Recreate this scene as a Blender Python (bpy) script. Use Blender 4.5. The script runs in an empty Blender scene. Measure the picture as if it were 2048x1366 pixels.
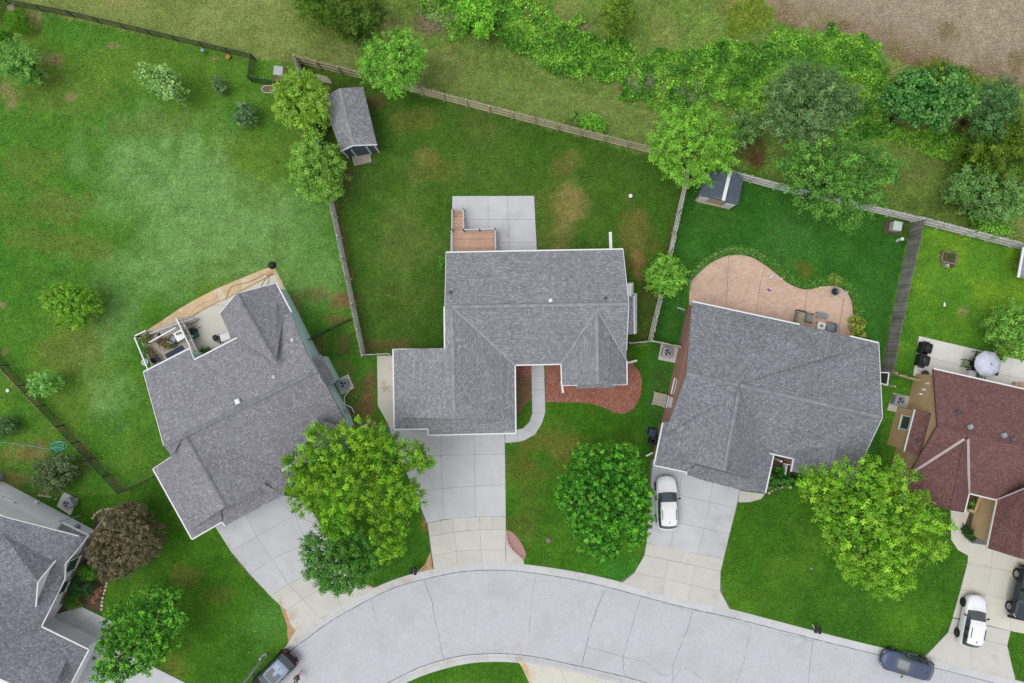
import bpy, bmesh, math, random
import numpy as np
from mathutils import Vector, Matrix
random.seed(7)
RNG = np.random.default_rng(11)
# ------------------------------------------------------------------ camera, sky, sun, exposure
SC = bpy.context.scene
COL = SC.collection
CAMH = 60.0
FPX = 2048 * 24.0 / 36.0            # focal length in photograph pixels
cam_d = bpy.data.cameras.new("camera"); cam = bpy.data.objects.new("camera", cam_d); COL.objects.link(cam)
cam_d.lens = 24.0; cam_d.sensor_width = 36.0; cam_d.clip_end = 3000.0; cam_d.clip_start = 0.5
cam.location = (0, 0, CAMH); cam.rotation_euler = (0, 0, 0)
SC.camera = cam
wd = bpy.data.worlds.new("World"); SC.world = wd; wd.use_nodes = True
wn = wd.node_tree.nodes; wl = wd.node_tree.links
sky = wn.new("ShaderNodeTexSky"); sky.sky_type = 'NISHITA'; sky.sun_disc = False
SUN_EL, SUN_AZ = math.radians(68), math.radians(255)     # azimuth clockwise from +Y
sky.sun_elevation = SUN_EL; sky.sun_rotation = SUN_AZ
sky.air_density = 1.0; sky.dust_density = 2.0; sky.ozone_density = 1.5
wn["Background"].inputs[1].default_value = 0.15
sky_mix = wn.new("ShaderNodeMix"); sky_mix.data_type = 'RGBA'; sky_mix.inputs[0].default_value = .68     # even overcast cloud layer over the clear sky
sky_mix.inputs[7].default_value = (5.35, 5.2, 4.95, 1); wl.new(sky.outputs[0], sky_mix.inputs[6]); wl.new(sky_mix.outputs[2], wn["Background"].inputs[0])
sun_d = bpy.data.lights.new("sun", 'SUN'); sun = bpy.data.objects.new("sun", sun_d); COL.objects.link(sun)
sun_d.energy = 1.05; sun_d.angle = math.radians(35); sun_d.color = (1.0, 0.98, 0.95)
sdir = Vector((math.sin(SUN_AZ) * math.cos(SUN_EL), math.cos(SUN_AZ) * math.cos(SUN_EL), math.sin(SUN_EL)))
sun.location = sdir * 120; sun.rotation_euler = sdir.to_track_quat('Z', 'Y').to_euler()
SC.view_settings.view_transform = 'Standard'; SC.view_settings.look = 'None'
SC.view_settings.gamma = 1.0; SC.view_settings.use_curve_mapping = False
SC.view_settings.exposure = 0.56
SC.cycles.max_bounces = 6; SC.cycles.transparent_max_bounces = 4

# ------------------------------------------------------------------ helpers
KALB = 1.35           # photographed brightness of a surface over its base colour
def lin1(c):
    c = c / 255.0
    return c / 12.92 if c <= 0.04045 else ((c + 0.055) / 1.055) ** 2.4
def C(r, g, b, k=1.0):
    return tuple(min(0.85, lin1(v) / KALB * k) for v in (r, g, b))
def W(px, py, z=0.0):
    s = (CAMH - z) / FPX
    return Vector(((px - 1024) * s, -(py - 683) * s, z))
def WL(pts, z=0.0): return [W(p[0], p[1], p[2] if len(p) > 2 else z) for p in pts]
ORG = {}
def link(o, parent=None):
    COL.objects.link(o)
    if parent is not None: o.parent = parent
    return o
def thing(name, label, cat, loc, group=None):
    o = bpy.data.objects.new(name, None); o.location = loc; o.empty_display_size = .3; link(o)
    o["label"] = label; o["category"] = cat
    if group: o["group"] = group
    ORG[o.name] = Vector(loc)
    return o
def tag(o, label=None, cat=None, group=None, kind=None):
    if label: o["label"] = label
    if cat: o["category"] = cat
    if group: o["group"] = group
    if kind: o["kind"] = kind
    return o
def org(p): return ORG.get(p.name, Vector((0, 0, 0))) if p is not None else Vector((0, 0, 0))
def mesh(name, verts, faces, mat, parent=None, smooth=False, uvs=None, mats=None, midx=None, origin=None):
    """verts are world coordinates; the object sits at its parent's origin (or at 'origin')."""
    og = org(parent) if origin is None else Vector(origin)
    me = bpy.data.meshes.new(name)
    me.from_pydata([tuple(Vector(v) - og) for v in verts], [], faces)
    for m in (mats or [mat]): me.materials.append(m)
    if midx: me.polygons.foreach_set("material_index", midx)
    if uvs is not None:
        ul = me.uv_layers.new(name="UVMap")
        for li, l in enumerate(me.loops): ul.data[li].uv = uvs[l.vertex_index]
    if smooth: me.polygons.foreach_set("use_smooth", [True] * len(me.polygons))
    me.update()
    o = bpy.data.objects.new(name, me); link(o, parent)
    if parent is None: o.location = og
    ORG[o.name] = og
    return o
class MB:
    def __init__(s): s.v = []; s.f = []
    def add(s, vs, fs):
        b = len(s.v); s.v += [Vector(v) for v in vs]; s.f += [tuple(i + b for i in f) for f in fs]; return s
    def box(s, c, size, rz=0.0, M=None):
        c = Vector(c); x, y, z = [d / 2 for d in size]
        R = M if M is not None else Matrix.Rotation(rz, 3, 'Z')
        vs = [c + R @ Vector((sx * x, sy * y, sz * z)) for sx in (-1, 1) for sy in (-1, 1) for sz in (-1, 1)]
        return s.add(vs, [(0, 1, 3, 2), (4, 6, 7, 5), (0, 4, 5, 1), (2, 3, 7, 6), (0, 2, 6, 4), (1, 5, 7, 3)])
    def bar(s, a, b, w, h):
        a = Vector(a); b = Vector(b); d = b - a; L = d.length
        if L < 1e-6: return s
        x = d / L; up = Vector((0, 0, 1)) if abs(x.z) < .95 else Vector((1, 0, 0))
        y = up.cross(x).normalized(); z = x.cross(y)
        return s.box((a + b) / 2, (L, w, h), M=Matrix((x, y, z)).transposed())
    def tube(s, pts, r, n=6, cap=True):
        pts = [Vector(p) for p in pts]; rs = r if isinstance(r, (list, tuple)) else [r] * len(pts)
        b = len(s.v)
        for i, p in enumerate(pts):
            d = (pts[min(i + 1, len(pts) - 1)] - pts[max(i - 1, 0)]).normalized()
            up = Vector((0, 0, 1)) if abs(d.z) < .9 else Vector((1, 0, 0))
            y = up.cross(d).normalized(); z = d.cross(y)
            for k in range(n):
                a = 2 * math.pi * k / n
                s.v.append(p + (y * math.cos(a) + z * math.sin(a)) * rs[i])
        for i in range(len(pts) - 1):
            for k in range(n):
                a0 = b + i * n + k; a1 = b + i * n + (k + 1) % n
                s.f.append((a0, a1, a1 + n, a0 + n))
        if cap:
            s.f.append(tuple(b + k for k in reversed(range(n)))); s.f.append(tuple(b + (len(pts) - 1) * n + k for k in range(n)))
        return s
    def lathe(s, c, prof, n=16, cap=True):
        c = Vector(c); b = len(s.v)
        for r, z in prof:
            for k in range(n):
                a = 2 * math.pi * k / n; s.v.append(c + Vector((r * math.cos(a), r * math.sin(a), z)))
        for i in range(len(prof) - 1):
            for k in range(n):
                a0 = b + i * n + k; a1 = b + i * n + (k + 1) % n
                s.f.append((a0, a1, a1 + n, a0 + n))
        if cap:
            s.f.append(tuple(b + k for k in reversed(range(n)))); s.f.append(tuple(b + (len(prof) - 1) * n + k for k in range(n)))
        return s
    def prism(s, pts, z0, z1):
        """pts: 2-D/3-D outline (z ignored unless z0 is None)."""
        P = [Vector((p[0], p[1], 0)) for p in pts]
        if sum(P[i].x * P[(i + 1) % len(P)].y - P[(i + 1) % len(P)].x * P[i].y for i in range(len(P))) < 0: P.reverse()
        n = len(P); b = len(s.v)
        s.v += [Vector((p.x, p.y, z0)) for p in P] + [Vector((p.x, p.y, z1)) for p in P]
        s.f.append(tuple(b + i for i in reversed(range(n)))); s.f.append(tuple(b + n + i for i in range(n)))
        for i in range(n):
            j = (i + 1) % n; s.f.append((b + i, b + j, b + n + j, b + n + i))
        return s
    def slab(s, pts, t):
        """a sheet through 3-D points with vertical thickness t below it."""
        P = [Vector(p) for p in pts]
        nz = sum((P[i].x * P[(i + 1) % len(P)].y - P[(i + 1) % len(P)].x * P[i].y) for i in range(len(P)))
        if nz < 0: P.reverse()
        n = len(P); b = len(s.v)
        s.v += P + [p - Vector((0, 0, t)) for p in P]
        s.f.append(tuple(b + i for i in range(n))); s.f.append(tuple(b + n + i for i in reversed(range(n))))
        for i in range(n):
            j = (i + 1) % n; s.f.append((b + j, b + i, b + n + i, b + n + j))
        return s
    def build(s, name, mat, parent=None, smooth=False, origin=None):
        return mesh(name, s.v, s.f, mat, parent, smooth, origin=origin)
def bevel(o, w, seg=2):
    m = o.modifiers.new("bevel", 'BEVEL'); m.width = w; m.segments = seg; m.limit_method = 'ANGLE'; return o
def place(o, parent, loc, rot=None):
    o.parent = parent; o.location = Vector(loc) - org(parent)
    if rot is not None: o.rotation_euler = rot
    return o
def smoothpts(pts, n=6, closed=False):
    P = [Vector((p[0], p[1], 0)) for p in pts]; out = []; m = len(P)
    for i in range(m if closed else m - 1):
        p0 = P[(i - 1) % m] if closed or i > 0 else P[0]; p1 = P[i]; p2 = P[(i + 1) % m]
        p3 = P[(i + 2) % m] if closed or i + 2 < m else P[-1]
        for k in range(n):
            t = k / n
            q = 0.5 * ((2 * p1) + (p2 - p0) * t + (2 * p0 - 5 * p1 + 4 * p2 - p3) * t * t + (3 * p1 - p0 - 3 * p2 + p3) * t ** 3)
            out.append((q.x, q.y))
    if not closed: out.append((P[-1].x, P[-1].y))
    return out
def inset(pts, d):
    """move every edge of a polygon inwards by d (2-D)."""
    P = [Vector((p[0], p[1])) for p in pts]; n = len(P)
    A = sum(P[i].x * P[(i + 1) % n].y - P[(i + 1) % n].x * P[i].y for i in range(n)); sg = 1 if A > 0 else -1
    out = []
    for i in range(n):
        a, b, c = P[i - 1], P[i], P[(i + 1) % n]
        d1 = (b - a).normalized(); d2 = (c - b).normalized()
        n1 = Vector((-d1.y, d1.x)) * sg; n2 = Vector((-d2.y, d2.x)) * sg
        k = n1 + n2; L = k.length_squared
        out.append(b + (k * (2 * d / L) if L > .15 else n1 * d))
    return out
def inpoly(px, py, poly):
    x = np.asarray(px); y = np.asarray(py); r = np.zeros(x.shape, bool); n = len(poly); j = n - 1
    for i in range(n):
        xi, yi = poly[i][0], poly[i][1]; xj, yj = poly[j][0], poly[j][1]
        if yi != yj:
            r ^= ((yi > y) != (yj > y)) & (x < (xj - xi) * (y - yi) / (yj - yi) + xi)
        j = i
    return r
def vnoise(x, y, sc, seed=0):
    x = np.asarray(x, float) / sc; y = np.asarray(y, float) / sc
    xi = np.floor(x).astype(np.int64); yi = np.floor(y).astype(np.int64); fx = x - xi; fy = y - yi
    def h(a, b):
        n = (a * 374761393 + b * 668265263 + seed * 1442695041) & 0xffffffff
        n = ((n ^ (n >> 13)) * 1274126177) & 0xffffffff
        return ((n ^ (n >> 16)) & 0xffff) / 65535.0
    u = fx * fx * (3 - 2 * fx); v = fy * fy * (3 - 2 * fy)
    return (h(xi, yi) * (1 - u) + h(xi + 1, yi) * u) * (1 - v) + (h(xi, yi + 1) * (1 - u) + h(xi + 1, yi + 1) * u) * v
def fbm(x, y, sc, seed=0, o=4):
    t = 0; a = .5
    for k in range(o): t = t + a * vnoise(x, y, sc / 2 ** k, seed + k * 17); a *= .5
    return t / (1 - .5 ** o)
# ------------------------------------------------------------------ materials
def newmat(name):
    m = bpy.data.materials.new(name); m.use_nodes = True
    nt = m.node_tree; b = nt.nodes["Principled BSDF"]; return m, nt, b
def nd(nt, t, **kw):
    n = nt.nodes.new(t)
    for k, v in kw.items():
        if k in n.inputs: n.inputs[k].default_value = v
        else: setattr(n, k, v)
    return n
def mulcol(nt, colsock, facsock, lo, hi):
    """colour times map(fac, 0..1 -> lo..hi)"""
    mr = nd(nt, "ShaderNodeMapRange"); mr.inputs[1].default_value = .25; mr.inputs[2].default_value = .75
    mr.inputs[3].default_value = lo; mr.inputs[4].default_value = hi; mr.clamp = False
    nt.links.new(facsock, mr.inputs[0])
    vm = nd(nt, "ShaderNodeVectorMath", operation='SCALE')
    nt.links.new(colsock, vm.inputs[0]); nt.links.new(mr.outputs[0], vm.inputs['Scale']); return vm.outputs[0]
def mat(name, col, rough=.85, n1=(1.2, .12), n2=(14.0, .15), metal=0.0, rand=0.0, bump=0.0, stain=None, spec=.3, coat=0.0, stretch=None, spots=None):
    """plain surface: base colour, two scales of mottling, optional per-object tint, optional stains (colour, scale, amount)"""
    m, nt, b = newmat(name); L = nt.links
    g = nd(nt, "ShaderNodeNewGeometry"); pos = g.outputs["Position"]
    if stretch:
        tc = nd(nt, "ShaderNodeTexCoord"); mp = nd(nt, "ShaderNodeMapping"); mp.inputs["Scale"].default_value = stretch
        L.new(tc.outputs["Object"], mp.inputs[0]); pos = mp.outputs[0]
    rgb = nd(nt, "ShaderNodeRGB"); rgb.outputs[0].default_value = (*col, 1); c = rgb.outputs[0]
    nf = None
    for sc, am in (n1, n2):
        if am:
            nf = nd(nt, "ShaderNodeTexNoise", Scale=sc, Detail=3.0); L.new(pos, nf.inputs["Vector"])
            c = mulcol(nt, c, nf.outputs[0], 1 - am, 1 + am)
    if stain:
        for scol, ssc, lo, hi in stain:
            sn = nd(nt, "ShaderNodeTexNoise", Scale=ssc, Detail=4.0); L.new(g.outputs["Position"], sn.inputs["Vector"])
            mr = nd(nt, "ShaderNodeMapRange"); mr.inputs[1].default_value = lo; mr.inputs[2].default_value = hi; L.new(sn.outputs[0], mr.inputs[0])
            mx = nd(nt, "ShaderNodeMix", data_type='RGBA'); mx.inputs[7].default_value = (*scol, 1)
            L.new(mr.outputs[0], mx.inputs[0]); L.new(c, mx.inputs[6]); c = mx.outputs[2]
    for x_, y_, r_, scol, amt in (spots or []):
        p_ = W(x_, y_, 0); sn = nd(nt, "ShaderNodeTexNoise", Scale=2.2 / max(.3, r_), Detail=4.0); L.new(g.outputs["Position"], sn.inputs["Vector"])
        ds = nd(nt, "ShaderNodeVectorMath", operation='DISTANCE'); L.new(g.outputs["Position"], ds.inputs[0]); ds.inputs[1].default_value = (p_.x, p_.y, 0)
        ad = nd(nt, "ShaderNodeMath", operation='MULTIPLY_ADD'); L.new(sn.outputs[0], ad.inputs[0]); ad.inputs[1].default_value = r_ * 2.2; L.new(ds.outputs["Value"], ad.inputs[2])
        mr = nd(nt, "ShaderNodeMapRange"); mr.interpolation_type = 'SMOOTHSTEP'; mr.inputs[1].default_value = r_ * 2.1; mr.inputs[2].default_value = r_ * .9; mr.inputs[3].default_value = 0; mr.inputs[4].default_value = amt; L.new(ad.outputs[0], mr.inputs[0])
        mx = nd(nt, "ShaderNodeMix", data_type='RGBA'); mx.inputs[7].default_value = (*scol, 1); L.new(mr.outputs[0], mx.inputs[0]); L.new(c, mx.inputs[6]); c = mx.outputs[2]
    if rand:
        oi = nd(nt, "ShaderNodeObjectInfo"); mr = nd(nt, "ShaderNodeMapRange")
        mr.inputs[3].default_value = 1 - rand; mr.inputs[4].default_value = 1 + rand; L.new(oi.outputs["Random"], mr.inputs[0])
        vm = nd(nt, "ShaderNodeVectorMath", operation='SCALE'); L.new(c, vm.inputs[0]); L.new(mr.outputs[0], vm.inputs["Scale"]); c = vm.outputs[0]
    L.new(c, b.inputs["Base Color"])
    b.inputs["Roughness"].default_value = rough; b.inputs["Metallic"].default_value = metal; b.inputs["Specular IOR Level"].default_value = spec
    if coat: b.inputs["Coat Weight"].default_value = coat; b.inputs["Coat Roughness"].default_value = .05
    if bump and nf:
        bp = nd(nt, "ShaderNodeBump", Strength=bump, Distance=.02); L.new(nf.outputs[0], bp.inputs["Height"]); L.new(bp.outputs[0], b.inputs["Normal"])
    return m
def shingle(name, col, light, dark):
    m, nt, b = newmat(name); L = nt.links
    uv = nd(nt, "ShaderNodeUVMap")
    def brick(w, h, off, mort):
        n = nd(nt, "ShaderNodeTexBrick"); n.offset = off; n.inputs["Scale"].default_value = 1.0
        n.inputs["Brick Width"].default_value = w; n.inputs["Row Height"].default_value = h
        n.inputs["Mortar Size"].default_value = mort; n.inputs["Mortar Smooth"].default_value = .3
        n.inputs["Bias"].default_value = 0.0
        L.new(uv.outputs[0], n.inputs["Vector"]); return n
    b1 = brick(.19, .145, .37, .017)
    b1.inputs["Color1"].default_value = (*dark, 1); b1.inputs["Color2"].default_value = (*light, 1)
    b1.inputs["Mortar"].default_value = (*[v * .36 for v in dark], 1)
    b2 = brick(.15, .145, .61, 0.0); b2.inputs["Color1"].default_value = (0, 0, 0, 1); b2.inputs["Color2"].default_value = (1, 1, 1, 1)
    mx = nd(nt, "ShaderNodeMix", data_type='RGBA', blend_type='MIX'); mx.inputs[0].default_value = .5; mx.inputs[7].default_value = (*col, 1)
    L.new(b1.outputs["Color"], mx.inputs[6]); c = mx.outputs[2]
    mr = nd(nt, "ShaderNodeMapRange"); mr.inputs[1].default_value = .72; mr.inputs[2].default_value = .95
    mr.inputs[3].default_value = .97; mr.inputs[4].default_value = 1.24; L.new(b2.outputs["Color"], mr.inputs[0])
    vm = nd(nt, "ShaderNodeVectorMath", operation='SCALE'); L.new(c, vm.inputs[0]); L.new(mr.outputs[0], vm.inputs["Scale"]); c = vm.outputs[0]
    g = nd(nt, "ShaderNodeNewGeometry")
    for sc, am in ((.3, .05), (1.3, .06), (26.0, .16)):
        n = nd(nt, "ShaderNodeTexNoise", Scale=sc, Detail=2.0); L.new(g.outputs["Position"], n.inputs["Vector"]); c = mulcol(nt, c, n.outputs[0], 1 - am, 1 + am)
    L.new(c, b.inputs["Base Color"]); b.inputs["Roughness"].default_value = .92; b.inputs["Specular IOR Level"].default_value = .2
    bp = nd(nt, "ShaderNodeBump", Strength=.6, Distance=.012); L.new(b1.outputs["Fac"], bp.inputs["Height"]); bp.invert = True
    L.new(bp.outputs[0], b.inputs["Normal"]); return m
def siding(name, col, rep=.15):
    m, nt, b = newmat(name); L = nt.links
    g = nd(nt, "ShaderNodeNewGeometry"); sp = nd(nt, "ShaderNodeSeparateXYZ"); L.new(g.outputs["Position"], sp.inputs[0])
    dv = nd(nt, "ShaderNodeMath", operation='DIVIDE'); dv.inputs[1].default_value = rep; L.new(sp.outputs[2], dv.inputs[0])
    fr = nd(nt, "ShaderNodeMath", operation='FRACT'); L.new(dv.outputs[0], fr.inputs[0])
    n = nd(nt, "ShaderNodeTexNoise", Scale=1.5, Detail=3.0); L.new(g.outputs["Position"], n.inputs["Vector"])
    rgb = nd(nt, "ShaderNodeRGB"); rgb.outputs[0].default_value = (*col, 1)
    c = mulcol(nt, rgb.outputs[0], n.outputs[0], .93, 1.07)
    L.new(c, b.inputs["Base Color"]); b.inputs["Roughness"].default_value = .7
    bp = nd(nt, "ShaderNodeBump", Strength=.9, Distance=.02); L.new(fr.outputs[0], bp.inputs["Height"]); bp.invert = True; L.new(bp.outputs[0], b.inputs["Normal"])
    return m
def pavers(name, c1, c2, mort):
    m, nt, b = newmat(name); L = nt.links
    g = nd(nt, "ShaderNodeNewGeometry"); mp = nd(nt, "ShaderNodeMapping"); mp.inputs["Rotation"].default_value = (0, 0, math.radians(-12)); L.new(g.outputs["Position"], mp.inputs[0])
    n = nd(nt, "ShaderNodeTexBrick"); n.inputs["Scale"].default_value = 1.0; n.inputs["Brick Width"].default_value = .3; n.inputs["Row Height"].default_value = .15
    n.inputs["Mortar Size"].default_value = .006; n.inputs["Color1"].default_value = (*c1, 1); n.inputs["Color2"].default_value = (*c2, 1); n.inputs["Mortar"].default_value = (*mort, 1)
    L.new(mp.outputs[0], n.inputs["Vector"]); c = n.outputs["Color"]
    for sc, am in ((.25, .1), (1.2, .09), (25.0, .12)):
        q = nd(nt, "ShaderNodeTexNoise", Scale=sc, Detail=3.0); L.new(g.outputs["Position"], q.inputs["Vector"]); c = mulcol(nt, c, q.outputs[0], 1 - am, 1 + am)
    L.new(c, b.inputs["Base Color"]); b.inputs["Roughness"].default_value = .85
    bp = nd(nt, "ShaderNodeBump", Strength=.5, Distance=.01); L.new(n.outputs["Fac"], bp.inputs["Height"]); bp.invert = True; L.new(bp.outputs[0], b.inputs["Normal"])
    return m
def glassm(name, col=(.02, .03, .035), rough=.06):
    m, nt, b = newmat(name); b.inputs["Base Color"].default_value = (*col, 1); b.inputs["Roughness"].default_value = rough
    b.inputs["Specular IOR Level"].default_value = .6; b.inputs["Coat Weight"].default_value = .3
    n = nd(nt, "ShaderNodeTexNoise", Scale=2.0); mr = nd(nt, "ShaderNodeMapRange"); mr.inputs[3].default_value = rough; mr.inputs[4].default_value = rough + .06
    nt.links.new(n.outputs[0], mr.inputs[0]); nt.links.new(mr.outputs[0], b.inputs["Roughness"]); return m
def leafm(name, trans=.35):
    m, nt, b = newmat(name); L = nt.links
    a = nd(nt, "ShaderNodeAttribute", attribute_name="Col")
    g = nd(nt, "ShaderNodeNewGeometry"); n = nd(nt, "ShaderNodeTexNoise", Scale=9.0, Detail=2.0); L.new(g.outputs["Position"], n.inputs["Vector"])
    c = mulcol(nt, a.outputs["Color"], n.outputs[0], .88, 1.12)
    L.new(c, b.inputs["Base Color"]); b.inputs["Roughness"].default_value = .55; b.inputs["Specular IOR Level"].default_value = .3
    if trans:
        t = nd(nt, "ShaderNodeBsdfTranslucent"); L.new(c, t.inputs["Color"])
        mx = nd(nt, "ShaderNodeMixShader"); mx.inputs[0].default_value = trans
        L.new(b.outputs[0], mx.inputs[1]); L.new(t.outputs[0], mx.inputs[2]); L.new(mx.outputs[0], nt.nodes["Material Output"].inputs["Surface"])
    return m
M = {}
M['leaf'] = leafm("leaf"); M['blade'] = leafm("grass_blade", .2)
M['bark'] = mat("bark", C(96, 82, 66), .9, (3, .2), (25, .3), bump=.4)
M['concrete'] = mat("concrete", C(196, 198, 201), .9, (.8, .06), (20, .07), rand=.045, bump=.15, stain=[(C(184, 180, 170), .7, .56, .9), (C(206, 207, 209), .5, .55, .85)], spots=[(455, 1092, .6, C(192, 160, 128), 0.51), (486, 1132, .7, C(190, 166, 138), 0.41), (640, 1045, .8, C(186, 156, 128), 0.48), (525, 1180, .6, C(192, 162, 132), 0.48), (1018, 470, .6, C(164, 162, 156), 0.54), (1019, 455, .35, C(160, 158, 152), 0.48), (1436, 1040, .7, C(166, 162, 156), 0.41), (1450, 1090, .6, C(160, 160, 164), 0.41), (1436, 1120, .5, C(158, 158, 164), 0.41), (1400, 1066, .6, C(178, 170, 158), 0.34), (882, 912, .2, C(120, 118, 114), 0.48), (990, 880, .4, C(182, 172, 160), 0.34)])
M['concrete_warm'] = mat("concrete_warm", C(212, 209, 196), .9, (.9, .06), (22, .08), rand=.04, stain=[(C(200, 188, 164), 1.1, .6, .85)], spots=[(772, 778, .6, C(176, 128, 92), 0.58), (768, 765, .4, C(184, 146, 110), 0.48), (1060, 1345, .8, C(196, 160, 118), 0.54), (2000, 1300, .2, C(150, 140, 130), 0.54)])
M['concrete_walk'] = mat("concrete_sidewalk", C(202, 201, 193), .9, (.8, .05), (20, .08), rand=.04, stain=[(C(188, 178, 158), .7, .58, .9)], spots=[(585, 1230, .9, C(186, 150, 116), 0.58), (560, 1205, .6, C(180, 140, 108), 0.54), (596, 1256, .6, C(196, 168, 132), 0.48), (735, 1168, .7, C(184, 142, 104), 0.54), (862, 1120, .5, C(192, 160, 124), 0.54), (1432, 1190, .5, C(166, 166, 172), 0.41), (1445, 1150, .5, C(168, 168, 174), 0.34)])
M['rust'] = mat("rust_stained_concrete", C(210, 182, 144), .9, (.9, .13), (16, .08), stain=[(C(222, 212, 190), 1.0, .52, .72), (C(190, 140, 96), .6, .56, .75)])
M['rust_dirt'] = mat("rust_dirt", C(182, 150, 116), .95, (2., .2), (20, .1), stain=[(C(152, 114, 84), 1.5, .55, .7)])
M['joint'] = mat("joint_soil", C(116, 115, 112), .95)
M['road'] = mat("road_asphalt", C(193, 195, 201), .9, (1.5, .04), (7.0, .1), bump=.2, stain=[(C(180, 181, 186), .3, .5, .8), (C(202, 202, 205), .9, .6, .75)], spots=[(1035, 1296, .7, C(188, 160, 136), 0.48), (830, 1180, .5, C(184, 166, 146), 0.34), (1640, 1330, .5, C(170, 168, 168), 0.34), (1040, 1165, .25, C(150, 150, 152), 0.41), (1715, 1310, .3, C(160, 160, 164), 0.41), (960, 1300, 1.0, C(190, 184, 176), 0.27), (700, 1220, .9, C(190, 182, 170), 0.27)])
M['crack'] = mat("crack", C(118, 120, 128), .9)
M['kerb'] = mat("kerb_concrete", C(200, 201, 202), .9, (.6, .08), (12, .1), rand=.05, stain=[(C(172, 164, 150), .8, .58, .85)], spots=[(810, 1160, 1.0, C(194, 158, 120), 0.51), (760, 1182, .8, C(196, 166, 132), 0.41), (590, 1275, .7, C(186, 154, 122), 0.48), (900, 1325, 1.2, C(188, 164, 138), 0.34), (1040, 1320, .9, C(184, 150, 118), 0.48), (850, 1345, 1.0, C(184, 164, 142), 0.34), (1240, 1165, .5, C(190, 178, 160), 0.34)])
M['dirt'] = mat("dirt", C(122, 98, 74), .95, (2, .2), (22, .25), bump=.4)
M['white'] = mat("white_trim", C(232, 234, 236), .6, (2, .03), (12, .03))
M['whitep'] = mat("white_plastic", C(238, 238, 236), .5, (2, .03), (12, .02))
M['glass'] = glassm("window_glass", (.05, .065, .07), .12)
M['cglass'] = glassm("car_glass", (.035, .05, .056), .28)
M['black'] = mat("black_plastic", C(34, 35, 38), .6, (3, .15), (15, .1))
M['grill'] = mat("grill_black", C(46, 48, 52), .45, (3, .15), (15, .1))
M['steel'] = mat("steel", C(150, 154, 158), .4, (4, .1), (15, .08), metal=.6)
M['galv'] = mat("galvanised", C(170, 174, 176), .5, (4, .1), (15, .08), metal=.3)
M['chain'] = mat("green_vinyl", C(38, 58, 52), .6, (3, .15), (15, .1))
M['mulch'] = mat("red_mulch", C(158, 106, 90), .95, (1.5, .15), (18, .35), bump=.8, stain=[(C(178, 132, 120), 1.1, .5, .65), (C(146, 84, 56), .8, .56, .7)])
M['chip'] = mat("red_mulch_chip", C(172, 104, 88), .9, (2, .2), (20, .2))
M['soil'] = mat("bed_soil", C(92, 76, 60), .95, (2, .2), (20, .3), bump=.6)
M['ac'] = mat("ac_grey", C(150, 156, 164), .5, (3, .08), (15, .06))
# ------------------------------------------------------------------ ground colours (what grows where)
KERB_OUT = smoothpts([(430, 1440), (510, 1366), (574, 1289), (601, 1261.6), (636, 1234), (680, 1210), (752, 1174), (807, 1152.7), (867, 1137.5), (916, 1128.4), (964, 1124.8), (1012, 1125.4), (1049, 1128.4), (1100, 1135), (1170, 1147), (1239, 1163), (1310, 1183), (1393, 1203), (1462, 1218), (1560, 1243.5), (1642, 1265), (1759, 1294), (1845, 1312), (2048, 1364), (2200, 1402)], 4)
KERB_IN = smoothpts([(446, 1454), (528, 1376), (577, 1307), (612, 1279), (648, 1252), (690, 1226), (760, 1188.5), (811, 1169), (871, 1154), (918, 1145), (964, 1141.4), (1012, 1141.4), (1047, 1144.5), (1097, 1151), (1166, 1163.5), (1235, 1180), (1306, 1199.5), (1388, 1219.8), (1458, 1235), (1556, 1260), (1638, 1281), (1755, 1310), (1840, 1329), (2044, 1381), (2196, 1419)], 4)
ISL_ROAD = smoothpts([(690, 1440), (730, 1398), (778, 1366), (837, 1337), (887, 1320.7), (925, 1312.5), (964, 1309), (1010, 1308.5), (1055, 1312.5), (1100, 1320.7), (1150, 1332), (1230, 1350), (1290, 1366), (1420, 1402)], 4)
ISL_LAWN = smoothpts([(706, 1450), (748, 1408), (792, 1376), (846, 1351), (894, 1336), (930, 1328), (966, 1324), (1008, 1323.5), (1050, 1327.5), (1095, 1336), (1146, 1347), (1226, 1365), (1286, 1381), (1416, 1417)], 4)
ROAD_POLY = KERB_IN + ISL_ROAD[::-1]
def mid(a, b): return [((p[0] + q[0]) / 2, (p[1] + q[1]) / 2) for p, q in zip(a, b)]
ROAD_HOLE = mid(KERB_OUT, KERB_IN) + mid(ISL_ROAD, ISL_LAWN)[::-1]
FRONT = [(-400, 1000), (240, 990), (320, 950), (700, 850), (780, 700), (890, 690), (1260, 690), (1360, 690), (1330, 900), (1760, 960), (2500, 1000), (2500, 1700), (-400, 1700)]
OLIVE = [(-400, -400), (1500, -400), (1500, 340), (1299, 300), (845, 186), (600, 124), (512, 118), (28, 12), (-400, -90)]
MEADOW = [(730, -60), (780, 40), (870, 100), (960, 140), (1090, 172), (1240, 205), (1330, 235), (1480, 330), (1560, 365), (1750, 412), (1850, 437), (2048, 488), (2500, 600), (2500, -400), (730, -400)]
FIELD = [(1490, -400), (1520, 8), (1560, 45), (1640, 60), (1740, 92), (1810, 128), (1960, 152), (2048, 175), (2500, 260), (2500, -400)]
RYARD = [(1375, 335), (1464, 352), (1560, 380), (1825, 446), (1793, 580), (1760, 743), (1760, 960), (1290, 910), (1300, 690), (1296, 682), (1337, 505), (1366, 372)]
FRYARD = [(1825, 446), (2500, 610), (2500, 1000), (1760, 960), (1760, 743), (1793, 580)]
CYARD = [(600, 127), (728, 160), (845, 191), (1299, 306), (1370, 330), (1366, 372), (1337, 505), (1296, 682), (1250, 690), (890, 700), (732, 709), (665, 394)]
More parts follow.
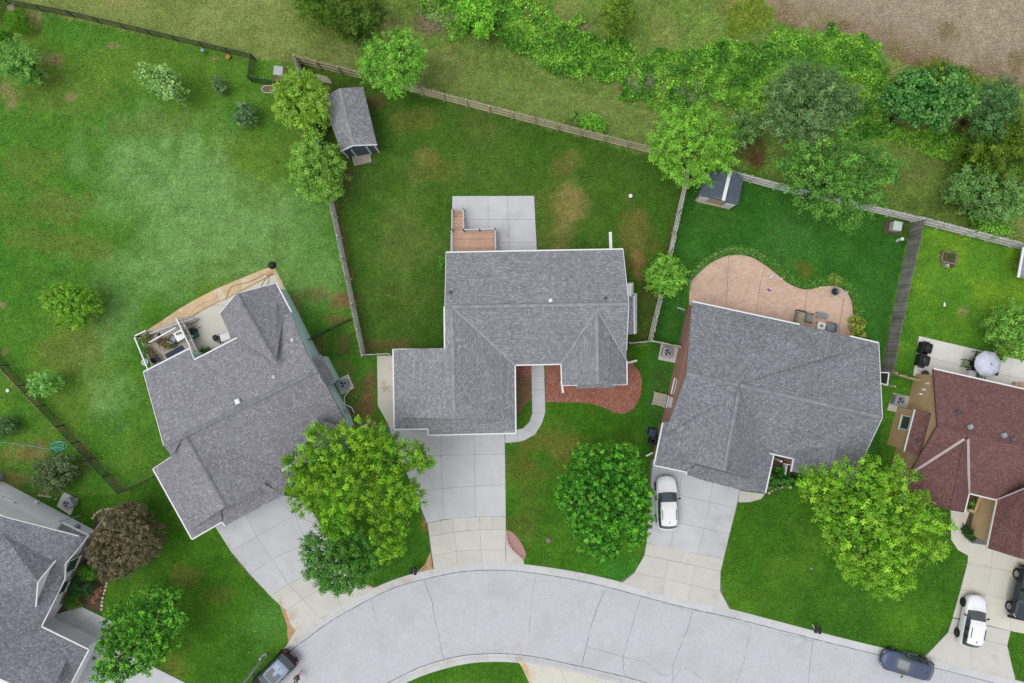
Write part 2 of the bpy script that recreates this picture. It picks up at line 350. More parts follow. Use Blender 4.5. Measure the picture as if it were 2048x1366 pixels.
def blob(px, py, x, y, rx, ry, seed, rough=1.1, rot=0.0):
    dx = px - x; dy = py - y; c, s = math.cos(rot), math.sin(rot)
    d = np.sqrt(((dx * c + dy * s) / rx) ** 2 + ((-dx * s + dy * c) / ry) ** 2)
    t = np.clip(1.35 - d + (fbm(px, py, min(rx, ry) * .7 + 12, seed) - .5) * rough * 1.6, 0, 1); return t * t * (3 - 2 * t)
def srgb2lin(a):
    a = np.asarray(a, float) / 255.0
    return np.where(a <= .04045, a / 12.92, ((a + .055) / 1.055) ** 2.4) / KALB
def mixc(col, w, rgb): return col * (1 - w[:, None]) + srgb2lin(rgb)[None, :] * w[:, None]
def ground_colour(px, py):
    px = np.asarray(px, float); py = np.asarray(py, float)
    qx = px + (fbm(px, py, 26, 3) - .5) * 12; qy = py + (fbm(px, py, 26, 9) - .5) * 12
    n = px.size; col = np.tile(srgb2lin((78, 130, 42)), (n, 1)); one = np.ones(n)
    N1 = fbm(px, py, 160, 21); N2 = fbm(px, py, 60, 33); N3 = fbm(px, py, 22, 41)
    # left lawn
    col = mixc(col, np.clip((N1 - .45) * 4, 0, 1) * .8, (100, 136, 50)); col = mixc(col, np.clip((N2 - .52) * 5, 0, 1) * .5, (60, 120, 36))
    for x, y, rx, ry, s, a in ((335, 330, 135, 90, 1, .8), (400, 420, 190, 100, 2, .9), (520, 470, 150, 100, 3, .85), (300, 520, 120, 70, 4, .7), (230, 660, 60, 70, 5, .6), (215, 790, 55, 65, 6, .8), (600, 550, 90, 60, 7, .6), (250, 560, 90, 60, 8, .5), (180, 720, 60, 50, 12, .35)):
        col = mixc(col, blob(px, py, x, y, rx, ry, s) * a * (.65 + .7 * (N3 - .2)).clip(0, 1), (116, 160, 94))
    for x, y, rx, ry, s, a in ((110, 420, 100, 45, 13, .6), (60, 330, 60, 35, 14, .4), (140, 700, 60, 50, 15, .6), (300, 250, 110, 25, 16, .35), (120, 180, 90, 40, 17, .4), (165, 500, 80, 30, 61, .5), (50, 480, 60, 25, 62, .45)):
        col = mixc(col, blob(px, py, x, y, rx, ry, s) * a, (110, 126, 60))
    for x, y, rx, ry, s in ((15, 190, 26, 22, 18), (62, 40, 22, 26, 19), (75, 120, 22, 14, 20), (110, 120, 15, 12, 22), (425, 118, 9, 6, 23), (5, 608, 9, 7, 24), (8, 705, 8, 6, 25), (140, 195, 16, 8, 63), (225, 90, 16, 6, 64)):
        col = mixc(col, blob(px, py, x, y, rx, ry, s) * .7, (150, 138, 104))
    # bottom-left yard near hose
    for x, y, rx, ry, s, a in ((50, 905, 55, 22, 26, .8), (30, 960, 40, 16, 27, .7), (90, 985, 40, 14, 28, .6), (170, 925, 12, 40, 29, .5)):
        col = mixc(col, blob(px, py, x, y, rx, ry, s) * a, (126, 120, 74))
    # front lawns
    fr = inpoly(qx, qy, FRONT); f = fr.astype(float)
    col = mixc(col, f, (66, 116, 28)); col = mixc(col, f * np.clip((N2 - .48) * 5, 0, 1) * .6, (88, 132, 38)); col = mixc(col, f * np.clip((N1 - .52) * 5, 0, 1) * .6, (54, 104, 28))
    for x, y, rx, ry, s, a, c in ((1130, 900, 85, 45, 31, .75, (112, 112, 52)), (1045, 930, 45, 35, 32, .6, (98, 106, 46)), (1060, 1000, 40, 60, 34, .45, (92, 108, 42)), (1040, 1060, 30, 30, 35, .4, (104, 112, 54)), (1250, 1140, 60, 30, 36, .6, (58, 130, 44)), (370, 1150, 35, 22, 37, .6, (108, 112, 52)), (300, 1075, 25, 16, 38, .5, (104, 108, 52)), (530, 1245, 50, 55, 39, .6, (88, 142, 62)), (850, 1040, 9, 30, 40, .8, (140, 122, 66)), (1850, 1230, 80, 60, 42, .5, (92, 146, 38)), (1700, 1190, 90, 50, 43, .4, (78, 128, 34)), (430, 1190, 40, 20, 65, .4, (110, 110, 48)), (345, 1330, 30, 25, 66, .5, (108, 108, 48))):
        col = mixc(col, f * blob(px, py, x, y, rx, ry, s) * a, c)
    # side yard between left and centre house: worn brown spots, and the shade painted in as dark green
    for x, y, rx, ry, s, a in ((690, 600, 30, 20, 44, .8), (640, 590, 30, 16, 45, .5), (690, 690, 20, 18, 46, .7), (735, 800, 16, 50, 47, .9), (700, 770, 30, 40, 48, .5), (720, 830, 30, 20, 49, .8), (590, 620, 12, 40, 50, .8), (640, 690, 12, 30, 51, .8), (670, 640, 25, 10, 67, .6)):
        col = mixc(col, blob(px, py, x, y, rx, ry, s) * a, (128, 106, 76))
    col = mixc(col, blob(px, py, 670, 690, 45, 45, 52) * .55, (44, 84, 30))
    # centre back yard
    c = inpoly(qx, qy, CYARD).astype(float)
    col = mixc(col, c, (70, 108, 36)); col = mixc(col, c * np.clip((N2 - .5) * 5, 0, 1) * .6, (58, 104, 30)); col = mixc(col, c * np.clip((N1 - .5) * 5, 0, 1) * .5, (94, 118, 54))
    for x, y, rx, ry, s, a, cc in ((1135, 430, 34, 75, 53, .95, (138, 132, 82)), (1135, 330, 30, 26, 54, .55, (124, 118, 66)), (855, 315, 30, 28, 55, .55, (130, 122, 68)), (830, 240, 45, 25, 56, .45, (114, 112, 56)), (1275, 480, 30, 60, 57, .65, (122, 116, 62)), (1275, 520, 12, 30, 68, .7, (150, 128, 80)), (815, 470, 70, 110, 58, .6, (96, 120, 58)), (860, 350, 70, 30, 69, .4, (110, 114, 58)), (790, 620, 70, 60, 59, .5, (78, 104, 40)), (760, 690, 60, 12, 60, .7, (104, 88, 62)), (1100, 430, 40, 80, 70, .35, (110, 116, 56)), (700, 200, 60, 18, 71, .8, (112, 94, 70)), (1290, 620, 14, 70, 72, .5, (92, 92, 52)), (1280, 690, 20, 8, 73, .6, (110, 92, 66)), (690, 350, 12, 30, 74, .6, (112, 92, 66)), (1310, 590, 10, 14, 75, .8, (100, 80, 62))):
        col = mixc(col, c * blob(px, py, x, y, rx, ry, s) * a, cc)
    # mown strip beyond the fence
    ol = inpoly(qx, qy, OLIVE).astype(float)
    col = mixc(col, ol, (126, 144, 80)); col = mixc(col, ol * np.clip((N2 - .46) * 5, 0, 1) * .7, (140, 148, 92)); col = mixc(col, ol * np.clip((N1 - .55) * 5, 0, 1) * .7, (104, 132, 60))
    ms = inpoly(qx, qy, [(860, 105), (960, 140), (1090, 175), (1240, 208), (1330, 240), (1400, 300), (1320, 320), (1040, 240), (840, 190)]).astype(float)
    col = mixc(col, ms * .85, (112, 138, 72))
    for x, y, rx, ry, s in ((785, 42, 16, 5, 76), (860, 84, 7, 6, 77), (690, 60, 30, 10, 78)):
        col = mixc(col, blob(px, py, x, y, rx, ry, s) * .8, (150, 122, 90))
    # meadow
    me = inpoly(qx, qy, MEADOW).astype(float)
    col = mixc(col, me, (118, 152, 72)); col = mixc(col, me * np.clip((N2 - .52) * 5, 0, 1) * .6, (142, 152, 88)); col = mixc(col, me * np.clip((N3 - .55) * 5, 0, 1) * .5, (92, 124, 58)); col = mixc(col, me * np.clip((N1 - .5) * 6, 0, 1) * .5, (104, 130, 66))
    for x, y, rx, ry, s, cc in ((1400, 190, 40, 25, 79, (136, 112, 84)), (1290, 165, 50, 25, 80, (140, 124, 88)), (880, 40, 60, 25, 81, (128, 112, 92)), (1500, 300, 40, 30, 82, (96, 88, 52)), (1510, 318, 16, 20, 83, (92, 62, 44)), (1840, 350, 60, 40, 84, (116, 136, 72)), (1740, 260, 40, 25, 85, (130, 128, 76)), (1960, 280, 60, 50, 86, (60, 70, 40)), (1500, 20, 40, 20, 87, (176, 160, 96)), (1870, 410, 80, 20, 88, (92, 118, 54))):
        col = mixc(col, me * blob(px, py, x, y, rx, ry, s) * .8, cc)
    # ploughed field
    fi = inpoly(qx, qy, FIELD).astype(float)
    col = mixc(col, fi, (160, 149, 127)); col = mixc(col, fi * np.clip((N3 - .5) * 4, 0, 1) * .4, (146, 130, 106))
    edge = np.clip(1 - np.abs((qy - 25) - (qx - 1500) * .30) / 75, 0, 1)
    col = mixc(col, fi * edge * np.clip((N2 - .3) * 4, 0, 1) * .9, (126, 98, 74)); col = mixc(col, fi * edge * np.clip((N3 - .52) * 6, 0, 1) * .7, (104, 112, 56))
    for x, y, rx, ry, s in ((1895, 60, 26, 22, 89), (1690, 50, 16, 12, 90), (2035, 120, 25, 20, 91)):
        col = mixc(col, fi * blob(px, py, x, y, rx, ry, s) * .7, (110, 98, 58))
    # right yard and far right yard
    r = inpoly(qx, qy, RYARD).astype(float)
    col = mixc(col, r, (58, 114, 40)); col = mixc(col, r * np.clip((N2 - .5) * 5, 0, 1) * .5, (42, 96, 30)); col = mixc(col, r * blob(px, py, 1570, 480, 60, 60, 92) * .35, (78, 128, 66))
    for x, y, rx, ry, s, a, cc in ((1605, 535, 22, 24, 93, .7, (104, 104, 40)), (1430, 440, 60, 30, 94, .3, (60, 100, 34)), (1795, 455, 24, 18, 95, .9, (84, 70, 52)), (1380, 360, 14, 20, 96, .9, (74, 62, 48)), (1320, 780, 14, 90, 97, .3, (84, 84, 40))):
        col = mixc(col, r * blob(px, py, x, y, rx, ry, s) * a, cc)
    q = inpoly(qx, qy, FRYARD).astype(float)
    col = mixc(col, q, (92, 144, 44)); col = mixc(col, q * np.clip((N2 - .47) * 5, 0, 1) * .7, (126, 168, 46)); col = mixc(col, q * np.clip((py - 560) / 100, 0, 1) * .6, (62, 122, 36))
    for x, y, rx, ry, s, cc in ((1925, 621, 9, 12, 101, (168, 150, 112)), (1895, 516, 18, 18, 98, (128, 98, 72)), (2005, 690, 30, 12, 99, (96, 78, 58)), (1800, 690, 12, 26, 100, (110, 150, 50))):
        col = mixc(col, q * blob(px, py, x, y, rx, ry, s) * .7, cc)
    # trampled strips along fences
    for a, b, w, cc in (((0, 735), (251, 985), 7, (142, 126, 88)), ((668, 394), (735, 709), 7, (120, 100, 74)), ((1353, 420), (1296, 682), 6, (84, 78, 50))):
        ax, ay = a; bx, by = b; dx, dy = bx - ax, by - ay; L2 = dx * dx + dy * dy
        t = np.clip(((px - ax) * dx + (py - ay) * dy) / L2, 0, 1); d = np.hypot(px - ax - t * dx, py - ay - t * dy)
        col = mixc(col, np.clip(1.2 - d / w, 0, 1) * np.clip((N3 - .35) * 4, 0, 1) * .7, cc)
    v = 1 + (N3 - .5) * .35 + (fbm(px, py, 9, 77, 2) - .5) * .3
    tint = np.where(fi[:, None] > .5, np.ones(3), np.array([1.03, .97, .9]))
    return col * v[:, None] * tint
# ------------------------------------------------------------------ ground sheet
GX = np.arange(-53, 53.01, .26); GY = np.arange(-37, 37.01, .26)
gx, gy = np.meshgrid(GX, GY); nx, ny = len(GX), len(GY)
gpx = gx.ravel() * FPX / CAMH + 1024; gpy = 683 - gy.ravel() * FPX / CAMH
gz = np.where(inpoly(gpx, gpy, ROAD_HOLE), -.45, 0.0)
gz += np.where((gz == 0) & inpoly(gpx, gpy, FIELD), (vnoise(gpx, gpy, 14, 5) - .5) * .1, 0)
gco = np.stack([gx.ravel(), gy.ravel(), gz], 1)
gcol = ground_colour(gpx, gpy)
i = np.arange(ny - 1)[:, None] * nx + np.arange(nx - 1)[None, :]
gf = np.stack([i, i + 1, i + nx + 1, i + nx], -1).reshape(-1, 4)
FAR = 900.0
fx = [-FAR, GX[0], GX[-1], FAR]; fy = [-FAR, GY[0], GY[-1], FAR]
ex = np.array([(a, b, 0.0) for b in fy for a in fx]); n0 = len(gco)
ef = [[n0 + r * 4 + c, n0 + r * 4 + c + 1, n0 + r * 4 + c + 5, n0 + r * 4 + c + 4] for r in range(3) for c in range(3) if not (r == 1 and c == 1)]
gco = np.vstack([gco, ex]); gf = np.vstack([gf, np.array(ef)])
gcol = np.vstack([gcol, np.tile(srgb2lin((78, 116, 48)), (16, 1))])
def npmesh(name, co, faces, col, m, parent=None, smooth=False, kind=None):
    me = bpy.data.meshes.new(name); nf, k = faces.shape
    me.vertices.add(len(co)); me.vertices.foreach_set("co", co.astype(np.float32).ravel())
    me.loops.add(nf * k); me.loops.foreach_set("vertex_index", faces.astype(np.int32).ravel())
    me.polygons.add(nf); me.polygons.foreach_set("loop_start", np.arange(0, nf * k, k, dtype=np.int32))
    if smooth: me.polygons.foreach_set("use_smooth", np.ones(nf, bool))
    me.update(calc_edges=True)
    if col is not None:
        at = me.attributes.new("Col", 'FLOAT_COLOR', 'POINT')
        at.data.foreach_set("color", np.hstack([col, np.ones((len(col), 1))]).astype(np.float32).ravel())
    me.materials.append(m)
    o = bpy.data.objects.new(name, me); link(o, parent); ORG[o.name] = org(parent)
    if kind: o["kind"] = kind
    return o
def groundm():
    m, nt, b = newmat("ground"); L = nt.links
    a = nd(nt, "ShaderNodeAttribute", attribute_name="Col"); g = nd(nt, "ShaderNodeNewGeometry"); c = a.outputs["Color"]
    for sc, am, de in ((.9, .1, 4.0), (2.6, .16, 3.0), (6.5, .32, 3.0), (14.0, .4, 2.0)):
        n = nd(nt, "ShaderNodeTexNoise", Scale=sc, Detail=de); L.new(g.outputs["Position"], n.inputs["Vector"]); c = mulcol(nt, c, n.outputs[0], 1 - am, 1 + am)
    L.new(c, b.inputs["Base Color"]); b.inputs["Roughness"].default_value = .95; b.inputs["Specular IOR Level"].default_value = .1
    bp = nd(nt, "ShaderNodeBump", Strength=.6, Distance=.05); L.new(n.outputs[0], bp.inputs["Height"]); L.new(bp.outputs[0], b.inputs["Normal"]); return m
M['ground'] = groundm()
ground = npmesh("ground", gco, gf, gcol, M['ground'], kind="structure")
tag(ground, "mown lawns, rough meadow and ploughed field around the houses")
PAVED = []
# ------------------------------------------------------------------ road, cracks, kerbs
ZR = -.11
road = mesh("road", WL(ROAD_POLY, 0) and [Vector((p.x, p.y, ZR)) for p in WL(ROAD_POLY)], [tuple(range(len(ROAD_POLY)))], M['road'])
tag(road, "curving light grey asphalt street with thin dark cracks", kind="structure"); PAVED.append(KERB_OUT + ISL_LAWN[::-1])
def strip_sheet(name, px, w, z, m, parent, jit=0.0):
    P = [Vector((q.x, q.y)) for q in WL(smoothpts(px, 5))]
    if jit: P = [p + Vector((random.uniform(-jit, jit), random.uniform(-jit, jit))) for p in P]
    vs = []; n = len(P)
    for k, p in enumerate(P):
        d = (P[min(k + 1, n - 1)] - P[max(k - 1, 0)]).normalized(); q = Vector((-d.y, d.x)) * w / 2 * random.uniform(.6, 1.3)
        vs += [Vector((*(p + q), z)), Vector((*(p - q), z))]
    return mesh(name, vs, [(2 * k, 2 * k + 1, 2 * k + 3, 2 * k + 2) for k in range(n - 1)], m, parent)
for px, w in (
    ([(848, 1160), (855, 1180), (864, 1205), (868, 1230), (876, 1265), (882, 1300), (888, 1319)], .06),
    ([(740, 1200), (748, 1222), (752, 1245)], .035), ([(1073, 1150), (1066, 1185), (1062, 1220), (1058, 1270)], .035),
    ([(1206, 1190), (1192, 1225), (1180, 1262), (1172, 1300), (1163, 1332)], .07), ([(1203, 1180), (1206, 1190), (1212, 1181)], .05),
    ([(1282, 1196), (1270, 1235), (1258, 1275), (1248, 1312), (1247, 1335), (1251, 1356)], .05),
    ([(1175, 1296), (1215, 1306), (1250, 1315), (1288, 1324), (1305, 1334), (1317, 1347), (1340, 1352)], .04),
    ([(1386, 1222), (1377, 1255), (1363, 1290), (1347, 1330), (1346, 1366)], .055), ([(1382, 1225), (1350, 1213), (1325, 1208)], .035), ([(1386, 1226), (1400, 1222), (1430, 1230), (1460, 1240), (1500, 1252)], .035),
    ([(1505, 1250), (1496, 1290), (1488, 1325), (1472, 1366)], .04), ([(1348, 1360), (1360, 1342), (1380, 1340), (1400, 1358)], .035),
    ([(1628, 1280), (1622, 1320), (1618, 1366)], .06), ([(1628, 1285), (1600, 1276), (1560, 1268)], .03)):
    strip_sheet("crack", px, w * .6, ZR + .005, M['crack'], road, .03)
for px in ([KERB_IN[k] for k in range(0, len(KERB_IN), 2)], [ISL_ROAD[k] for k in range(0, len(ISL_ROAD), 2)]):
    strip_sheet("gutter_seam", px, .06, ZR + .018, M['crack'], road)
def kerb(name, label, outer, inner, seg=5):
    A = [Vector((p.x, p.y)) for p in WL(outer)]; B = [Vector((p.x, p.y)) for p in WL(inner)]
    root = thing(name, label, "kerb", (*A[0], 0)); root["kind"] = "structure"; del root["category"]
    prof = [(0.0, -.3), (0.0, .025), (.25, .03), (.5, 0.0), (.72, -.07), (.93, -.098), (1.0, -.098), (1.0, -.3)]
    for s in range(0, len(A) - 1, seg):
        e = min(s + seg, len(A) - 1); vs = []; fs = []
        for k in range(s, e + 1):
            t = (.012 / max((A[s] - A[min(s + 1, len(A) - 1)]).length, .1)) if k == s else 0
            for u, z in prof:
                p = A[k].lerp(B[k], u)
                if k == s and s + 1 < len(A): p = p.lerp(A[s + 1].lerp(B[s + 1], u), t)
                vs.append(Vector((*p, z)))
        n = len(prof)
        for r in range(e - s):
            for c in range(n - 1): fs.append((r * n + c, r * n + c + 1, (r + 1) * n + c + 1, (r + 1) * n + c))
        fs += [tuple(range(n)), tuple(reversed([(e - s) * n + c for c in range(n)]))]
        mesh("kerb_stone", vs, fs, M['kerb'], root)
    return root
kerb("kerb", "pale concrete kerb along the house side of the street", KERB_OUT, KERB_IN)
kerb("kerb", "pale concrete kerb around the lawn at the bottom edge", ISL_LAWN, ISL_ROAD)
# ------------------------------------------------------------------ paving built slab by slab
ZS = .035
def base_sheet(name, label, outline, m=None, z=.012, kind="structure"):
    o = MB().slab([Vector((p.x, p.y, z)) for p in WL(outline)], .06).build(name, m or M['joint'])
    tag(o, label, kind=kind); PAVED.append(outline); return o
def slabs(parent, rows, m, z=ZS, gap=.009):
    for r in range(len(rows) - 1):
        a, b = rows[r], rows[r + 1]
        for c in range(len(a) - 1):
            q = [a[c], a[c + 1], b[c + 1], b[c]]
            one_slab(parent, q, m, z, gap)
def one_slab(parent, q, m, z=ZS, gap=.009):
    P = inset([(p.x, p.y) for p in WL(q)], gap); dz = random.uniform(-.003, .003)
    MB().slab([Vector((p.x, p.y, z + dz)) for p in P], .1).build("slab", m, parent)
def shrink(poly, d): 
    P = inset([(p.x, p.y) for p in WL(poly)], d); return [(p.x * FPX / CAMH + 1024, 683 - p.y * FPX / CAMH) for p in P]
# centre driveway
d = base_sheet("driveway", "wide grey concrete driveway in front of the centre house garage", [(770, 848), (1008, 848), (1011, 1058), (1019, 1092), (1046, 1116), (1047, 1127), (1012, 1124), (964, 1124), (868, 1136), (862, 1108), (858, 1072), (853, 1046), (828, 981), (800, 914)])
slabs(d, [[(776, 848), (881, 848), (949, 848), (1009, 848)], [(800, 914), (881.7, 910.6), (949.5, 909), (1010, 908)], [(828, 981), (884, 977), (950.5, 972), (1011, 969)], [(854, 1046), (887, 1039), (951, 1033), (1011.7, 1033)]], M['concrete'])
slabs(d, [[(855, 1046), (881, 1041), (906, 1037), (934, 1034.5), (959, 1033), (986, 1033), (1011.7, 1033)], [(859, 1072.5), (884, 1068), (908, 1064), (935, 1061), (960, 1059), (986, 1058.5), (1011.7, 1058)]], M['concrete_walk'])
slabs(d, [[(859, 1072.5), (908, 1064), (960, 1059), (1012, 1058)], [(864, 1111), (913, 1102), (963, 1099.6), (1011, 1099.6)], [(868, 1140), (916, 1131), (964, 1127.5), (1012, 1128)]], M['concrete_walk'])
one_slab(d, [(1012, 1060), (1015, 1075), (1021, 1093), (1034, 1107), (1047, 1117), (1048, 1131), (1012, 1128)], M['concrete_walk'])
o = base_sheet("dirt_patch", "rust brown dirt wedge beside the centre driveway apron", [(861, 1104), (866, 1137), (834, 1145), (850, 1128)], M['rust_dirt'], .02)
d = base_sheet("side_pad", "stained concrete strip along the centre house garage", [(754, 711), (790, 711), (790, 850), (777, 850), (755.6, 811)])
slabs(d, [[(754, 711), (790, 711)], [(755, 775), (790, 775)]], M['concrete_warm']); one_slab(d, [(755, 775), (790, 775), (790, 852), (778, 852), (755.6, 811)], M['concrete_warm'])
# centre walkway
d = base_sheet("walkway", "curved concrete footpath from driveway to the centre house door", [(1063, 730), (1088, 730), (1090.6, 821), (1084, 846.7), (1070, 869), (1048.7, 880.7), (1010, 885.8), (1010, 862), (1034.5, 859), (1046, 856.6), (1058.6, 844), (1064.3, 827)])
slabs(d, [[(1062.9, 700), (1088, 700)], [(1063, 752), (1088.7, 752)], [(1063.5, 779), (1089.5, 779)], [(1064.3, 827), (1090.6, 824)]], M['concrete'])
one_slab(d, [(1064.3, 827), (1090.6, 824), (1084, 846.7), (1070, 869), (1046, 856.6), (1058.6, 844)], M['concrete'])
one_slab(d, [(1046, 856.6), (1070, 869), (1048.7, 880.7), (1035, 884), (1034.5, 859)], M['concrete']); one_slab(d, [(1034.5, 859), (1035, 884), (1010, 886), (1010, 862)], M['concrete'])
# centre patio
d = base_sheet("patio", "square grey concrete patio behind the centre house", [(904.7, 392.2), (1068.3, 391.7), (1074, 520), (902, 520)])
slabs(d, [[(904.7, 392.2), (976, 392), (1014.6, 392), (1068.3, 391.7)], [(904, 440), (976.5, 439), (1016, 439), (1070.5, 439)], [(903, 486), (977, 486), (1018, 485), (1073, 485)], [(902, 520), (977, 520), (1019, 520), (1074.5, 520)]], M['concrete'])
# left driveway
d = base_sheet("driveway", "fan shaped concrete driveway of the green-sided house", [(431, 1052), (461.5, 1104), (497, 1148), (542, 1192), (568, 1218), (578, 1246), (575, 1287), (601, 1262), (636, 1234), (680, 1210), (752, 1174), (725, 1166), (690, 1130), (644, 1053.7), (616, 1016), (560, 990)])
slabs(d, [[(427, 1048), (483, 1015), (545, 985), (610, 1000)], [(461.5, 1102), (514, 1072.7), (590, 1030), (644, 1054)], [(500, 1148), (545, 1118), (613, 1086), (668, 1095)], [(541, 1192), (577, 1168), (640, 1136), (700, 1140)]], M['concrete'])
slabs(d, [[(541, 1192), (577, 1168), (640, 1136), (700, 1140)], [(572, 1222), (606, 1198), (662, 1168), (722, 1164)]], M['concrete_walk'])
one_slab(d, [(572, 1222), (606, 1198), (639, 1236), (603, 1264), (577, 1288), (578, 1246)], M['concrete_walk']); one_slab(d, [(606, 1198), (662, 1168), (683, 1212), (639, 1236)], M['concrete_walk']); one_slab(d, [(662, 1168), (722, 1164), (752, 1178), (683, 1212)], M['concrete_walk'])
o = base_sheet("dirt_patch", "rust brown dirt edge beside the fan shaped driveway", [(560, 1210), (571, 1218), (580, 1246), (592, 1262), (576, 1286), (574, 1250), (566, 1226)], M['rust_dirt'], .042)
# right driveway
d = base_sheet("driveway", "concrete driveway with the white estate car by the grey-roofed right house", [(1301, 920), (1484, 950), (1482, 981.4), (1446.8, 1118), (1440, 1158), (1446.8, 1192), (1461, 1217), (1393, 1202), (1310, 1182), (1241, 1162), (1270, 1143), (1285, 1118), (1294, 1081)])
slabs(d, [[(1306, 918), (1370, 918), (1432, 930), (1486, 945)], [(1300, 978), (1357.6, 990), (1419, 1004), (1472, 1016)], [(1297, 1035), (1352, 1045), (1408, 1056), (1459, 1067)], [(1293, 1086), (1340, 1096), (1395, 1107), (1447, 1118)]], M['concrete'])
slabs(d, [[(1293, 1086), (1367, 1101), (1447, 1118)], [(1289, 1110), (1362, 1125), (1441, 1142)]], M['concrete_walk'])
slabs(d, [[(1289, 1110), (1337, 1120), (1390, 1131), (1441, 1142)], [(1268, 1146), (1330, 1157), (1382, 1170), (1440, 1182)], [(1242, 1167), (1325, 1190), (1376, 1202), (1461, 1221)]], M['concrete_walk'])
one_slab(d, [(1479, 981), (1530, 987.6), (1522, 998), (1497.5, 1004.5), (1476, 1004.5)], M['concrete_walk']); PAVED.append([(1479, 975), (1530, 980), (1532, 990), (1522, 998), (1497.5, 1004.5), (1476, 1004.5)])
# far right driveway and path
d = base_sheet("driveway", "concrete driveway of the brown-roofed house with parked cars", [(1903, 1000), (1940, 1000), (1960, 1050), (1990, 1060), (2130, 1090), (2080, 1262), (2022, 1257), (2011.7, 1306.8), (2033, 1356), (1940, 1333), (1846, 1311), (1873, 1294), (1891, 1276), (1905, 1236), (1930, 1140), (1936, 1111), (1915.7, 1100), (1901.5, 1079)])
slabs(d, [[(1937, 1090), (1985, 1095), (2040, 1108), (2125, 1125)], [(1935, 1125), (1982, 1135), (2030, 1145), (2115, 1160)], [(1921, 1178), (1970, 1189), (2018, 1200), (2105, 1215)], [(1905, 1234), (1955, 1245), (2021, 1262), (2090, 1275)]], M['concrete_warm'])
slabs(d, [[(1905, 1236), (1955, 1247), (2021, 1262)], [(1896, 1264), (1946, 1275), (2014, 1290)]], M['concrete_walk']); slabs(d, [[(1896, 1264), (1946, 1275), (2014, 1290)], [(1848, 1315), (1938, 1339), (2031, 1363)]], M['concrete_walk'])
one_slab(d, [(1901, 1010), (1940, 1020), (1926, 1060), (1946, 1086), (1985, 1092), (1937, 1112), (1915.7, 1100), (1901.5, 1079)], M['concrete_warm'])
# far right patio
M['concrete_pale'] = mat("pale_concrete", C(226, 226, 220), .9, (.9, .05), (22, .06), rand=.03)
d = base_sheet("patio", "pale concrete patio with grills and parasol behind the brown-roofed house", [(1837.6, 672), (2024, 715.7), (2090, 731), (2080, 800), (1880, 770), (1825.8, 751)])
slabs(d, [[(1837.6, 672), (1930, 693.5), (2024, 715.7), (2090, 731)], [(1832, 710), (1925, 731), (2018, 752), (2085, 768)], [(1825.8, 751), (1920, 772), (2012, 793), (2080, 808)]], M['concrete_pale'])
# paver patio
PATIO_R = smoothpts([(1379, 640), (1379, 573), (1392, 551), (1421, 526), (1457.6, 511), (1494, 512), (1523.5, 526), (1553, 548), (1578.4, 568), (1611, 579), (1644, 573), (1673.6, 573), (1695.5, 588), (1704.7, 613.6), (1706, 668)], 4) + [(1706, 700), (1660, 700), (1400, 640)]
M['pavers'] = pavers("clay_pavers", C(218, 190, 168), C(206, 173, 153), C(172, 144, 128))
o = MB().slab([Vector((p.x, p.y, .03)) for p in WL(PATIO_R)], .08).build("patio", M['pavers']); tag(o, "curvy pink paver patio behind the right house", kind="structure"); PAVED.append(PATIO_R)
for k in range(len(PATIO_R) - 12):
    pass
for px in ([(1457, 512), (1455, 560), (1452, 610)], [(1530, 532), (1520, 570), (1512, 625)], [(1614, 580), (1610, 610), (1602, 650)], [(1690, 585), (1682, 630), (1676, 672)]):
    strip_sheet("paver_seam", px, .04, .036, M['crack'], o)
# left house patio: pale inner pour and rusty outer strip
OUTER = [(284, 668), (297, 659), (331, 636.7), (360, 617), (405, 591.6), (453, 569), (520, 541.6), (541, 534)]
INNER = [(318, 664), (340, 650), (372, 636), (405, 620), (453, 596), (500, 573), (540, 554), (550, 550)]
o = MB().slab([Vector((p.x, p.y, .034)) for p in WL(smoothpts(OUTER, 4) + smoothpts(INNER, 4)[::-1])], .08).build("patio_border", M['rust']); tag(o, "rust stained concrete strip along the curved patio edge", kind="structure")
o = MB().slab([Vector((p.x, p.y, .03)) for p in WL(smoothpts(INNER, 4) + [(600, 640), (470, 720), (330, 740)])], .08).build("patio", M['concrete_warm']); tag(o, "cream concrete patio with curved edge behind the green-sided house", kind="structure")
PAVED.append(OUTER + [(575, 592), (600, 640), (470, 720), (330, 740), (280, 700)])
strip_sheet("crack", [(372, 637), (400, 610), (430, 598), (436, 580)], .03, .038, M['crack'], o); strip_sheet("crack", [(378, 640), (420, 612), (455, 612)], .03, .037, M['crack'], o)
mesh("patio_side", [Vector((p.x, p.y, .028)) for p in WL([(541, 534), (550, 536), (578, 592), (585, 620), (560, 600)])], [(0, 1, 2, 3, 4)], M['rust']).__setitem__("kind", "structure")
# bottom-left walk and drive
o = base_sheet("walkway", "short grey concrete path beside the bottom-left house", [(104, 1228), (161, 1212), (213, 1237), (240, 1290), (199, 1277)]); slabs(o, [[(95, 1235), (161, 1212)], [(150, 1255), (192, 1227)], [(199, 1277), (225, 1243)]], M['concrete'])
o = base_sheet("driveway", "concrete driveway at the lower left corner", [(150, 1290), (210, 1290), (284, 1321), (380, 1370), (520, 1450), (60, 1450)]); slabs(o, [[(180, 1292), (240, 1300), (300, 1330)], [(150, 1350), (205, 1372), (400, 1380)], [(120, 1420), (190, 1440), (480, 1450)]], M['concrete'])
o = base_sheet("driveway", "rust edged driveway apron on the bottom edge of the photo", [(1037, 1326), (1060, 1330), (1150, 1350), (1250, 1374), (1300, 1440), (1090, 1440), (1058, 1366), (1050, 1340)]); slabs(o, [[(1038, 1322), (1120, 1338), (1242, 1366)], [(1070, 1390), (1150, 1400), (1270, 1410)]], M['concrete_warm'])
one_slab(o, [(1036, 1323), (1052, 1326), (1074, 1388), (1064, 1380), (1054, 1350)], M['rust'], .04)
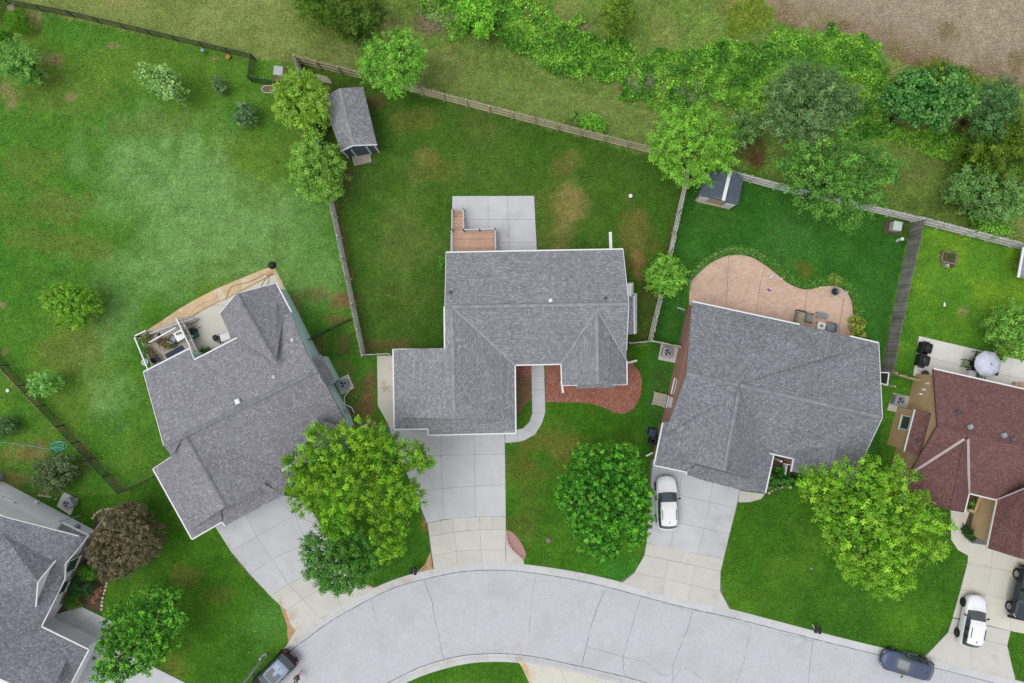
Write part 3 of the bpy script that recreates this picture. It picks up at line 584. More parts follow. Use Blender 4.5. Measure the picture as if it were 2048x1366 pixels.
# planting beds
MULCH = smoothpts([(1091, 728), (1254, 722), (1267, 730), (1282, 753), (1279.5, 793), (1261, 821), (1235.6, 827), (1215.8, 818), (1181.8, 807), (1142, 804), (1091, 804)], 3)
o = MB().slab([Vector((p.x, p.y, .03)) for p in WL(MULCH)], .08).build("mulch_bed", M['mulch']); tag(o, "red bark mulch bed in front of the centre house", kind="structure"); PAVED.append(MULCH)
o = MB().slab([Vector((p.x, p.y, .03)) for p in WL([(1026, 725), (1063, 725), (1063, 753), (1030, 753)])], .08).build("mulch_bed", M['mulch']); tag(o, "small red mulch bed between garage and footpath", kind="structure"); PAVED.append([(1026, 725), (1063, 725), (1063, 753), (1030, 753)])
BED2 = [(1030, 753), (1063, 753), (1064, 795), (1052, 808), (1040, 825), (1031, 832)]
o = MB().slab([Vector((p.x, p.y, .02)) for p in WL(BED2)], .08).build("mulch_bed", M['dirt']); tag(o, "bare brown bed beside the centre footpath", kind="structure"); PAVED.append(BED2)
def bed(label, poly, m='soil', z=.02):
    q = smoothpts(poly, 3, True); o = MB().slab([Vector((p.x, p.y, z)) for p in WL(q)], .08).build("planting_bed", M[m]); tag(o, label, kind="structure"); PAVED.append(q); return o
GB = [(1013, 1064), (1020, 1062), (1034, 1074), (1048, 1096), (1052, 1112), (1046, 1117), (1034, 1107), (1021, 1093)]
M['gravel'] = mat("pink_gravel", C(176, 138, 130), .95, (4, .15), (14, .35), bump=.8); bed("red gravel bed at the foot of the centre driveway", GB, 'gravel')
bed("dark planting bed by the right house door", [(1548, 915), (1590, 915), (1590, 960), (1570, 975), (1535, 990), (1530, 985)])
bed("planting bed of the bottom-left house", [(140, 1120), (175, 1085), (195, 1030), (215, 1016), (240, 1018), (300, 1040), (280, 1110), (212, 1165), (200, 1222), (160, 1212), (110, 1225)])
bed("dark bed beside the porch of the brown-roofed house", [(1930, 990), (1968, 990), (1950, 1060), (1945, 1084), (1930, 1075), (1924, 1050)])
bed("round worn bed under the big yellow-green tree", [(715, 850), (735, 838), (755, 842), (763, 860), (745, 880), (722, 875)], 'dirt')
# ------------------------------------------------------------------ houses
M['sh_grey'] = shingle("grey_shingles", C(150, 151, 156), C(180, 182, 188), C(116, 117, 123))
M['sh_left'] = shingle("grey_shingles_warm", C(146, 145, 151), C(174, 173, 180), C(118, 117, 123))
M['sh_right'] = shingle("blue_grey_shingles", C(137, 140, 146), C(168, 172, 179), C(100, 103, 109))
M['sh_bl'] = shingle("dark_grey_shingles", C(135, 136, 144), C(168, 170, 179), C(100, 101, 109))
M['sh_brown'] = shingle("brown_shingles", C(126, 92, 88), C(146, 108, 102), C(100, 72, 71))
M['sh_blue'] = shingle("slate_blue_shingles", C(98, 110, 126), C(112, 124, 140), C(84, 95, 110))
for k, (a, b) in {'grey': ((160, 161, 167), (144, 145, 150)), 'left': ((144, 143, 149), (128, 127, 132)), 'right': ((152, 154, 160), (128, 130, 136)), 'brown': ((118, 84, 84), (104, 72, 72))}.items():
    M['cap_' + k] = mat("ridge_cap_" + k, C(*[(p + q) / 2 for p, q in zip(a, b)]), .92, (3, .1), (30, .2), rand=.14)
M['teal'] = siding("teal_siding", C(166, 194, 190, 1.25)); M['tan_brown'] = siding("brown_siding", C(160, 122, 106, 1.1)); M['tan'] = siding("tan_siding", C(202, 172, 132, 1.1))
M['greyw'] = siding("pale_grey_siding", C(222, 223, 228, 1.15)); M['sidec'] = siding("grey_siding", C(168, 170, 174))
M['slate'] = siding("slate_blue_siding", C(74, 86, 104)); M['shedtan'] = siding("shed_tan_siding", C(188, 168, 146))
M['stone'] = mat("stone_facing", C(134, 120, 108), .9, (4, .2), (18, .3), bump=.8)
M['brickw'] = mat("brick_base", C(134, 110, 104), .9, (4, .15), (18, .2), bump=.6)
M['flash'] = mat("valley_flashing", C(164, 166, 172), .7, (3, .08), (20, .1)); M['flashw'] = mat("valley_flashing_pale", C(186, 172, 174), .7, (3, .08), (20, .08))
M['vent'] = mat("roof_vent_grey", C(92, 94, 100), .6)
RT = .12
def slope(parent, pts, m, name="roof_slope"):
    P = WL(pts)
    n = Vector((0, 0, 0))
    for i in range(len(P)):
        a, b = P[i], P[(i + 1) % len(P)]; n += Vector(((a.y - b.y) * (a.z + b.z), (a.z - b.z) * (a.x + b.x), (a.x - b.x) * (a.y + b.y)))
    if n.z < 0: P.reverse(); n = -n
    n.normalize(); h = Vector((n.x, n.y, 0)); h = h.normalized() if h.length > 1e-4 else Vector((0, -1, 0))
    u = Vector((-h.y, h.x, 0)); v = n.cross(u); 
    k = len(P); vs = P + [p - Vector((0, 0, RT)) for p in P]
    fs = [tuple(range(k)), tuple(reversed(range(k, 2 * k)))] + [((i + 1) % k, i, k + i, k + (i + 1) % k) for i in range(k)]
    uv = [(p.dot(u), p.dot(v)) for p in vs]
    return mesh(name, vs, fs, M[m], parent, uvs=uv)
def trim(parent, pts, name="gutter", w=.11, h=.13, m='white', dz=-.03):
    P = WL(pts); b = MB()
    for i in range(len(P) - 1): b.bar(P[i] + Vector((0, 0, dz)), P[i + 1] + Vector((0, 0, dz)), w, h)
    return b.build(name, M[m], parent)
def ridge(parent, a, b, m, step=.34, w=.13, drop=.06, vent=False):
    A, B = W(*a), W(*b); d = B - A; L = d.length; n = max(1, int(L / step)); x = d / L
    y = Vector((0, 0, 1)).cross(x).normalized(); z = x.cross(y); q = L / n
    vs = [(-q / 2, -w, -drop + .02), (-q / 2, 0, .035), (-q / 2, w, -drop + .02), (q / 2, -w, -drop + .04), (q / 2, 0, .055), (q / 2, w, -drop + .04)]
    me = bpy.data.meshes.new("ridge_cap"); me.from_pydata(vs, [], [(0, 3, 4, 1), (1, 4, 5, 2), (3, 5, 4), (0, 1, 2)]); me.materials.append(M[m]); me.update()
    R = Matrix((x, y, z)).transposed().to_euler()
    for k in range(n):
        o = bpy.data.objects.new("ridge_cap", me); link(o, parent); o.location = A + d * ((k + .5) / n) - org(parent); o.rotation_euler = R
    if vent:
        for s in (-1, 1):
            MB().bar(A + y * s * (w + .02) + Vector((0, 0, .01 - drop)), B + y * s * (w + .02) + Vector((0, 0, .01 - drop)), .05, .03).build("ridge_vent_edge", M['crack'], parent)
def valley(parent, a, b, m='flash', w=.16):
    A, B = W(*a), W(*b); MB().bar(A + Vector((0, 0, .012)), B + Vector((0, 0, .012)), w, .02).build("valley_flashing", M[m], parent)
def pipe(parent, px, py, z, m='whitep', r=.06, h=.35, name="vent_pipe"):
    c = W(px, py, z); MB().lathe(c, [(r * 2.2, -.25), (r * 2.2, .03), (r, .05), (r, h), (r * .75, h), (r * .75, h - .1)], 10).build(name, M[m], parent)
def cowl(parent, px, py, z, m='whitep', s=.3):
    c = W(px, py, z); o = MB().box(c, (s, s, .2), .4).box(c + Vector((.03, .02, .13)), (s * .8, s * .8, .07), .4).build("roof_vent", M[m], parent); bevel(o, .03)
def walls(parent, outline, z, m, d=.4, name="wall", z0=-.05):
    P = inset([(p.x, p.y) for p in WL(outline, z)], d); return MB().prism(P, z0, z - .1).build(name, M[m], parent)
def panel(parent, pts, m, name="gable_wall", t=.12, sink=.16, back=(0, 0)):
    """upright wall sheet: pts world points; thickened away from the viewer side by vector back"""
    P = [Vector(p) for p in pts]; bk = Vector((*back, 0)).normalized() * t if (back[0] or back[1]) else Vector((.1, 0, 0)); k = len(P)
    vs = P + [p + bk for p in P]; fs = [tuple(range(k)), tuple(reversed(range(k, 2 * k)))] + [(i, (i + 1) % k, k + (i + 1) % k, k + i) for i in range(k)]
    o = mesh(name, vs, fs, M[m], parent)
    bm = bmesh.new(); bm.from_mesh(o.data); bmesh.ops.recalc_face_normals(bm, faces=bm.faces); bm.to_mesh(o.data); bm.free(); return o
def window(parent, a, b, z0, z1, out, cols=2, rows=1, fm='white'):
    """a, b: world xy of the sill ends on the wall face; out: outward 2-D normal"""
    a = Vector((*a[:2], 0)); b = Vector((*b[:2], 0)); o = Vector((*out, 0)).normalized(); d = (b - a).normalized(); L = (b - a).length; Z = Vector((0, 0, 1))
    R = Matrix((d, o, Z)).transposed(); c = (a + b) / 2 + Z * (z0 + z1) / 2; h = z1 - z0
    f = MB()
    for s in (-1, 1):
        f.box(c + d * s * (L / 2 - .05) + o * .03, (.1, .09, h), M=R); f.box(c + Z * s * (h / 2 - .05) + o * .034, (L, .09, .1), M=R)
    win = f.build("window", M[fm], parent)
    for i in range(cols):
        for j in range(rows):
            w, hh = (L - .16) / cols, (h - .16) / rows
            q = a + d * (.08 + w * (i + .5)) + Z * (z0 + .08 + hh * (j + .5)) + o * .02
            MB().box(q, (w - .05, .03, hh - .05), M=R).build("pane", M['glass'], win)
    MB().box((a + b) / 2 + Z * (z0 - .02) + o * .06, (L + .08, .12, .05), M=R).build("sill", M[fm], win)
    return win
E, R0 = 3.0, 5.7
# ---- centre house
H1 = thing("house", "grey-roofed house in the middle with front garage wing and deck", "house", W(1010, 690, 0)); m = 'sh_grey'
walls(H1, [(892, 505), (1246, 499), (1252, 612), (1254, 769), (1123, 771), (1122, 728), (1030, 730), (1031, 866), (857, 868), (856, 857), (788, 857), (786, 698), (890, 696)], E, 'sidec')
slope(H1, [(892.4, 505.3, E), (1246, 498.5, E), (1257.4, 608, R0), (890, 614, R0)], m)
slope(H1, [(903, 614, R0), (1257.4, 608, R0), (1253, 700, 3.5), (1253.5, 722, 3.0), (1193.4, 619, 5.5), (1122.3, 728, E), (1030, 730, E)], m)
slope(H1, [(904, 614, R0), (909, 838, R0), (809, 836, 3.5), (788.7, 858, E), (786.2, 698.6, E), (889.5, 696, 5.4), (888.5, 613, 5.4)], m)
slope(H1, [(904, 614, R0), (1030, 730, E), (1031.7, 865.7, E), (1006, 840, 3.55), (909, 838, R0)], m)
slope(H1, [(809, 836.5, 3.46), (873, 838, 3.5), (857, 857.5, 3.0), (788.7, 858, 3.0)], m)
slope(H1, [(873, 838, 3.52), (1006, 839.5, 3.52), (1031.7, 866, 3.0), (857, 870, 2.94)], m); slope(H1, [(873, 838, 3.51), (857, 870, 2.93), (856.5, 857.5, 2.98)], m)
panel(H1, [W(830, 832, 3.3), W(909, 828, R0 - .6), W(990, 833, 3.3)], 'sidec', back=(0, 1))
slope(H1, [(1193.4, 619, 5.5), (1196, 769, 5.5), (1123.5, 771, E), (1122.3, 728, E)], m); slope(H1, [(1193.4, 619, 5.5), (1253.5, 722, E), (1254, 769, E), (1196, 769, 5.5)], m)
panel(H1, [W(1133, 762, 2.7), W(1196, 757, 4.8), W(1246, 761, 2.7)], 'sidec', back=(0, 1))
slope(H1, [(1153, 766, 2.75), (1225, 765, 2.75), (1228, 775, 2.5), (1151, 777, 2.5)], m, "bay_roof")
MB().prism([W(1154, 764, 0), W(1226, 764, 0), W(1222, 770, 0), W(1158, 770, 0)], 0, 2.4).build("bay", M['sidec'], H1)
for a, b in (((892.4, 504.5, E), (1246, 498, E)), ((1030, 730.5, E), (1122, 728.5, E)), ((786, 698.6, E), (788.4, 858, E)), ((788.7, 858.5, E), (856, 858, E)), ((857, 870.5, 2.94), (1031.7, 866.5, E)), ((1031.7, 865.7, E), (1030.3, 730, E)), ((1122, 728, E), (1123.5, 771, E)), ((1254, 769, E), (1253.5, 722, E))): trim(H1, [a, b])
trim(H1, [(888.3, 613, 5.42), (889.3, 696, 5.42)], "fascia"); trim(H1, [(856.3, 857.5, 2.98), (857, 870, 2.94)], "fascia"); trim(H1, [(892, 505, E), (889.8, 613, R0)], "fascia", .05); trim(H1, [(1246, 498.5, E), (1257.6, 608, R0)], "fascia", .05); trim(H1, [(1257.6, 608, R0), (1253, 700, 3.5)], "fascia", .05)
trim(H1, [(786, 698.4, E), (836, 697.6, 4.1)], "fascia", .05); trim(H1, [(1124, 771, E), (1156, 770.5, 4.1)], "fascia", .06); trim(H1, [(1226, 769.5, 4.1), (1254, 769.5, E)], "fascia", .06)
ridge(H1, (905, 614, R0 + .02), (1257, 608, R0 + .02), 'cap_grey', vent=True); ridge(H1, (904, 618, R0 + .02), (909, 837, R0 + .02), 'cap_grey'); ridge(H1, (1193.4, 624, 5.52), (1196, 768, 5.52), 'cap_grey')
for a, b in (((905, 615, R0), (1030, 730, E)), ((1193.4, 619, 5.5), (1122.3, 728, E)), ((1193.4, 619, 5.5), (1253.5, 722, E))): valley(H1, a, b, w=.11)
cowl(H1, 1101, 601, 5.6, 'white', .28); pipe(H1, 901, 584, 5.2, 'vent'); pipe(H1, 1211, 596, 5.5, 'vent'); MB().prism([W(1252, 590, 0), W(1264, 590, 0), W(1264, 668, 0), W(1252, 668, 0)], 0, 2.4).build("bay", M['sidec'], H1)
slope(H1, [(1254, 592, 3.1), (1267.5, 592.5, 2.6), (1268.5, 667, 2.6), (1252, 670, 3.1)], m, "bay_roof"); trim(H1, [(1267.8, 592, 2.6), (1268.8, 668, 2.6)])
MB().box(W(1254.5, 580, 1.6), (.5, 1.0, 3.2)).build("chimney_box", M['sidec'], H1); MB().box(W(1256, 580, 3.25), (.56, 1.05, .08)).build("chimney_cap", M['white'], H1)
def downspout(parent, a, b, w=.13, name="downspout_extension"): MB().bar(W(a[0], a[1], .09), W(b[0], b[1], .09), w, .09).build(name, M['whitep'], parent)
downspout(H1, (1220.5, 464), (1222, 508), .26); downspout(H1, (1123, 762), (1126, 786), .2); downspout(H1, (1250, 727), (1274, 721), .18)
# ---- deck behind the centre house
M['deckp'] = mat("deck_plank_tan", C(206, 168, 144), .8, (1.5, .12), (14, .12), rand=.12, stretch=(1, 1, 1)); M['rail'] = mat("deck_rail_grey", C(196, 196, 194), .7, (2, .08), (12, .08)); M['postd'] = mat("post_dark", C(96, 90, 84), .8, (3, .1), (15, .1))
def deck(name, label, quad, z, plankdir, pm='deckp', pw=.145):
    """planks across a quad a,b,c,d (px) laid along a->b"""
    a, b, c, d_ = [W(p[0], p[1], z) for p in quad]; t = thing(name, label, "deck", (a.x, a.y, 0))
    n = max(2, int((d_ - a).length / pw)); 
    for k in range(n):
        u0, u1 = (k + .04) / n, (k + .96) / n
        MB().slab([a.lerp(d_, u0), b.lerp(c, u0), b.lerp(c, u1), a.lerp(d_, u1)], .035).build("plank", M[pm], t)
    fr = MB()
    for p, q in ((a, b), (b, c), (c, d_), (d_, a)): fr.bar(p - Vector((0, 0, .15)), q - Vector((0, 0, .15)), .05, .22)
    fr.build("joist_frame", M['rail'], t)
    return t, (a, b, c, d_)
def railing(t, A, B, h=.95, m='rail', pm='postd', posts=2, bal=.13, z1=None, bm_=None):
    A, B = Vector(A), Vector(B); up = Vector((0, 0, h)); L = (B - A).length
    MB().bar(A + up, B + up, .1, .05).build("hand_rail", M[m], t); MB().bar(A + up * .12, B + up * .12, .05, .06).build("bottom_rail", M[m], t)
    for k in range(posts): p = A.lerp(B, k / max(1, posts - 1)); MB().bar(p - Vector((0, 0, p.z)), p + up * 1.06, .1, .1).build("rail_post", M[pm], t)
    n = int(L / bal)
    for k in range(1, n): p = A.lerp(B, k / n); MB().bar(p + up * .12, p + up * .98, .035, .035).build("baluster", M[bm_ or m], t)
ZD = .85
D1, (a, b, c, d_) = deck("deck", "tan plank deck with white railing and steps on the centre patio", [(907, 462), (990.5, 462), (990.5, 508), (906, 508)], ZD, None)
for k in range(6):
    z = ZD * (1 - (k + 1) / 7); y0 = 461.5 - k * 6.9; q = [W(908, y0, z), W(926.5, y0, z), W(926.5, y0 - 6.6, z), W(908, y0 - 6.6, z)]
    MB().slab(q, .05).build("stair_tread", M['deckp'], D1)
for x in (906.5, 928): MB().bar(W(x, 462, ZD - .1), W(x, 421, .1), .06, .25).build("stringer", M['rail'], D1)
railing(D1, W(905, 462, ZD), W(904, 508, ZD)); railing(D1, W(929, 463, ZD), W(991, 461, ZD), posts=3); railing(D1, W(991, 462, ZD), W(992, 508, ZD), posts=2)
railing(D1, W(905.5, 462, ZD), W(906, 421, .12), posts=2); railing(D1, W(928.5, 462, ZD), W(928, 421, .12), posts=2)
# ---- left house (green siding)
H2 = thing("house", "grey-roofed house with teal green siding and rear flower deck", "house", W(500, 800, 0)); m = 'sh_left'; E2, R2 = 3.0, 5.4
walls(H2, [(287, 744), (380, 697), (388, 719), (462, 680), (440, 627), (466, 600), (552.6, 567), (690, 836), (700, 862), (583, 929), (568, 989), (450, 1050), (384.5, 1078), (306.3, 938), (338, 920)], E2, 'teal', .26)
ga, gb = W(571, 588, 0), W(703, 838, 0); outn = Vector((gb.y - ga.y, -(gb.x - ga.x))) * -1; outn.normalize()
wt = lambda u, z, o=0.0: Vector((ga.x + (gb.x - ga.x) * u + outn.x * o, ga.y + (gb.y - ga.y) * u + outn.y * o, z))
panel(H2, [wt(0, 2.75), wt(.18, 3.0), wt(.6, 4.95), wt(1, 2.8)], 'teal', back=(-outn.x, -outn.y))
slope(H2, [(287, 744, E2), (380, 697, E2), (388.5, 719, E2 + .45), (474, 675, E2 + .45), (581, 624, E2 + .45), (612.6, 706, 4.7), (634, 741, R2), (328, 891, R2)], m)
slope(H2, [(472.7, 588, 5.0), (551, 727, R2), (474, 675, E2 + .47), (462.7, 675.6, E2), (440, 627, E2)], m)
slope(H2, [(472.7, 588, 5.0), (552.6, 567, E2), (583, 625, E2), (566, 632, E2 + .45), (551, 727, R2)], m)
slope(H2, [(328, 891, R2), (634, 741, R2), (690, 836, E2 + .2), (703, 866, E2), (583, 929, E2), (558, 940, E2), (367.8, 870.7, R2 - .1), (343, 913, 4.9)], m)
slope(H2, [(367.8, 870.7, R2 - .1), (449.8, 1014, R2 - .1), (388, 1055, 3.4), (384.5, 1078, E2), (306.3, 938, E2), (343, 913, 4.2)], m)
slope(H2, [(367.8, 870.7, R2 - .1), (564, 940, E2), (577, 944, E2), (568, 989, E2), (535, 985, 3.5), (449.8, 1014, R2 - .1)], m)
slope(H2, [(381, 1036, 3.75), (441, 1003, 3.8), (444, 1043.4, E2), (384.5, 1078, E2)], m); slope(H2, [(440, 1002, 3.86), (486, 984, 3.8), (528, 968, 3.8), (568, 989, 2.98), (504, 1023, 2.94), (450, 1052, 2.92)], m)
pass
slope(H2, [(629.8, 835.6, 5.0), (668, 905, 5.0), (620, 925, E2), (583, 929, E2 + .02)], m); slope(H2, [(629.8, 835.6, 5.0), (705, 862, E2), (716, 890, E2), (668, 905, 5.0)], m)
ridge(H2, (328, 891, R2 + .02), (634, 741, R2 + .02), 'cap_left', vent=True); ridge(H2, (472.7, 588, 5.02), (551, 727, R2 + .02), 'cap_left'); ridge(H2, (367.8, 870.7, R2 - .08), (449.8, 1014, R2 - .08), 'cap_left'); ridge(H2, (629.8, 836, 5.02), (668, 905, 5.02), 'cap_left')
for a_, b_ in (((287, 743.5, E2), (380, 696.5, E2)), ((388.5, 719.5, E2 + .5), (474, 675.5, E2 + .5)), ((306, 938, E2), (384, 1078.5, E2)), ((384.5, 1078.5, E2), (444, 1044, E2)), ((564, 940, E2), (583, 929.5, E2)), ((552.8, 566.5, E2), (583.5, 625, E2))): trim(H2, [a_, b_])
trim(H2, [(444, 1043.4, E2), (450, 1052, 2.94)], "fascia"); trim(H2, [(380, 697, E2), (388.5, 719, E2 + .5)], "fascia", .06); trim(H2, [(287, 744, E2), (327.5, 891, R2)], "fascia", .05); trim(H2, [(306.3, 937.5, E2), (343, 913, 4.2)], "fascia", .05); trim(H2, [(440, 627, E2), (472.7, 587.5, 5.0), (552.6, 566.5, E2)], "fascia", .05); trim(H2, [(565, 940, E2), (572, 955, 2.98)], "fascia", .07)
cowl(H2, 475, 803, 5.35, 'white', .4); pipe(H2, 547, 754, 5.1); pipe(H2, 584, 680, 4.4); pipe(H2, 333, 872, 4.9)
# bay with its own little roof, windows, meters on the green wall
by = [wt(.53, 0, -.1), wt(.53, 0, .75), wt(.715, 0, .75), wt(.715, 0, -.1)]
MB().prism(by, 0, 2.35).build("bay", M['teal'], H2)
q = [wt(.515, 2.95, .0), wt(.515, 2.38, .9), wt(.73, 2.38, .9), wt(.73, 2.95, .0)]
mesh("bay_roof", q + [p - Vector((0, 0, .1)) for p in q], [(0, 1, 2, 3), (7, 6, 5, 4), (0, 4, 5, 1), (1, 5, 6, 2), (2, 6, 7, 3), (3, 7, 4, 0)], M['sh_left'], H2, uvs=[(p.x, p.y) for p in q] * 2)
window(H2, wt(.39, 0), wt(.52, 0), 1.0, 2.4, outn, 4, 2); window(H2, wt(.745, 0), wt(.86, 0), 1.1, 2.2, outn, 2, 1)
MB().box(wt(.93, 1.3, .1), (.35, .25, .5), math.atan2(outn.y, outn.x)).build("electric_meter", M['ac'], H2); MB().lathe(wt(.93, 1.3, .24), [(.1, 0), (.12, .05), (.12, .15), (.05, .18)], 10).build("meter_dome", M['steel'], H2); MB().bar(wt(.95, .2, .06), wt(.95, 2.6, .06), .06, .06).build("conduit", M['ac'], H2)
MB().tube([wt(.885, .12, .1), wt(.84, .12, .35), wt(.80, .12, 1.45)], .045).build("condensate_pipe", M['whitep'], H2); MB().tube([wt(.885, .12, .1), wt(.93, .12, .5), wt(.97, .12, .5)], .045).build("condensate_pipe", M['whitep'], H2)
MB().bar(W(724, 855, .1), W(741, 842, .1), .14, .09).build("downspout_extension", M['whitep'], H2)
# ---- right house
H3 = thing("house", "blue-grey-roofed house with brown siding behind the white estate car", "house", W(1540, 790, 0)); m = 'sh_right'; E3, R3 = 3.0, 5.8
walls(H3, [(1384.3, 603), (1599.4, 649), (1757, 686), (1751, 700), (1711, 946), (1700, 968), (1584, 942), (1588, 918), (1547, 910.5), (1530.4, 984), (1479, 977), (1373, 946), (1308, 930), (1326, 845), (1330, 845)], E3, 'tan_brown', .42)
slope(H3, [(1384.3, 603, E3), (1599.4, 649.3, E3), (1651.5, 715, 4.35), (1700, 672.7, E3), (1757, 685.9, E3), (1764.2, 835, R3), (1475, 769, R3), (1373.4, 747, R3)], m)
slope(H3, [(1599.4, 649.3, E3 - .02), (1660, 663.5, 4.35), (1651.5, 715, 4.35)], m); slope(H3, [(1660, 663.5, 4.35), (1700, 673, E3 - .02), (1651.5, 715, 4.35)], m)
slope(H3, [(1373.4, 747, R3), (1475, 769, R3), (1478.8, 782, 5.65), (1330, 868, 3.45), (1326, 868, 3.3), (1339.8, 841, 3.7)], m)
slope(H3, [(1475, 769, R3), (1764.2, 835, R3), (1723, 921.5, 3.7), (1711, 946, E3), (1672, 890.7, 4.6), (1611, 923, E3), (1534.8, 905.4, E3), (1479, 782, 5.65)], m)
slope(H3, [(1478.8, 780, 5.65), (1448, 943, 5.65), (1345, 915, 3.5), (1308, 930, E3), (1325.7, 845.4, E3), (1340, 842, 3.3)], m); slope(H3, [(1478.8, 780, 5.65), (1536, 905, E3 + .05), (1547, 910.5, E3), (1530.4, 986, E3), (1500, 958, 3.55), (1448, 943, 5.65)], m)
slope(H3, [(1345, 915, 3.46), (1392, 928, 3.48), (1373.4, 944, E3), (1308, 930, E3)], m); slope(H3, [(1392, 929, 3.5), (1500, 958, 3.5), (1530.4, 986, E3), (1479, 979.4, 2.95), (1400, 959, 2.93), (1372, 949, 2.93)], m)
panel(H3, [W(1365, 910, 3.2), W(1448, 930, R3 - .75), W(1490, 945, 3.2)], 'tan_brown', back=(-.2, 1))
slope(H3, [(1672, 890.7, 4.6), (1660, 956, 4.6), (1582, 943, E3), (1588, 918, E3)], m); slope(H3, [(1672, 890.7, 4.6), (1713, 946, E3), (1705, 972, E3), (1660, 956, 4.6)], m)
panel(H3, [W(1592, 938, 2.9), W(1660, 949, 4.4), W(1700, 964, 2.9)], 'tan_brown', back=(-.2, 1))
ridge(H3, (1373.4, 747, R3 + .02), (1476, 769.5, R3 + .02), 'cap_right'); ridge(H3, (1480, 770.5, R3 + .02), (1764, 835, R3 + .02), 'cap_right', vent=True); ridge(H3, (1478, 785, 5.67), (1448, 942, 5.67), 'cap_right', vent=True); ridge(H3, (1660, 664, 4.37), (1651.5, 714, 4.37), 'cap_right'); ridge(H3, (1672, 892, 4.62), (1660, 955, 4.62), 'cap_right', vent=True)
for a_, b_ in (((1384.3, 602.5, E3), (1599.4, 648.8, E3)), ((1700, 672.2, E3), (1757, 685.4, E3)), ((1325.5, 845, E3), (1307.7, 930.4, E3)), ((1308, 930.6, E3), (1373.4, 944.6, E3)), ((1534.8, 905.9, E3), (1611, 923.5, E3)), ((1547.3, 910.5, E3), (1530.8, 986, E3)), ((1587, 918, E3), (1581.7, 943, E3))): trim(H3, [a_, b_])
trim(H3, [(1373.6, 944.5, E3), (1372.2, 949, 2.94)], "fascia"); trim(H3, [(1757.3, 686, E3), (1764.6, 835, R3), (1712, 946, E3)], "fascia", .05)
wa, wb = W(1375.5, 612, 0), W(1318, 872, 0); on = Vector((wb.y - wa.y, -(wb.x - wa.x))); on.normalize()
wv = lambda u, z, o=0.0: Vector((wa.x + (wb.x - wa.x) * u + on.x * o, wa.y + (wb.y - wa.y) * u + on.y * o, z))
MB().prism([wv(0, 0), wv(1, 0), wv(1, 0, -.5), wv(0, 0, -.5)], -.05, 2.85).build("wall", M['tan_brown'], H3); panel(H3, [wv(0, 2.8), wv(.52, 5.3), wv(1, 2.8)], 'tan_brown', back=(-on.x, -on.y))
window(H3, wv(.55, 0), wv(.665, 0), 1.3, 2.2, on, 2, 4); cowl(H3, 1469, 820, 5.5, 'ac', .3); cowl(H3, 1387, 722, 4.9, 'ac', .22); pipe(H3, 1458, 822, 5.4, 'ac')
MB().box(wv(.73, 1.2, .03), (.9, .06, 2.0), math.atan2(wb.y - wa.y, wb.x - wa.x)).build("side_door", M['white'], H3)
MB().bar(W(1292, 912, .1), W(1306, 905, .1), .15, .09).build("downspout_extension", M['whitep'], H3); MB().bar(W(1354, 615, .1), W(1370, 620, .1), .12, .08).build("downspout_extension", M['galv'], H3)
MB().box(W(1550, 917, 1.4), (.14, .14, 2.8), -.2).build("porch_column", M['white'], H3); MB().box(W(1569, 937, .4), (.1, .9, .8), -.2).build("porch_rail", M['white'], H3); MB().box(W(1577, 929, .85), (.8, .08, .08), -.2).build("porch_rail", M['white'], H3)
# ---- brown-roofed house on the right edge
H4 = thing("house", "brown-shingled house with tan siding on the right edge", "house", W(1990, 900, 0)); m = 'sh_brown'; E4, R4 = 3.0, 5.4
walls(H4, [(1866, 738), (2300, 834), (2300, 1180), (1974, 1096), (1994, 1000), (1938, 986), (1928, 1025), (1903, 1022), (1812, 1000), (1817, 950)], E4, 'tan', .45)
slope(H4, [(1866.2, 737.6, E4), (2048, 778.7, E4), (2300, 836, E4), (2300, 950, R4), (1932, 868, R4), (1874.6, 852, R4)], m)
slope(H4, [(1874.6, 852, R4), (1932, 868, R4), (1933, 876, R4 - .15), (1928.5, 877, R4 - .15), (1817.4, 949.7, E4)], m)
slope(H4, [(1932, 868, R4), (2300, 950, R4), (2300, 1060, E4), (2048, 978.3, 3.5), (1994, 1000, E4), (1938, 986.7, E4), (1936, 877, R4 - .15)], m)
slope(H4, [(1932.5, 876, 5.2), (1903, 1021, 5.2), (1808, 1000, E4), (1817.4, 949.7, E4)], m); slope(H4, [(1932.5, 876, 5.2), (1938, 986.7, E4), (1928.5, 1025.4, E4), (1903, 1021, 5.2)], m)
slope(H4, [(2060, 973, R4 - .2), (2040, 1117, R4 - .2), (1974, 1096.5, E4), (1994, 1000, E4)], m); slope(H4, [(2060, 973, R4 - .2), (2300, 1060, E4), (2300, 1182, E4), (2040, 1117, R4 - .2)], m)
ridge(H4, (1876, 852.5, R4 + .02), (2300, 950, R4 + .02), 'cap_brown'); ridge(H4, (1932, 879, 5.22), (1903, 1020, 5.22), 'cap_brown')
valley(H4, (1928.5, 878, R4 - .13), (1817.4, 949.7, E4), 'flashw', .22); valley(H4, (1936, 878, R4 - .13), (1938, 986.7, E4), 'flashw', .22); valley(H4, (1994, 1000, E4), (2060, 973, R4 - .2), 'flashw', .22)
for a_, b_ in (((1866, 737, E4), (2300, 834.5, E4)), ((1938, 987, E4), (1994, 1000.5, E4)), ((1994.3, 1000, E4), (1974, 1096.5, E4)), ((1974, 1097, E4), (2300, 1183, E4)), ((1938.3, 986.7, E4), (1928.8, 1025.4, E4)), ((1816, 952, E4), (1807.5, 1000, E4))): trim(H4, [a_, b_])
trim(H4, [(1903, 1022, 5.1), (1928.5, 1026, E4)], "fascia", .06); trim(H4, [(1866.2, 737.6, E4), (1874.4, 852, R4), (1817, 949.7, E4)], "fascia", .05, m='sh_brown')
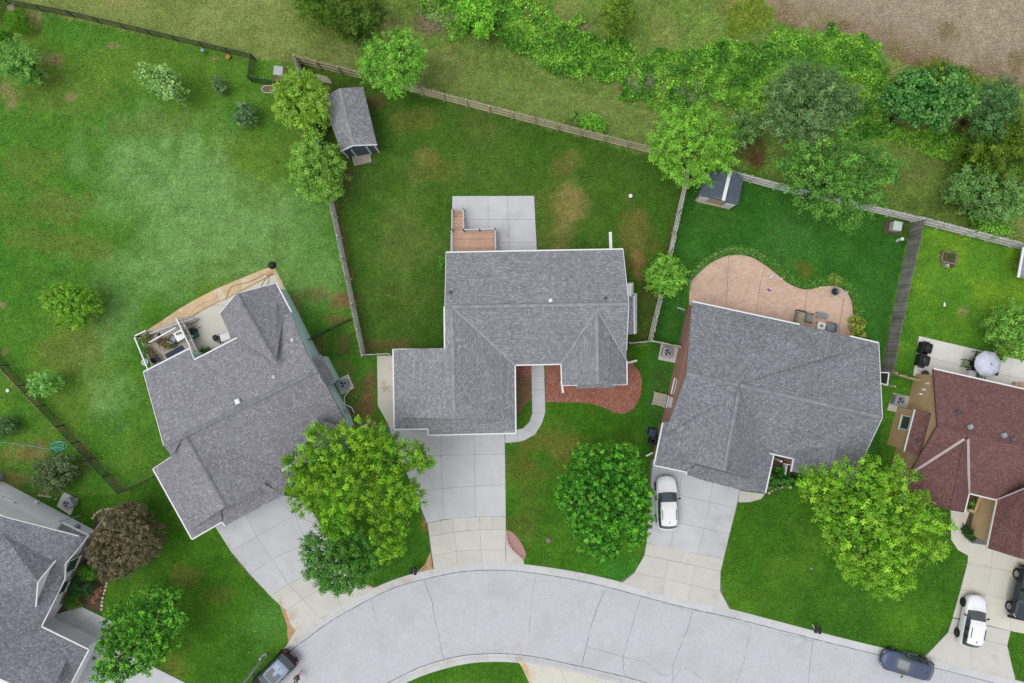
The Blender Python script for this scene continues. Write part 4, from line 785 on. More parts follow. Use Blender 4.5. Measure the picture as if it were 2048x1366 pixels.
wa4, wb4 = W(1829, 752, 0), W(1790, 905, 0); on4 = Vector((wb4.y - wa4.y, -(wb4.x - wa4.x))); on4.normalize()
w4 = lambda u, z, o=0.0: Vector((wa4.x + (wb4.x - wa4.x) * u + on4.x * o, wa4.y + (wb4.y - wa4.y) * u + on4.y * o, z))
MB().prism([w4(0, 0), w4(1.25, 0), w4(1.25, 0, -.6), w4(0, 0, -.6)], -.05, 2.85).build("wall", M['tan'], H4); panel(H4, [w4(0, 2.8), w4(.62, 5.1), w4(1.25, 2.8)], 'tan', back=(-on4.x, -on4.y))
MB().prism([w4(.44, 0, -.1), w4(.44, 0, .85), w4(.93, 0, .85), w4(.93, 0, -.1)], 0, 2.85).build("bay", M['tan'], H4)
q = [w4(.43, 3.75, -.15), w4(.43, 2.9, 1.0), w4(.95, 2.9, 1.0), w4(.95, 3.75, -.15)]
mesh("bay_roof", q + [p - Vector((0, 0, .1)) for p in q], [(0, 1, 2, 3), (7, 6, 5, 4), (0, 4, 5, 1), (1, 5, 6, 2), (2, 6, 7, 3), (3, 7, 4, 0)], M['sh_brown'], H4, uvs=[(p.x, p.y) for p in q] * 2)
MB().bar(q[1], q[2], .1, .12).build("gutter", M['white'], H4); window(H4, w4(.52, 0, .85), w4(.70, 0, .85), 1.2, 2.6, on4, 1, 1)
for u, z in ((.08, 2.2), (.16, 1.9), (.22, 1.6)): MB().box(w4(u, z, .08), (.25, .16, .3), math.atan2(on4.y, on4.x)).build("utility_box", M['whitep'], H4)
cowl(H4, 1940, 853.7, 5.25, 'ac', .38); cowl(H4, 2007.6, 870.6, 5.25, 'ac', .38); cowl(H4, 2026, 879, 5.3, 'vent', .35); pipe(H4, 1919, 823, 4.9, 'vent'); pipe(H4, 1834, 882, 3.4, 'vent', .05, .2)
pa, pb = W(1967, 993, 0), W(1944, 1068, 0); pn = Vector((pb.y - pa.y, -(pb.x - pa.x), 0)).normalized()
MB().prism([pa, pb, pb - pn * 1.0, pa - pn * 1.0], 0, 2.8).build("wall", M['tan'], H4); MB().prism([pa + pn * .12, pb + pn * .12, pb - pn * .02, pa - pn * .02], 0, 1.3).build("stone_wainscot", M['stone'], H4); MB().bar(pa + pn * .06 + Vector((0, 0, 1.32)), pb + pn * .06 + Vector((0, 0, 1.32)), .2, .06).build("stone_sill", M['tan'], H4)
for a_, b_ in (((1950, 1022), (1962, 990)), ((1938, 1020), (1950, 1024))): MB().bar(W(*a_, .5), W(*b_, .5), .18, .1).build("porch_edge", M['tan'], H4)
# ---- bottom-left house
H5 = thing("house", "grey-shingled house with pale siding in the lower left corner", "house", W(60, 1200, 0)); m = 'sh_bl'; E5, R5 = 3.0, 6.0
base5 = [W(x, y, 0) for x, y in ((-60, 925), (0, 960), (192, 1062), (172, 1100), (132, 1200), (108, 1235), (199, 1277), (165, 1345), (130, 1420), (-200, 1420), (-200, 960))]
MB().prism(base5, -.05, E5 - .15).build("wall", M['greyw'], H5)
slope(H5, [(8, 1033, R5), (158, 1072, 3.5), (177, 1071.5, E5), (161, 1092, E5 + .1), (131, 1128, 3.4), (130, 1157, E5), (114, 1193, E5), (83.7, 1252.7, E5), (-20, 1215, 5.4), (-80, 1200, R5)], m)
slope(H5, [(8, 1033, R5), (-80, 1200, R5), (-300, 1200, 2.5), (-160, 950, 2.5)], m)
slope(H5, [(112.7, 1059.6, 3.3), (124.4, 1045.7, 2.9), (177, 1071, 2.9), (172, 1076, 3.1)], m, "eave_roof"); trim(H5, [(124.4, 1045, 2.9), (177.5, 1071, 2.9)])
slope(H5, [(76, 1164, 5.3), (111, 1122, 3.9), (0, 1060, 5.9), (-60, 1100, 5.9)], m, "dormer_slope"); slope(H5, [(76, 1164, 5.3), (-60, 1100, 5.9), (-40, 1200, 5.0), (72, 1213, 3.8)], m, "dormer_slope")
panel(H5, [W(111, 1122, 3.85) + Vector((-.1, 0, 0)), W(76, 1164, 5.25) + Vector((-.1, 0, 0)), W(72, 1213, 3.75) + Vector((-.1, 0, 0))], 'greyw', back=(-1, .3)); trim(H5, [(111, 1122, 3.92), (76.4, 1164, 5.32), (72, 1213, 3.82)], "fascia", .1)
slope(H5, [(83.7, 1252.7, E5), (178, 1298.7, E5), (136, 1316, 3.5), (95, 1400, 5.2), (-60, 1330, 5.2)], m); slope(H5, [(-20, 1215, 5.4), (83.7, 1252.7, E5 + .01), (-60, 1330, 5.2), (-200, 1300, 5.2)], m)
slope(H5, [(178, 1298.7, E5), (136, 1316, 3.5), (95, 1400, 3.55), (120, 1410, E5)], m)
for a_, b_ in (((83.7, 1253, E5), (178, 1299, E5)), ((178.4, 1299, E5), (120, 1410, E5)), ((130, 1157, E5), (83.4, 1252.7, E5)), ((131, 1128, 3.4), (130, 1157, E5))): trim(H5, [a_, b_])
trim(H5, [(177, 1071, E5), (161, 1092, E5 + .1), (131, 1128, 3.4)], "fascia", .07); trim(H5, [(-20, 1020, 5.5), (8, 1033, R5), (158, 1072, 3.5)], "fascia", .06)
g0, g1 = base5[1], base5[2]; gn = Vector((g1.y - g0.y, -(g1.x - g0.x))) * -1; gn.normalize()
panel(H5, [W(-60, 925, 0) + Vector((0, 0, 2.8)), W(8, 1033, 5.8), Vector((g1.x, g1.y, 2.8))], 'greyw', back=(-gn.x, -gn.y))
wq = lambda u, z, o=0.0: Vector((g0.x + (g1.x - g0.x) * u + gn.x * o, g0.y + (g1.y - g0.y) * u + gn.y * o, z))
window(H5, wq(.22, 0), wq(.34, 0), 1.9, 2.15, gn, 1, 1); MB().box(wq(.42, .5, .1), (.3, .2, .3), .5).build("utility_box", M['greyw'], H5)
MB().box(wq(.88, 1.2, .12), (.4, .3, .6), math.atan2(gn.y, gn.x)).build("electric_meter", M['ac'], H5); MB().bar(wq(.74, 1.6, .1), wq(.82, .2, .7), .06, .06).build("conduit", M['ac'], H5)
e0, e1 = base5[2], base5[4]; en = Vector((e1.y - e0.y, -(e1.x - e0.x))) * -1; en.normalize()
we = lambda u, z, o=0.0: Vector((e0.x + (e1.x - e0.x) * u + en.x * o, e0.y + (e1.y - e0.y) * u + en.y * o, z))
for u in (.30, .62): window(H5, we(u, 0), we(u + .2, 0), .9, 2.5, en, 2, 2)
MB().prism([we(0, 0, .14), we(1, 0, .14), we(1, 0, -.02), we(0, 0, -.02)], 0, .9).build("brick_base", M['brickw'], H5)
MB().tube([W(183, 1072, .1), W(194, 1055, .1), W(205, 1040, .1), W(216, 1018, .1)], .06).build("downspout_extension", M['whitep'], H5); MB().lathe(W(-2, 953, 0), [(.45, 0), (.5, .3), (.5, .9), (.2, 1.0)], 14).build("water_butt", M['ac'], H5)
def garage_door(parent, a, b, ins, u0, u1, inside, z=3.0):
    A, B, I = W(*a, z), W(*b, z), W(*inside, z); d = (B - A); d.z = 0; d.normalize(); n = Vector((-d.y, d.x, 0))
    if n.dot(I - A) < 0: n = -n
    p, q = A.lerp(B, u0) + n * (ins - .03), A.lerp(B, u1) + n * (ins - .03); L = (q - p).length; an = math.atan2(d.y, d.x); c = (p + q) / 2
    g = MB().box((c.x, c.y, 1.12), (L, .06, 2.2), an).build("garage_door", M['whitep'], parent)
    for k in range(4): MB().box((c.x - n.x * .035, c.y - n.y * .035, .32 + k * .54), (L * .97, .03, .48), an).build("door_panel", M['whitep'], g)
garage_door(H1, (857, 868), (1031, 866), .4, .12, .86, (950, 700)); garage_door(H1, (788, 857), (856, 857), .4, .2, .88, (820, 750)); garage_door(H2, (450, 1050), (568, 989), .26, .12, .88, (480, 950)); garage_door(H3, (1373, 946), (1479, 977), .42, .1, .92, (1430, 850)); garage_door(H3, (1308, 930), (1373, 946), .42, .2, .9, (1340, 880)); garage_door(H4, (1974, 1096), (2300, 1180), .45, .06, .36, (2100, 1000))
# ---- small houses at the right border
H6 = thing("shed", "pale roofed shed cut off by the right edge of the photo", "shed", W(2060, 530, 0))
MB().prism([W(2049, 495, 0), W(2110, 505, 0), W(2100, 565, 0), W(2040, 553, 0)], 0, 2.0).build("wall", M['whitep'], H6); slope(H6, [(2049, 495, 2.1), (2115, 505, 2.6), (2105, 568, 2.6), (2038, 555, 2.1)], 'sh_grey')
trim(H6, [(2049, 495, 2.1), (2038, 555, 2.1)], "fascia", .3, .08)
# ---- sheds
S1 = thing("shed", "grey-shingled garden shed with slate blue front and plank ramp", "shed", W(705, 245, 0)); e, r = 2.2, 3.2
wp = [W(x, y, e - .1) for x, y in ((648, 198), (722, 180), (750, 290), (684, 302))]; fp = [Vector((p.x, p.y)) for p in wp]
MB().prism(wp, 0, e - .1).build("wall", M['slate'], S1); panel(S1, [wp[2] + Vector((0, 0, 0)), W(706.6, 286, r - .1), wp[3]], 'slate', back=(0, 1))
slope(S1, [(679.6, 176.8, r), (706.6, 290.7, r), (681.5, 302, e), (642.6, 194.8, e)], 'sh_grey'); slope(S1, [(679.6, 176.8, r), (726, 173.4, e), (753.8, 289, e), (706.6, 290.7, r)], 'sh_grey'); ridge(S1, (679.6, 177, r + .01), (706.6, 290, r + .01), 'cap_grey', w=.13)
trim(S1, [(681.5, 302.5, e), (706.6, 291.2, r), (753.8, 289.5, e)], "fascia", .08, .12)
f0, f1 = wp[3], wp[2]; fn = Vector((f1.y - f0.y, -(f1.x - f0.x), 0)).normalized(); fd = math.atan2(f1.y - f0.y, f1.x - f0.x)
for u in (.02, .28, .74, .98): p = f0.lerp(f1, u) + fn * .05; MB().box((p.x, p.y, 1.05), (.1, .06, 2.1), fd).build("door_trim", M['white'], S1)
p = f0.lerp(f1, .51) + fn * .04; MB().box((p.x, p.y, 1.0), (1.2, .05, 1.95), fd).build("door", M['slate'], S1)
M['ramp'] = mat("weathered_plank", C(172, 164, 150), .85, (2, .1), (14, .12), rand=.12)
for k in range(7):
    A_ = [(702.4, 310), (740, 302), (742.7, 324), (708, 332)]; u0, u1 = k / 7 + .006, (k + 1) / 7 - .006
    L_ = lambda a, b, u: (a[0] + (b[0] - a[0]) * u, a[1] + (b[1] - a[1]) * u)
    MB().slab([W(*L_(A_[0], A_[1], u0), .2), W(*L_(A_[0], A_[1], u1), .2), W(*L_(A_[3], A_[2], u1), .05), W(*L_(A_[3], A_[2], u0), .05)], .04).build("ramp_plank", M['ramp'], S1)
S2 = thing("shed", "small blue-grey roofed shed with white ridge under the tree", "shed", W(1440, 380, 0)); e, r = 2.0, 2.75
wp = [W(x, y, e) for x, y in ((1420, 358), (1482, 358), (1472, 406), (1403, 390))]; MB().prism(wp, 0, e - .08).build("wall", M['shedtan'], S2); panel(S2, [wp[2], W(1447, 396, r - .08), wp[3]], 'shedtan', back=(.1, 1))
slope(S2, [(1461, 341, r), (1446.7, 401, r), (1397, 391, e), (1415, 346, e)], 'sh_blue'); slope(S2, [(1461, 341, r), (1487, 355.6, e), (1476, 410.5, e), (1446.7, 401, r)], 'sh_blue')
trim(S2, [(1461, 341, r + .06), (1446.7, 401, r + .06)], "ridge_strip", .28, .04, 'whitep')
for x, y in ((1404, 399), (1455, 412)): MB().box(W(x, y, .9), (.8, .06, 1.7), math.radians(-14)).build("door", M['whitep'], S2)
MB().bar(W(1394, 401, .08), W(1459.5, 416, .08), .25, .16).build("sill_board", M['shedtan'], S2)
for h, pts in ((H1, [(892, 505), (1246, 499), (1254, 769), (1123, 771), (1122, 728), (1030, 730), (1031, 866), (788, 857), (786, 698), (890, 696)]), (H2, [(300, 744), (400, 700), (480, 660), (460, 620), (553, 567), (585, 630), (703, 838), (640, 905), (570, 980), (390, 1070), (315, 938), (345, 915)]), (H3, [(1384, 615), (1757, 690), (1745, 835), (1700, 960), (1530, 985), (1308, 930)]), (H4, [(1830, 745), (2300, 830), (2300, 1180), (1975, 1090), (1940, 1060), (1967, 990), (1800, 960), (1780, 890), (1790, 825), (1815, 810)]), (H5, [(-60, 925), (0, 960), (192, 1062), (150, 1130), (110, 1235), (199, 1277), (150, 1366), (-60, 1366)]), (S1, [(655, 200), (720, 185), (756, 298), (700, 310)]), (S2, [(1425, 365), (1475, 360), (1465, 412), (1397, 398)])): PAVED.append(pts)
# ------------------------------------------------------------------ fences
M['fence_tan'] = mat("fence_tan", C(196, 188, 154), .85, (2, .14), (14, .12), rand=.16); M['fence_grey'] = mat("fence_grey", C(206, 203, 197), .85, (2, .14), (14, .12), rand=.16)
M['fence_white'] = mat("fence_silver", C(226, 224, 220), .85, (2, .12), (14, .1), rand=.12); M['fence_dark'] = mat("fence_dark", C(142, 140, 137), .85, (1.2, .25), (14, .14), rand=.22)
def fence(label, base, h=1.8, m='fence_grey', post=2.1, side=1, pitch=.155, lean=.012):
    """picket fence: base polyline in px; side=+1 posts and rails lie to the right of the walking direction"""
    P = [W(x, y, 0) for x, y in base]; t = thing("wooden_fence", label, "fence", P[0]); pk = []
    for v in range(3):
        hh = h + (-.02, 0, .02)[v]; b = MB().box((0, 0, hh / 2 + .03), (pitch * .94, .022, hh)); o = b.build("picket", M[m], None, origin=(0, 0, 0)); pk.append(o.data); bpy.data.objects.remove(o)
    for a, b in zip(P[:-1], P[1:]):
        d = b - a; L = d.length; x = d / L; n = Vector((x.y, -x.x, 0)) * side; ang = math.atan2(x.y, x.x); k = max(1, round(L / pitch))
        for i in range(k):
            o = bpy.data.objects.new("picket", random.choice(pk)); link(o, t); o.location = a + d * ((i + .5) / k) - org(t); o.scale = (L / k / pitch, 1, 1)
            o.rotation_euler = (random.gauss(0, lean), random.gauss(0, lean), ang)
        q = max(1, round(L / post))
        for i in range(q + 1): c = a + d * (i / q) + n * .095; MB().box((c.x, c.y, h * .52), (.1, .1, h * 1.04), ang).build("post", M[m], t)
        for z in (.25, h * .52, h - .22): MB().bar(a + n * .035 + Vector((0, 0, z)), b + n * .035 + Vector((0, 0, z)), .045, .09).build("rail", M[m], t)
    return t
def basep(pts, h=1.8):
    k = (CAMH - h) / CAMH; return [(1024 + (x - 1024) * k, 683 + (y - 683) * k) for x, y in pts]
fence("long tan wooden fence between centre yard and mown strip", [(600, 127), (728, 159), (845, 189), (1070, 248), (1299, 306), (1376, 328)], 1.8, 'fence_tan', side=1)
fence("grey wooden fence left of the centre yard running down to the garage", [(600, 127), (632, 260), (665, 394), (700, 560), (731, 709)], 1.8, 'fence_grey', side=-1)
fence("short low board fence joining left fence to the centre garage", [(731, 709), (784, 706)], 1.5, 'fence_grey')
fence("grey wooden fence between centre yard and the paver patio yard", [(1369, 345), (1366, 372), (1353, 430), (1337, 505), (1318, 590), (1296, 682)], 1.8, 'fence_grey', side=1)
fence("thin grey fence from the centre house wall to the side fence", [(1253, 687), (1296, 683)], 1.6, 'fence_grey', side=-1)
fence("short grey fence above the air conditioner at the brown wall", [(1299, 681), (1352, 692)], 1.6, 'fence_grey', side=1)
fence("whitish wooden fence behind the paver patio yard", basep([(1464, 341), (1563, 368), (1744, 411), (1846, 435)]), 1.8, 'fence_white', side=1)
fence("weathered wooden fence behind the far right yard", basep([(1846, 435), (1950, 462), (2048, 487), (2120, 505)]), 1.9, 'fence_white', side=1)
fence("dark weathered fence between paver patio yard and far right yard", [(1824, 447), (1793, 585), (1763, 742)], 1.9, 'fence_dark', side=-1)
fence("low board fence from dark fence to the tan house wall", [(1781, 747), (1834, 762)], 1.5, 'fence_tan', side=1)
gt = thing("gate", "small white framed dark gate at the end of the dark fence", "gate", W(1768, 755, 0))
for a, b in (((1761, 745), (1778, 745)), ((1778, 745), (1774, 771)), ((1774, 771), (1760, 766))): MB().bar(W(*a, 1.3), W(*b, 1.3), .09, .09).build("gate_frame", M['whitep'], gt)
for a in ((1761, 745), (1778, 745), (1774, 771), (1760, 766)): MB().bar(W(*a, 0), W(*a, 1.3) * 1 + (W(*a, 0) - W(*a, 1.3)).xy.to_3d(), .09, .09).build("gate_post", M['whitep'], gt)
for k in range(3): MB().slab([W(1761 + k * 5, 746, .7), W(1765.4 + k * 5, 746, .7), W(1764 + k * 4.6, 769, .7), W(1760.5 + k * 4.6, 768, .7)], .04).build("gate_board", M['black'], gt)
def chainlink(label, base, h=1.25, post=2.2):
    P = [W(x, y, 0) for x, y in base]; t = thing("chain_link_fence", label, "fence", P[0]); wm = MB(); Z = Vector((0, 0, 1))
    for a, b in zip(P[:-1], P[1:]):
        d = b - a; L = d.length; x = d / L; nrm = Vector((-x.y, x.x, 0)) * .006
        q = max(1, round(L / post))
        for i in range(q + 1): c = a + d * (i / q); MB().tube([c, c + Z * (h + .05)], .045, 6).build("post", M['chain'], t)
        MB().tube([a + Z * h, b + Z * h], .04, 6).build("top_rail", M['chain'], t); MB().tube([a + Z * .06, b + Z * .06], .012, 4).build("bottom_wire", M['chain'], t)
        sp = .12; n = int(L / sp)
        for i in range(-int(h / sp), n):
            for s in (1, -1):
                u0, z0, u1, z1 = (i * sp, 0, i * sp + h, h) if s == 1 else (i * sp, h, i * sp + h, 0)
                if u0 < 0: z0 += (-u0 if s == 1 else u0); u0 = 0
                if u1 > L: z1 -= ((u1 - L) if s == 1 else -(u1 - L)); u1 = L
                if u1 - u0 < .02: continue
                p0, p1 = a + x * u0 + Z * (z0 + .05), a + x * u1 + Z * (z1 + .05); up = Vector((0, 0, .02))
                wm.add([p0 - up, p1 - up, p1 + up, p0 + up], [(0, 1, 2, 3)])
    o = wm.build("wire_mesh", M['chain'], t); o["kind"] = "stuff"; return t
chainlink("green chain-link fence along the top of the left lawn", [(-40, 80), (27, 12), (150, 35), (512, 120), (506, 165), (562, 174)])
chainlink("dark chain-link fence crossing the lower left lawn to the green-sided house", [(-20, 690), (130, 850), (251, 981), (318, 950)])
chainlink("short black chain-link fence from green-sided wall to wooden fence", [(618, 684), (660, 660), (703, 640)])
# ------------------------------------------------------------------ leaves
def leafmesh(c, nrm, size, col, aspect=.62):
    """c, nrm (N,3), size (N,), col (N,3) -> folded rhombs"""
    N = len(c); r = RNG.normal(size=(N, 3)); nrm = nrm / (np.linalg.norm(nrm, axis=1, keepdims=True) + 1e-9)
    t = r - (r * nrm).sum(1, keepdims=True) * nrm; t /= np.linalg.norm(t, axis=1, keepdims=True) + 1e-9; b = np.cross(nrm, t)
    s = size[:, None]; f = nrm * s * .12
    co = np.stack([c - t * s * .5, c + b * s * aspect * .5 + f, c + t * s * .5, c - b * s * aspect * .5 + f], 1).reshape(-1, 3)
    return co, np.arange(N * 4).reshape(N, 4), np.repeat(col, 4, 0)
def vary(base, n, amt, tip=None, tipw=None):
    col = np.tile(np.asarray(base), (n, 1)) * np.exp(RNG.normal(0, amt, (n, 1)))
    if tip is not None: col = col * (1 - tipw[:, None]) + np.asarray(tip) * tipw[:, None]
    return col * np.exp(RNG.normal(0, .05, (n, 3)))
def crown(blobs, h, col, tip, leaf=.2, rc=.42, dens=1.0, elong=0.0, needle=False, flat=.8, gap=.12, clumpvar=.16, spread=.4):
    cx = np.mean([b[0] for b in blobs]); cy = np.mean([b[1] for b in blobs]); B = []
    for b in blobs:
        R = b[2] * (CAMH - h * .75) / FPX; dist = math.hypot(b[0] - cx, b[1] - cy) * (CAMH - h * .7) / FPX
        zc = max(R * .75, h - R * flat - dist * .32 - random.uniform(0, .12) * h) ; p = W(b[0], b[1], zc + R * .2)
        B.append((np.array([p.x, p.y, zc]), R))
        if (needle or h <= 5.7) and zc > R * .9: B.append((np.array([p.x, p.y, zc * .5]), R * (1.08 if needle else .85)))
    cs = []; ds = []
    for i, (p, R) in enumerate(B):
        n = int(dens * 3.6 * (R / rc) ** 2) + 6; d = RNG.normal(size=(n, 3)); d[:, 2] = np.abs(d[:, 2]) * 1.0 - .35 * (RNG.random(n) < .35); d /= np.linalg.norm(d, axis=1, keepdims=True)
        q = p + d * R * (RNG.uniform(.72, 1.06, (n, 1)) if elong == 0 else RNG.uniform(.55, 1.12, (n, 1))) * np.array([1, 1, flat])
        keep = np.ones(n, bool)
        for j, (p2, R2) in enumerate(B):
            if j != i: keep &= (np.linalg.norm((q - p2) / np.array([1, 1, flat]), axis=1) > R2 * .72)
        keep &= RNG.random(n) > gap
        cs.append(q[keep]); ds.append(d[keep])
    cc = np.vstack(cs); dd = np.vstack(ds); m = max(5, int((rc / leaf) ** 2 * (7 if not needle else 9))); N = len(cc) * m
    off = RNG.normal(size=(N, 3)) * rc * spread; ci = np.repeat(np.arange(len(cc)), m); D = dd[ci]
    if elong: off = off * .75 + D * RNG.uniform(-1.0, 1.1, (N, 1)) * rc * elong
    pos = cc[ci] + off; pos[:, 2] = np.maximum(pos[:, 2], .12)
    nrm = D * .55 + off / rc * .5 + np.array([0, 0, .55]) + RNG.normal(size=(N, 3)) * .7
    cv = np.clip(np.exp(RNG.normal(-.03, clumpvar, len(cc))), .55, 1.28)[ci]; tw = np.clip(RNG.normal(.3, .3, len(cc))[ci] + (RNG.random(N) - .5) * .5, 0, .85)
    colr = vary(col, N, .24, tip, tw) * cv[:, None]
    # sparse inner foliage so the crown is closed
    ip = []
    for p, R in B:
        k = int(14 * (R / .5) ** 2) + 10; d = RNG.normal(size=(k, 3)); d /= np.linalg.norm(d, axis=1, keepdims=True); ip.append(p + d * R * RNG.uniform(.3, .75, (k, 1)) * np.array([1, 1, flat]))
    ip = np.vstack(ip); ip[:, 2] = np.maximum(ip[:, 2], .15); k = len(ip)
    pos = np.vstack([pos, ip]); nrm = np.vstack([nrm, RNG.normal(size=(k, 3)) * .5 + np.array([0, 0, 1.])]); size = np.concatenate([leaf * RNG.uniform(.7, 1.35, N), np.full(k, leaf * 1.9)])
    colr = np.vstack([colr, vary(col, k, .12)])
    return leafmesh(pos, nrm, size, colr, .28 if needle else .64), B, cc
def tree(name, label, blobs, h, col, tip, cat="tree", group=None, trunk=True, kcol=1.75, **kw):
    (co, fa, cl), B, cc = crown(blobs, h, C(*col, kcol), C(*tip, kcol), **kw)
    ctr = np.mean([b[0] for b in B], 0); base = Vector((ctr[0], ctr[1], 0)); t = thing(name, label, cat, base, group)
    npmesh("crown" if trunk else "foliage", co - np.array(base), fa, cl, M['leaf'], t)
    if trunk:
        tr = MB(); r = .035 * h + .03; zt = ctr[2] * .9
        tr.tube([base - Vector((0, 0, .1)), base + Vector((.03 * h * random.uniform(-1, 1), .03 * h * random.uniform(-1, 1), zt * .55)), Vector((ctr[0], ctr[1], zt))], [r * 1.25, r * .9, r * .5], 8)
        s = base + Vector((0, 0, zt * .5))
        for q in cc[RNG.choice(len(cc), min(len(cc), 16), False)]:
            q = Vector(q); md = s.lerp(q, .5) + Vector((0, 0, .08 * h)); tr.tube([s.lerp(Vector((ctr[0], ctr[1], zt)), random.random()), md, q], [r * .4, r * .24, r * .07], 5, False)
        tr.build("trunk", M['bark'], t, True)
    else:
        st = MB()
        for q in cc[RNG.choice(len(cc), min(len(cc), 8), False)]: st.tube([base, base.lerp(Vector(q), .6) + Vector((0, 0, .05)), Vector(q)], [.03, .02, .008], 5, False)
        st.build("stem", M['bark'], t)
    return t
MAP = dict(leaf=.18, rc=.32, dens=.95, clumpvar=.26, spread=.27)
FEA = dict(leaf=.14, rc=.5, elong=.75, dens=1.0)
tree("maple_tree", "huge yellow-green tree overhanging the green-sided house and its driveway", [(612, 930, 46), (690, 905, 60), (765, 915, 52), (836, 914, 38), (615, 985, 46), (700, 975, 70), (790, 985, 52), (672, 1046, 30), (778, 1066, 42), (740, 875, 40), (650, 890, 45), (778, 1100, 26), (820, 1000, 26)], 9.5, (88, 138, 28), (152, 192, 48), leaf=.14, rc=.42, dens=1.0, elong=.45, clumpvar=.32, gap=.12, spread=.34)
tree("round_tree", "round mid-green tree below the huge yellow-green tree at the kerb", [(652, 1100, 48), (708, 1106, 50), (680, 1138, 50), (646, 1136, 38), (722, 1138, 32), (665, 1165, 26)], 6.0, (66, 120, 40), (104, 154, 58), leaf=.14, rc=.36, elong=.4, dens=1.5, gap=.05)
tree("maple_tree", "round dark green maple on the centre front lawn", [(1190, 940, 58), (1240, 935, 52), (1170, 1000, 58), (1235, 1000, 68), (1200, 1060, 58), (1260, 1050, 48), (1210, 1095, 30), (1275, 990, 38), (1145, 985, 36)], 7.5, (48, 116, 22), (116, 182, 54), flat=.7, **MAP)
tree("shade_tree", "big yellow-green tree on the front lawn of the right house", [(1650, 975, 50), (1720, 970, 60), (1790, 965, 50), (1690, 1050, 62), (1770, 1050, 82), (1850, 1040, 55), (1868, 1090, 38), (1740, 1115, 58), (1800, 1125, 50), (1768, 1160, 36), (1700, 1128, 30), (1804, 1172, 24), (1616, 960, 26)], 9.5, (98, 150, 34), (164, 202, 66), leaf=.14, rc=.42, dens=.85, elong=.45, clumpvar=.3, gap=.16, spread=.33)
tree("maple_tree", "dark green maple beside the lower left driveway", [(300, 1215, 46), (342, 1195, 22), (250, 1250, 48), (312, 1268, 48), (228, 1310, 42), (285, 1312, 42), (238, 1345, 28), (205, 1345, 22), (345, 1240, 24)], 6.5, (54, 116, 26), (126, 184, 60), **MAP)
tree("plum_tree", "brown-purple leaved tree beside the pale siding house", [(240, 1058, 48), (222, 1098, 46), (268, 1092, 44), (228, 1132, 34), (256, 1040, 32), (285, 1075, 24), (195, 1110, 22)], 5.2, (96, 90, 64), (128, 118, 90), leaf=.12, rc=.26, dens=1.3, elong=.2)
tree("spreading_tree", "yellow-green spiky tree at the corner of the centre yard fence", [(1360, 262, 52), (1418, 270, 48), (1380, 305, 56), (1330, 285, 36), (1438, 315, 34), (1345, 332, 32), (1395, 232, 28), (1400, 345, 28), (1320, 320, 18)], 6.8, (100, 154, 46), (154, 202, 78), leaf=.14, rc=.36, elong=1.0, gap=.2)
tree("spreading_tree", "large loose mid-green tree straddling the paver yard fence", [(1620, 320, 50), (1680, 310, 52), (1740, 330, 46), (1592, 362, 36), (1650, 372, 55), (1718, 378, 56), (1690, 425, 36), (1782, 340, 26), (1640, 415, 22), (1570, 330, 22), (1690, 450, 16)], 8.0, (72, 124, 46), (128, 174, 74), leaf=.15, rc=.42, elong=1.0, gap=.34)
tree("willow_tree", "grey-green feathery tree in the meadow above the loose green tree", [(1600, 168, 48), (1650, 178, 48), (1620, 220, 52), (1568, 205, 42), (1682, 218, 36), (1625, 258, 38), (1560, 245, 30), (1700, 200, 24)], 7.5, (84, 116, 66), (126, 156, 98), leaf=.15, rc=.42, elong=.9)
tree("broadleaf_tree", "broad dark green tree with pale flowers next to the ploughed field", [(1830, 180, 46), (1890, 176, 48), (1860, 214, 46), (1800, 205, 34), (1922, 200, 32), (1780, 195, 18), (1880, 240, 24)], 6.8, (54, 112, 44), (124, 170, 88), leaf=.24, rc=.4, dens=1.1)
tree("cedar_tree", "yellowish cedar half hidden behind the broad dark tree", [(1868, 148, 34), (1920, 160, 30), (1830, 165, 20), (1940, 185, 22)], 5.5, (88, 112, 26), (128, 142, 42), leaf=.2, rc=.34, elong=.8, needle=True)
tree("broadleaf_tree", "grey-green tree near the right edge by the field", [(1985, 205, 36), (2002, 180, 32), (1982, 240, 36), (2015, 215, 26)], 6.0, (66, 108, 56), (104, 146, 86), leaf=.14, rc=.38, elong=.7)
tree("cedar_tree", "large olive cedar on the right edge of the meadow", [(1985, 292, 44), (2030, 250, 38), (2012, 330, 38), (2055, 315, 48), (1960, 310, 28), (2050, 270, 40)], 5.5, (74, 110, 24), (124, 146, 44), leaf=.22, rc=.4, elong=.8, needle=True, gap=.28)
tree("broadleaf_tree", "pale grey-green bushy tree above the far right fence", [(1948, 368, 38), (2000, 368, 44), (2042, 388, 38), (1985, 405, 34), (1925, 385, 20), (2020, 415, 26)], 5.0, (92, 136, 66), (138, 174, 100), leaf=.15, rc=.42, elong=.7, gap=.25)
tree("bush", "small bright bush growing through the far right fence", [(1985, 452, 22), (2003, 458, 18), (1970, 448, 14)], 2.6, (92, 146, 46), (142, 188, 74), cat="bush", trunk=False, leaf=.16, rc=.3)
tree("young_tree", "bushy mid-green tree on the fence above the garden shed", [(760, 110, 40), (810, 102, 40), (785, 140, 44), (745, 140, 28), (826, 138, 26), (790, 82, 26), (790, 170, 20), (830, 110, 18)], 6.2, (90, 148, 44), (148, 198, 78), leaf=.14, rc=.36, elong=.8, gap=.2)
tree("young_tree", "yellow-green tree left of the garden shed roof", [(600, 178, 40), (590, 212, 38), (626, 212, 32), (572, 182, 24), (602, 240, 20), (620, 175, 28), (565, 210, 16)], 5.6, (112, 152, 48), (166, 200, 80), leaf=.14, rc=.36, elong=.7)
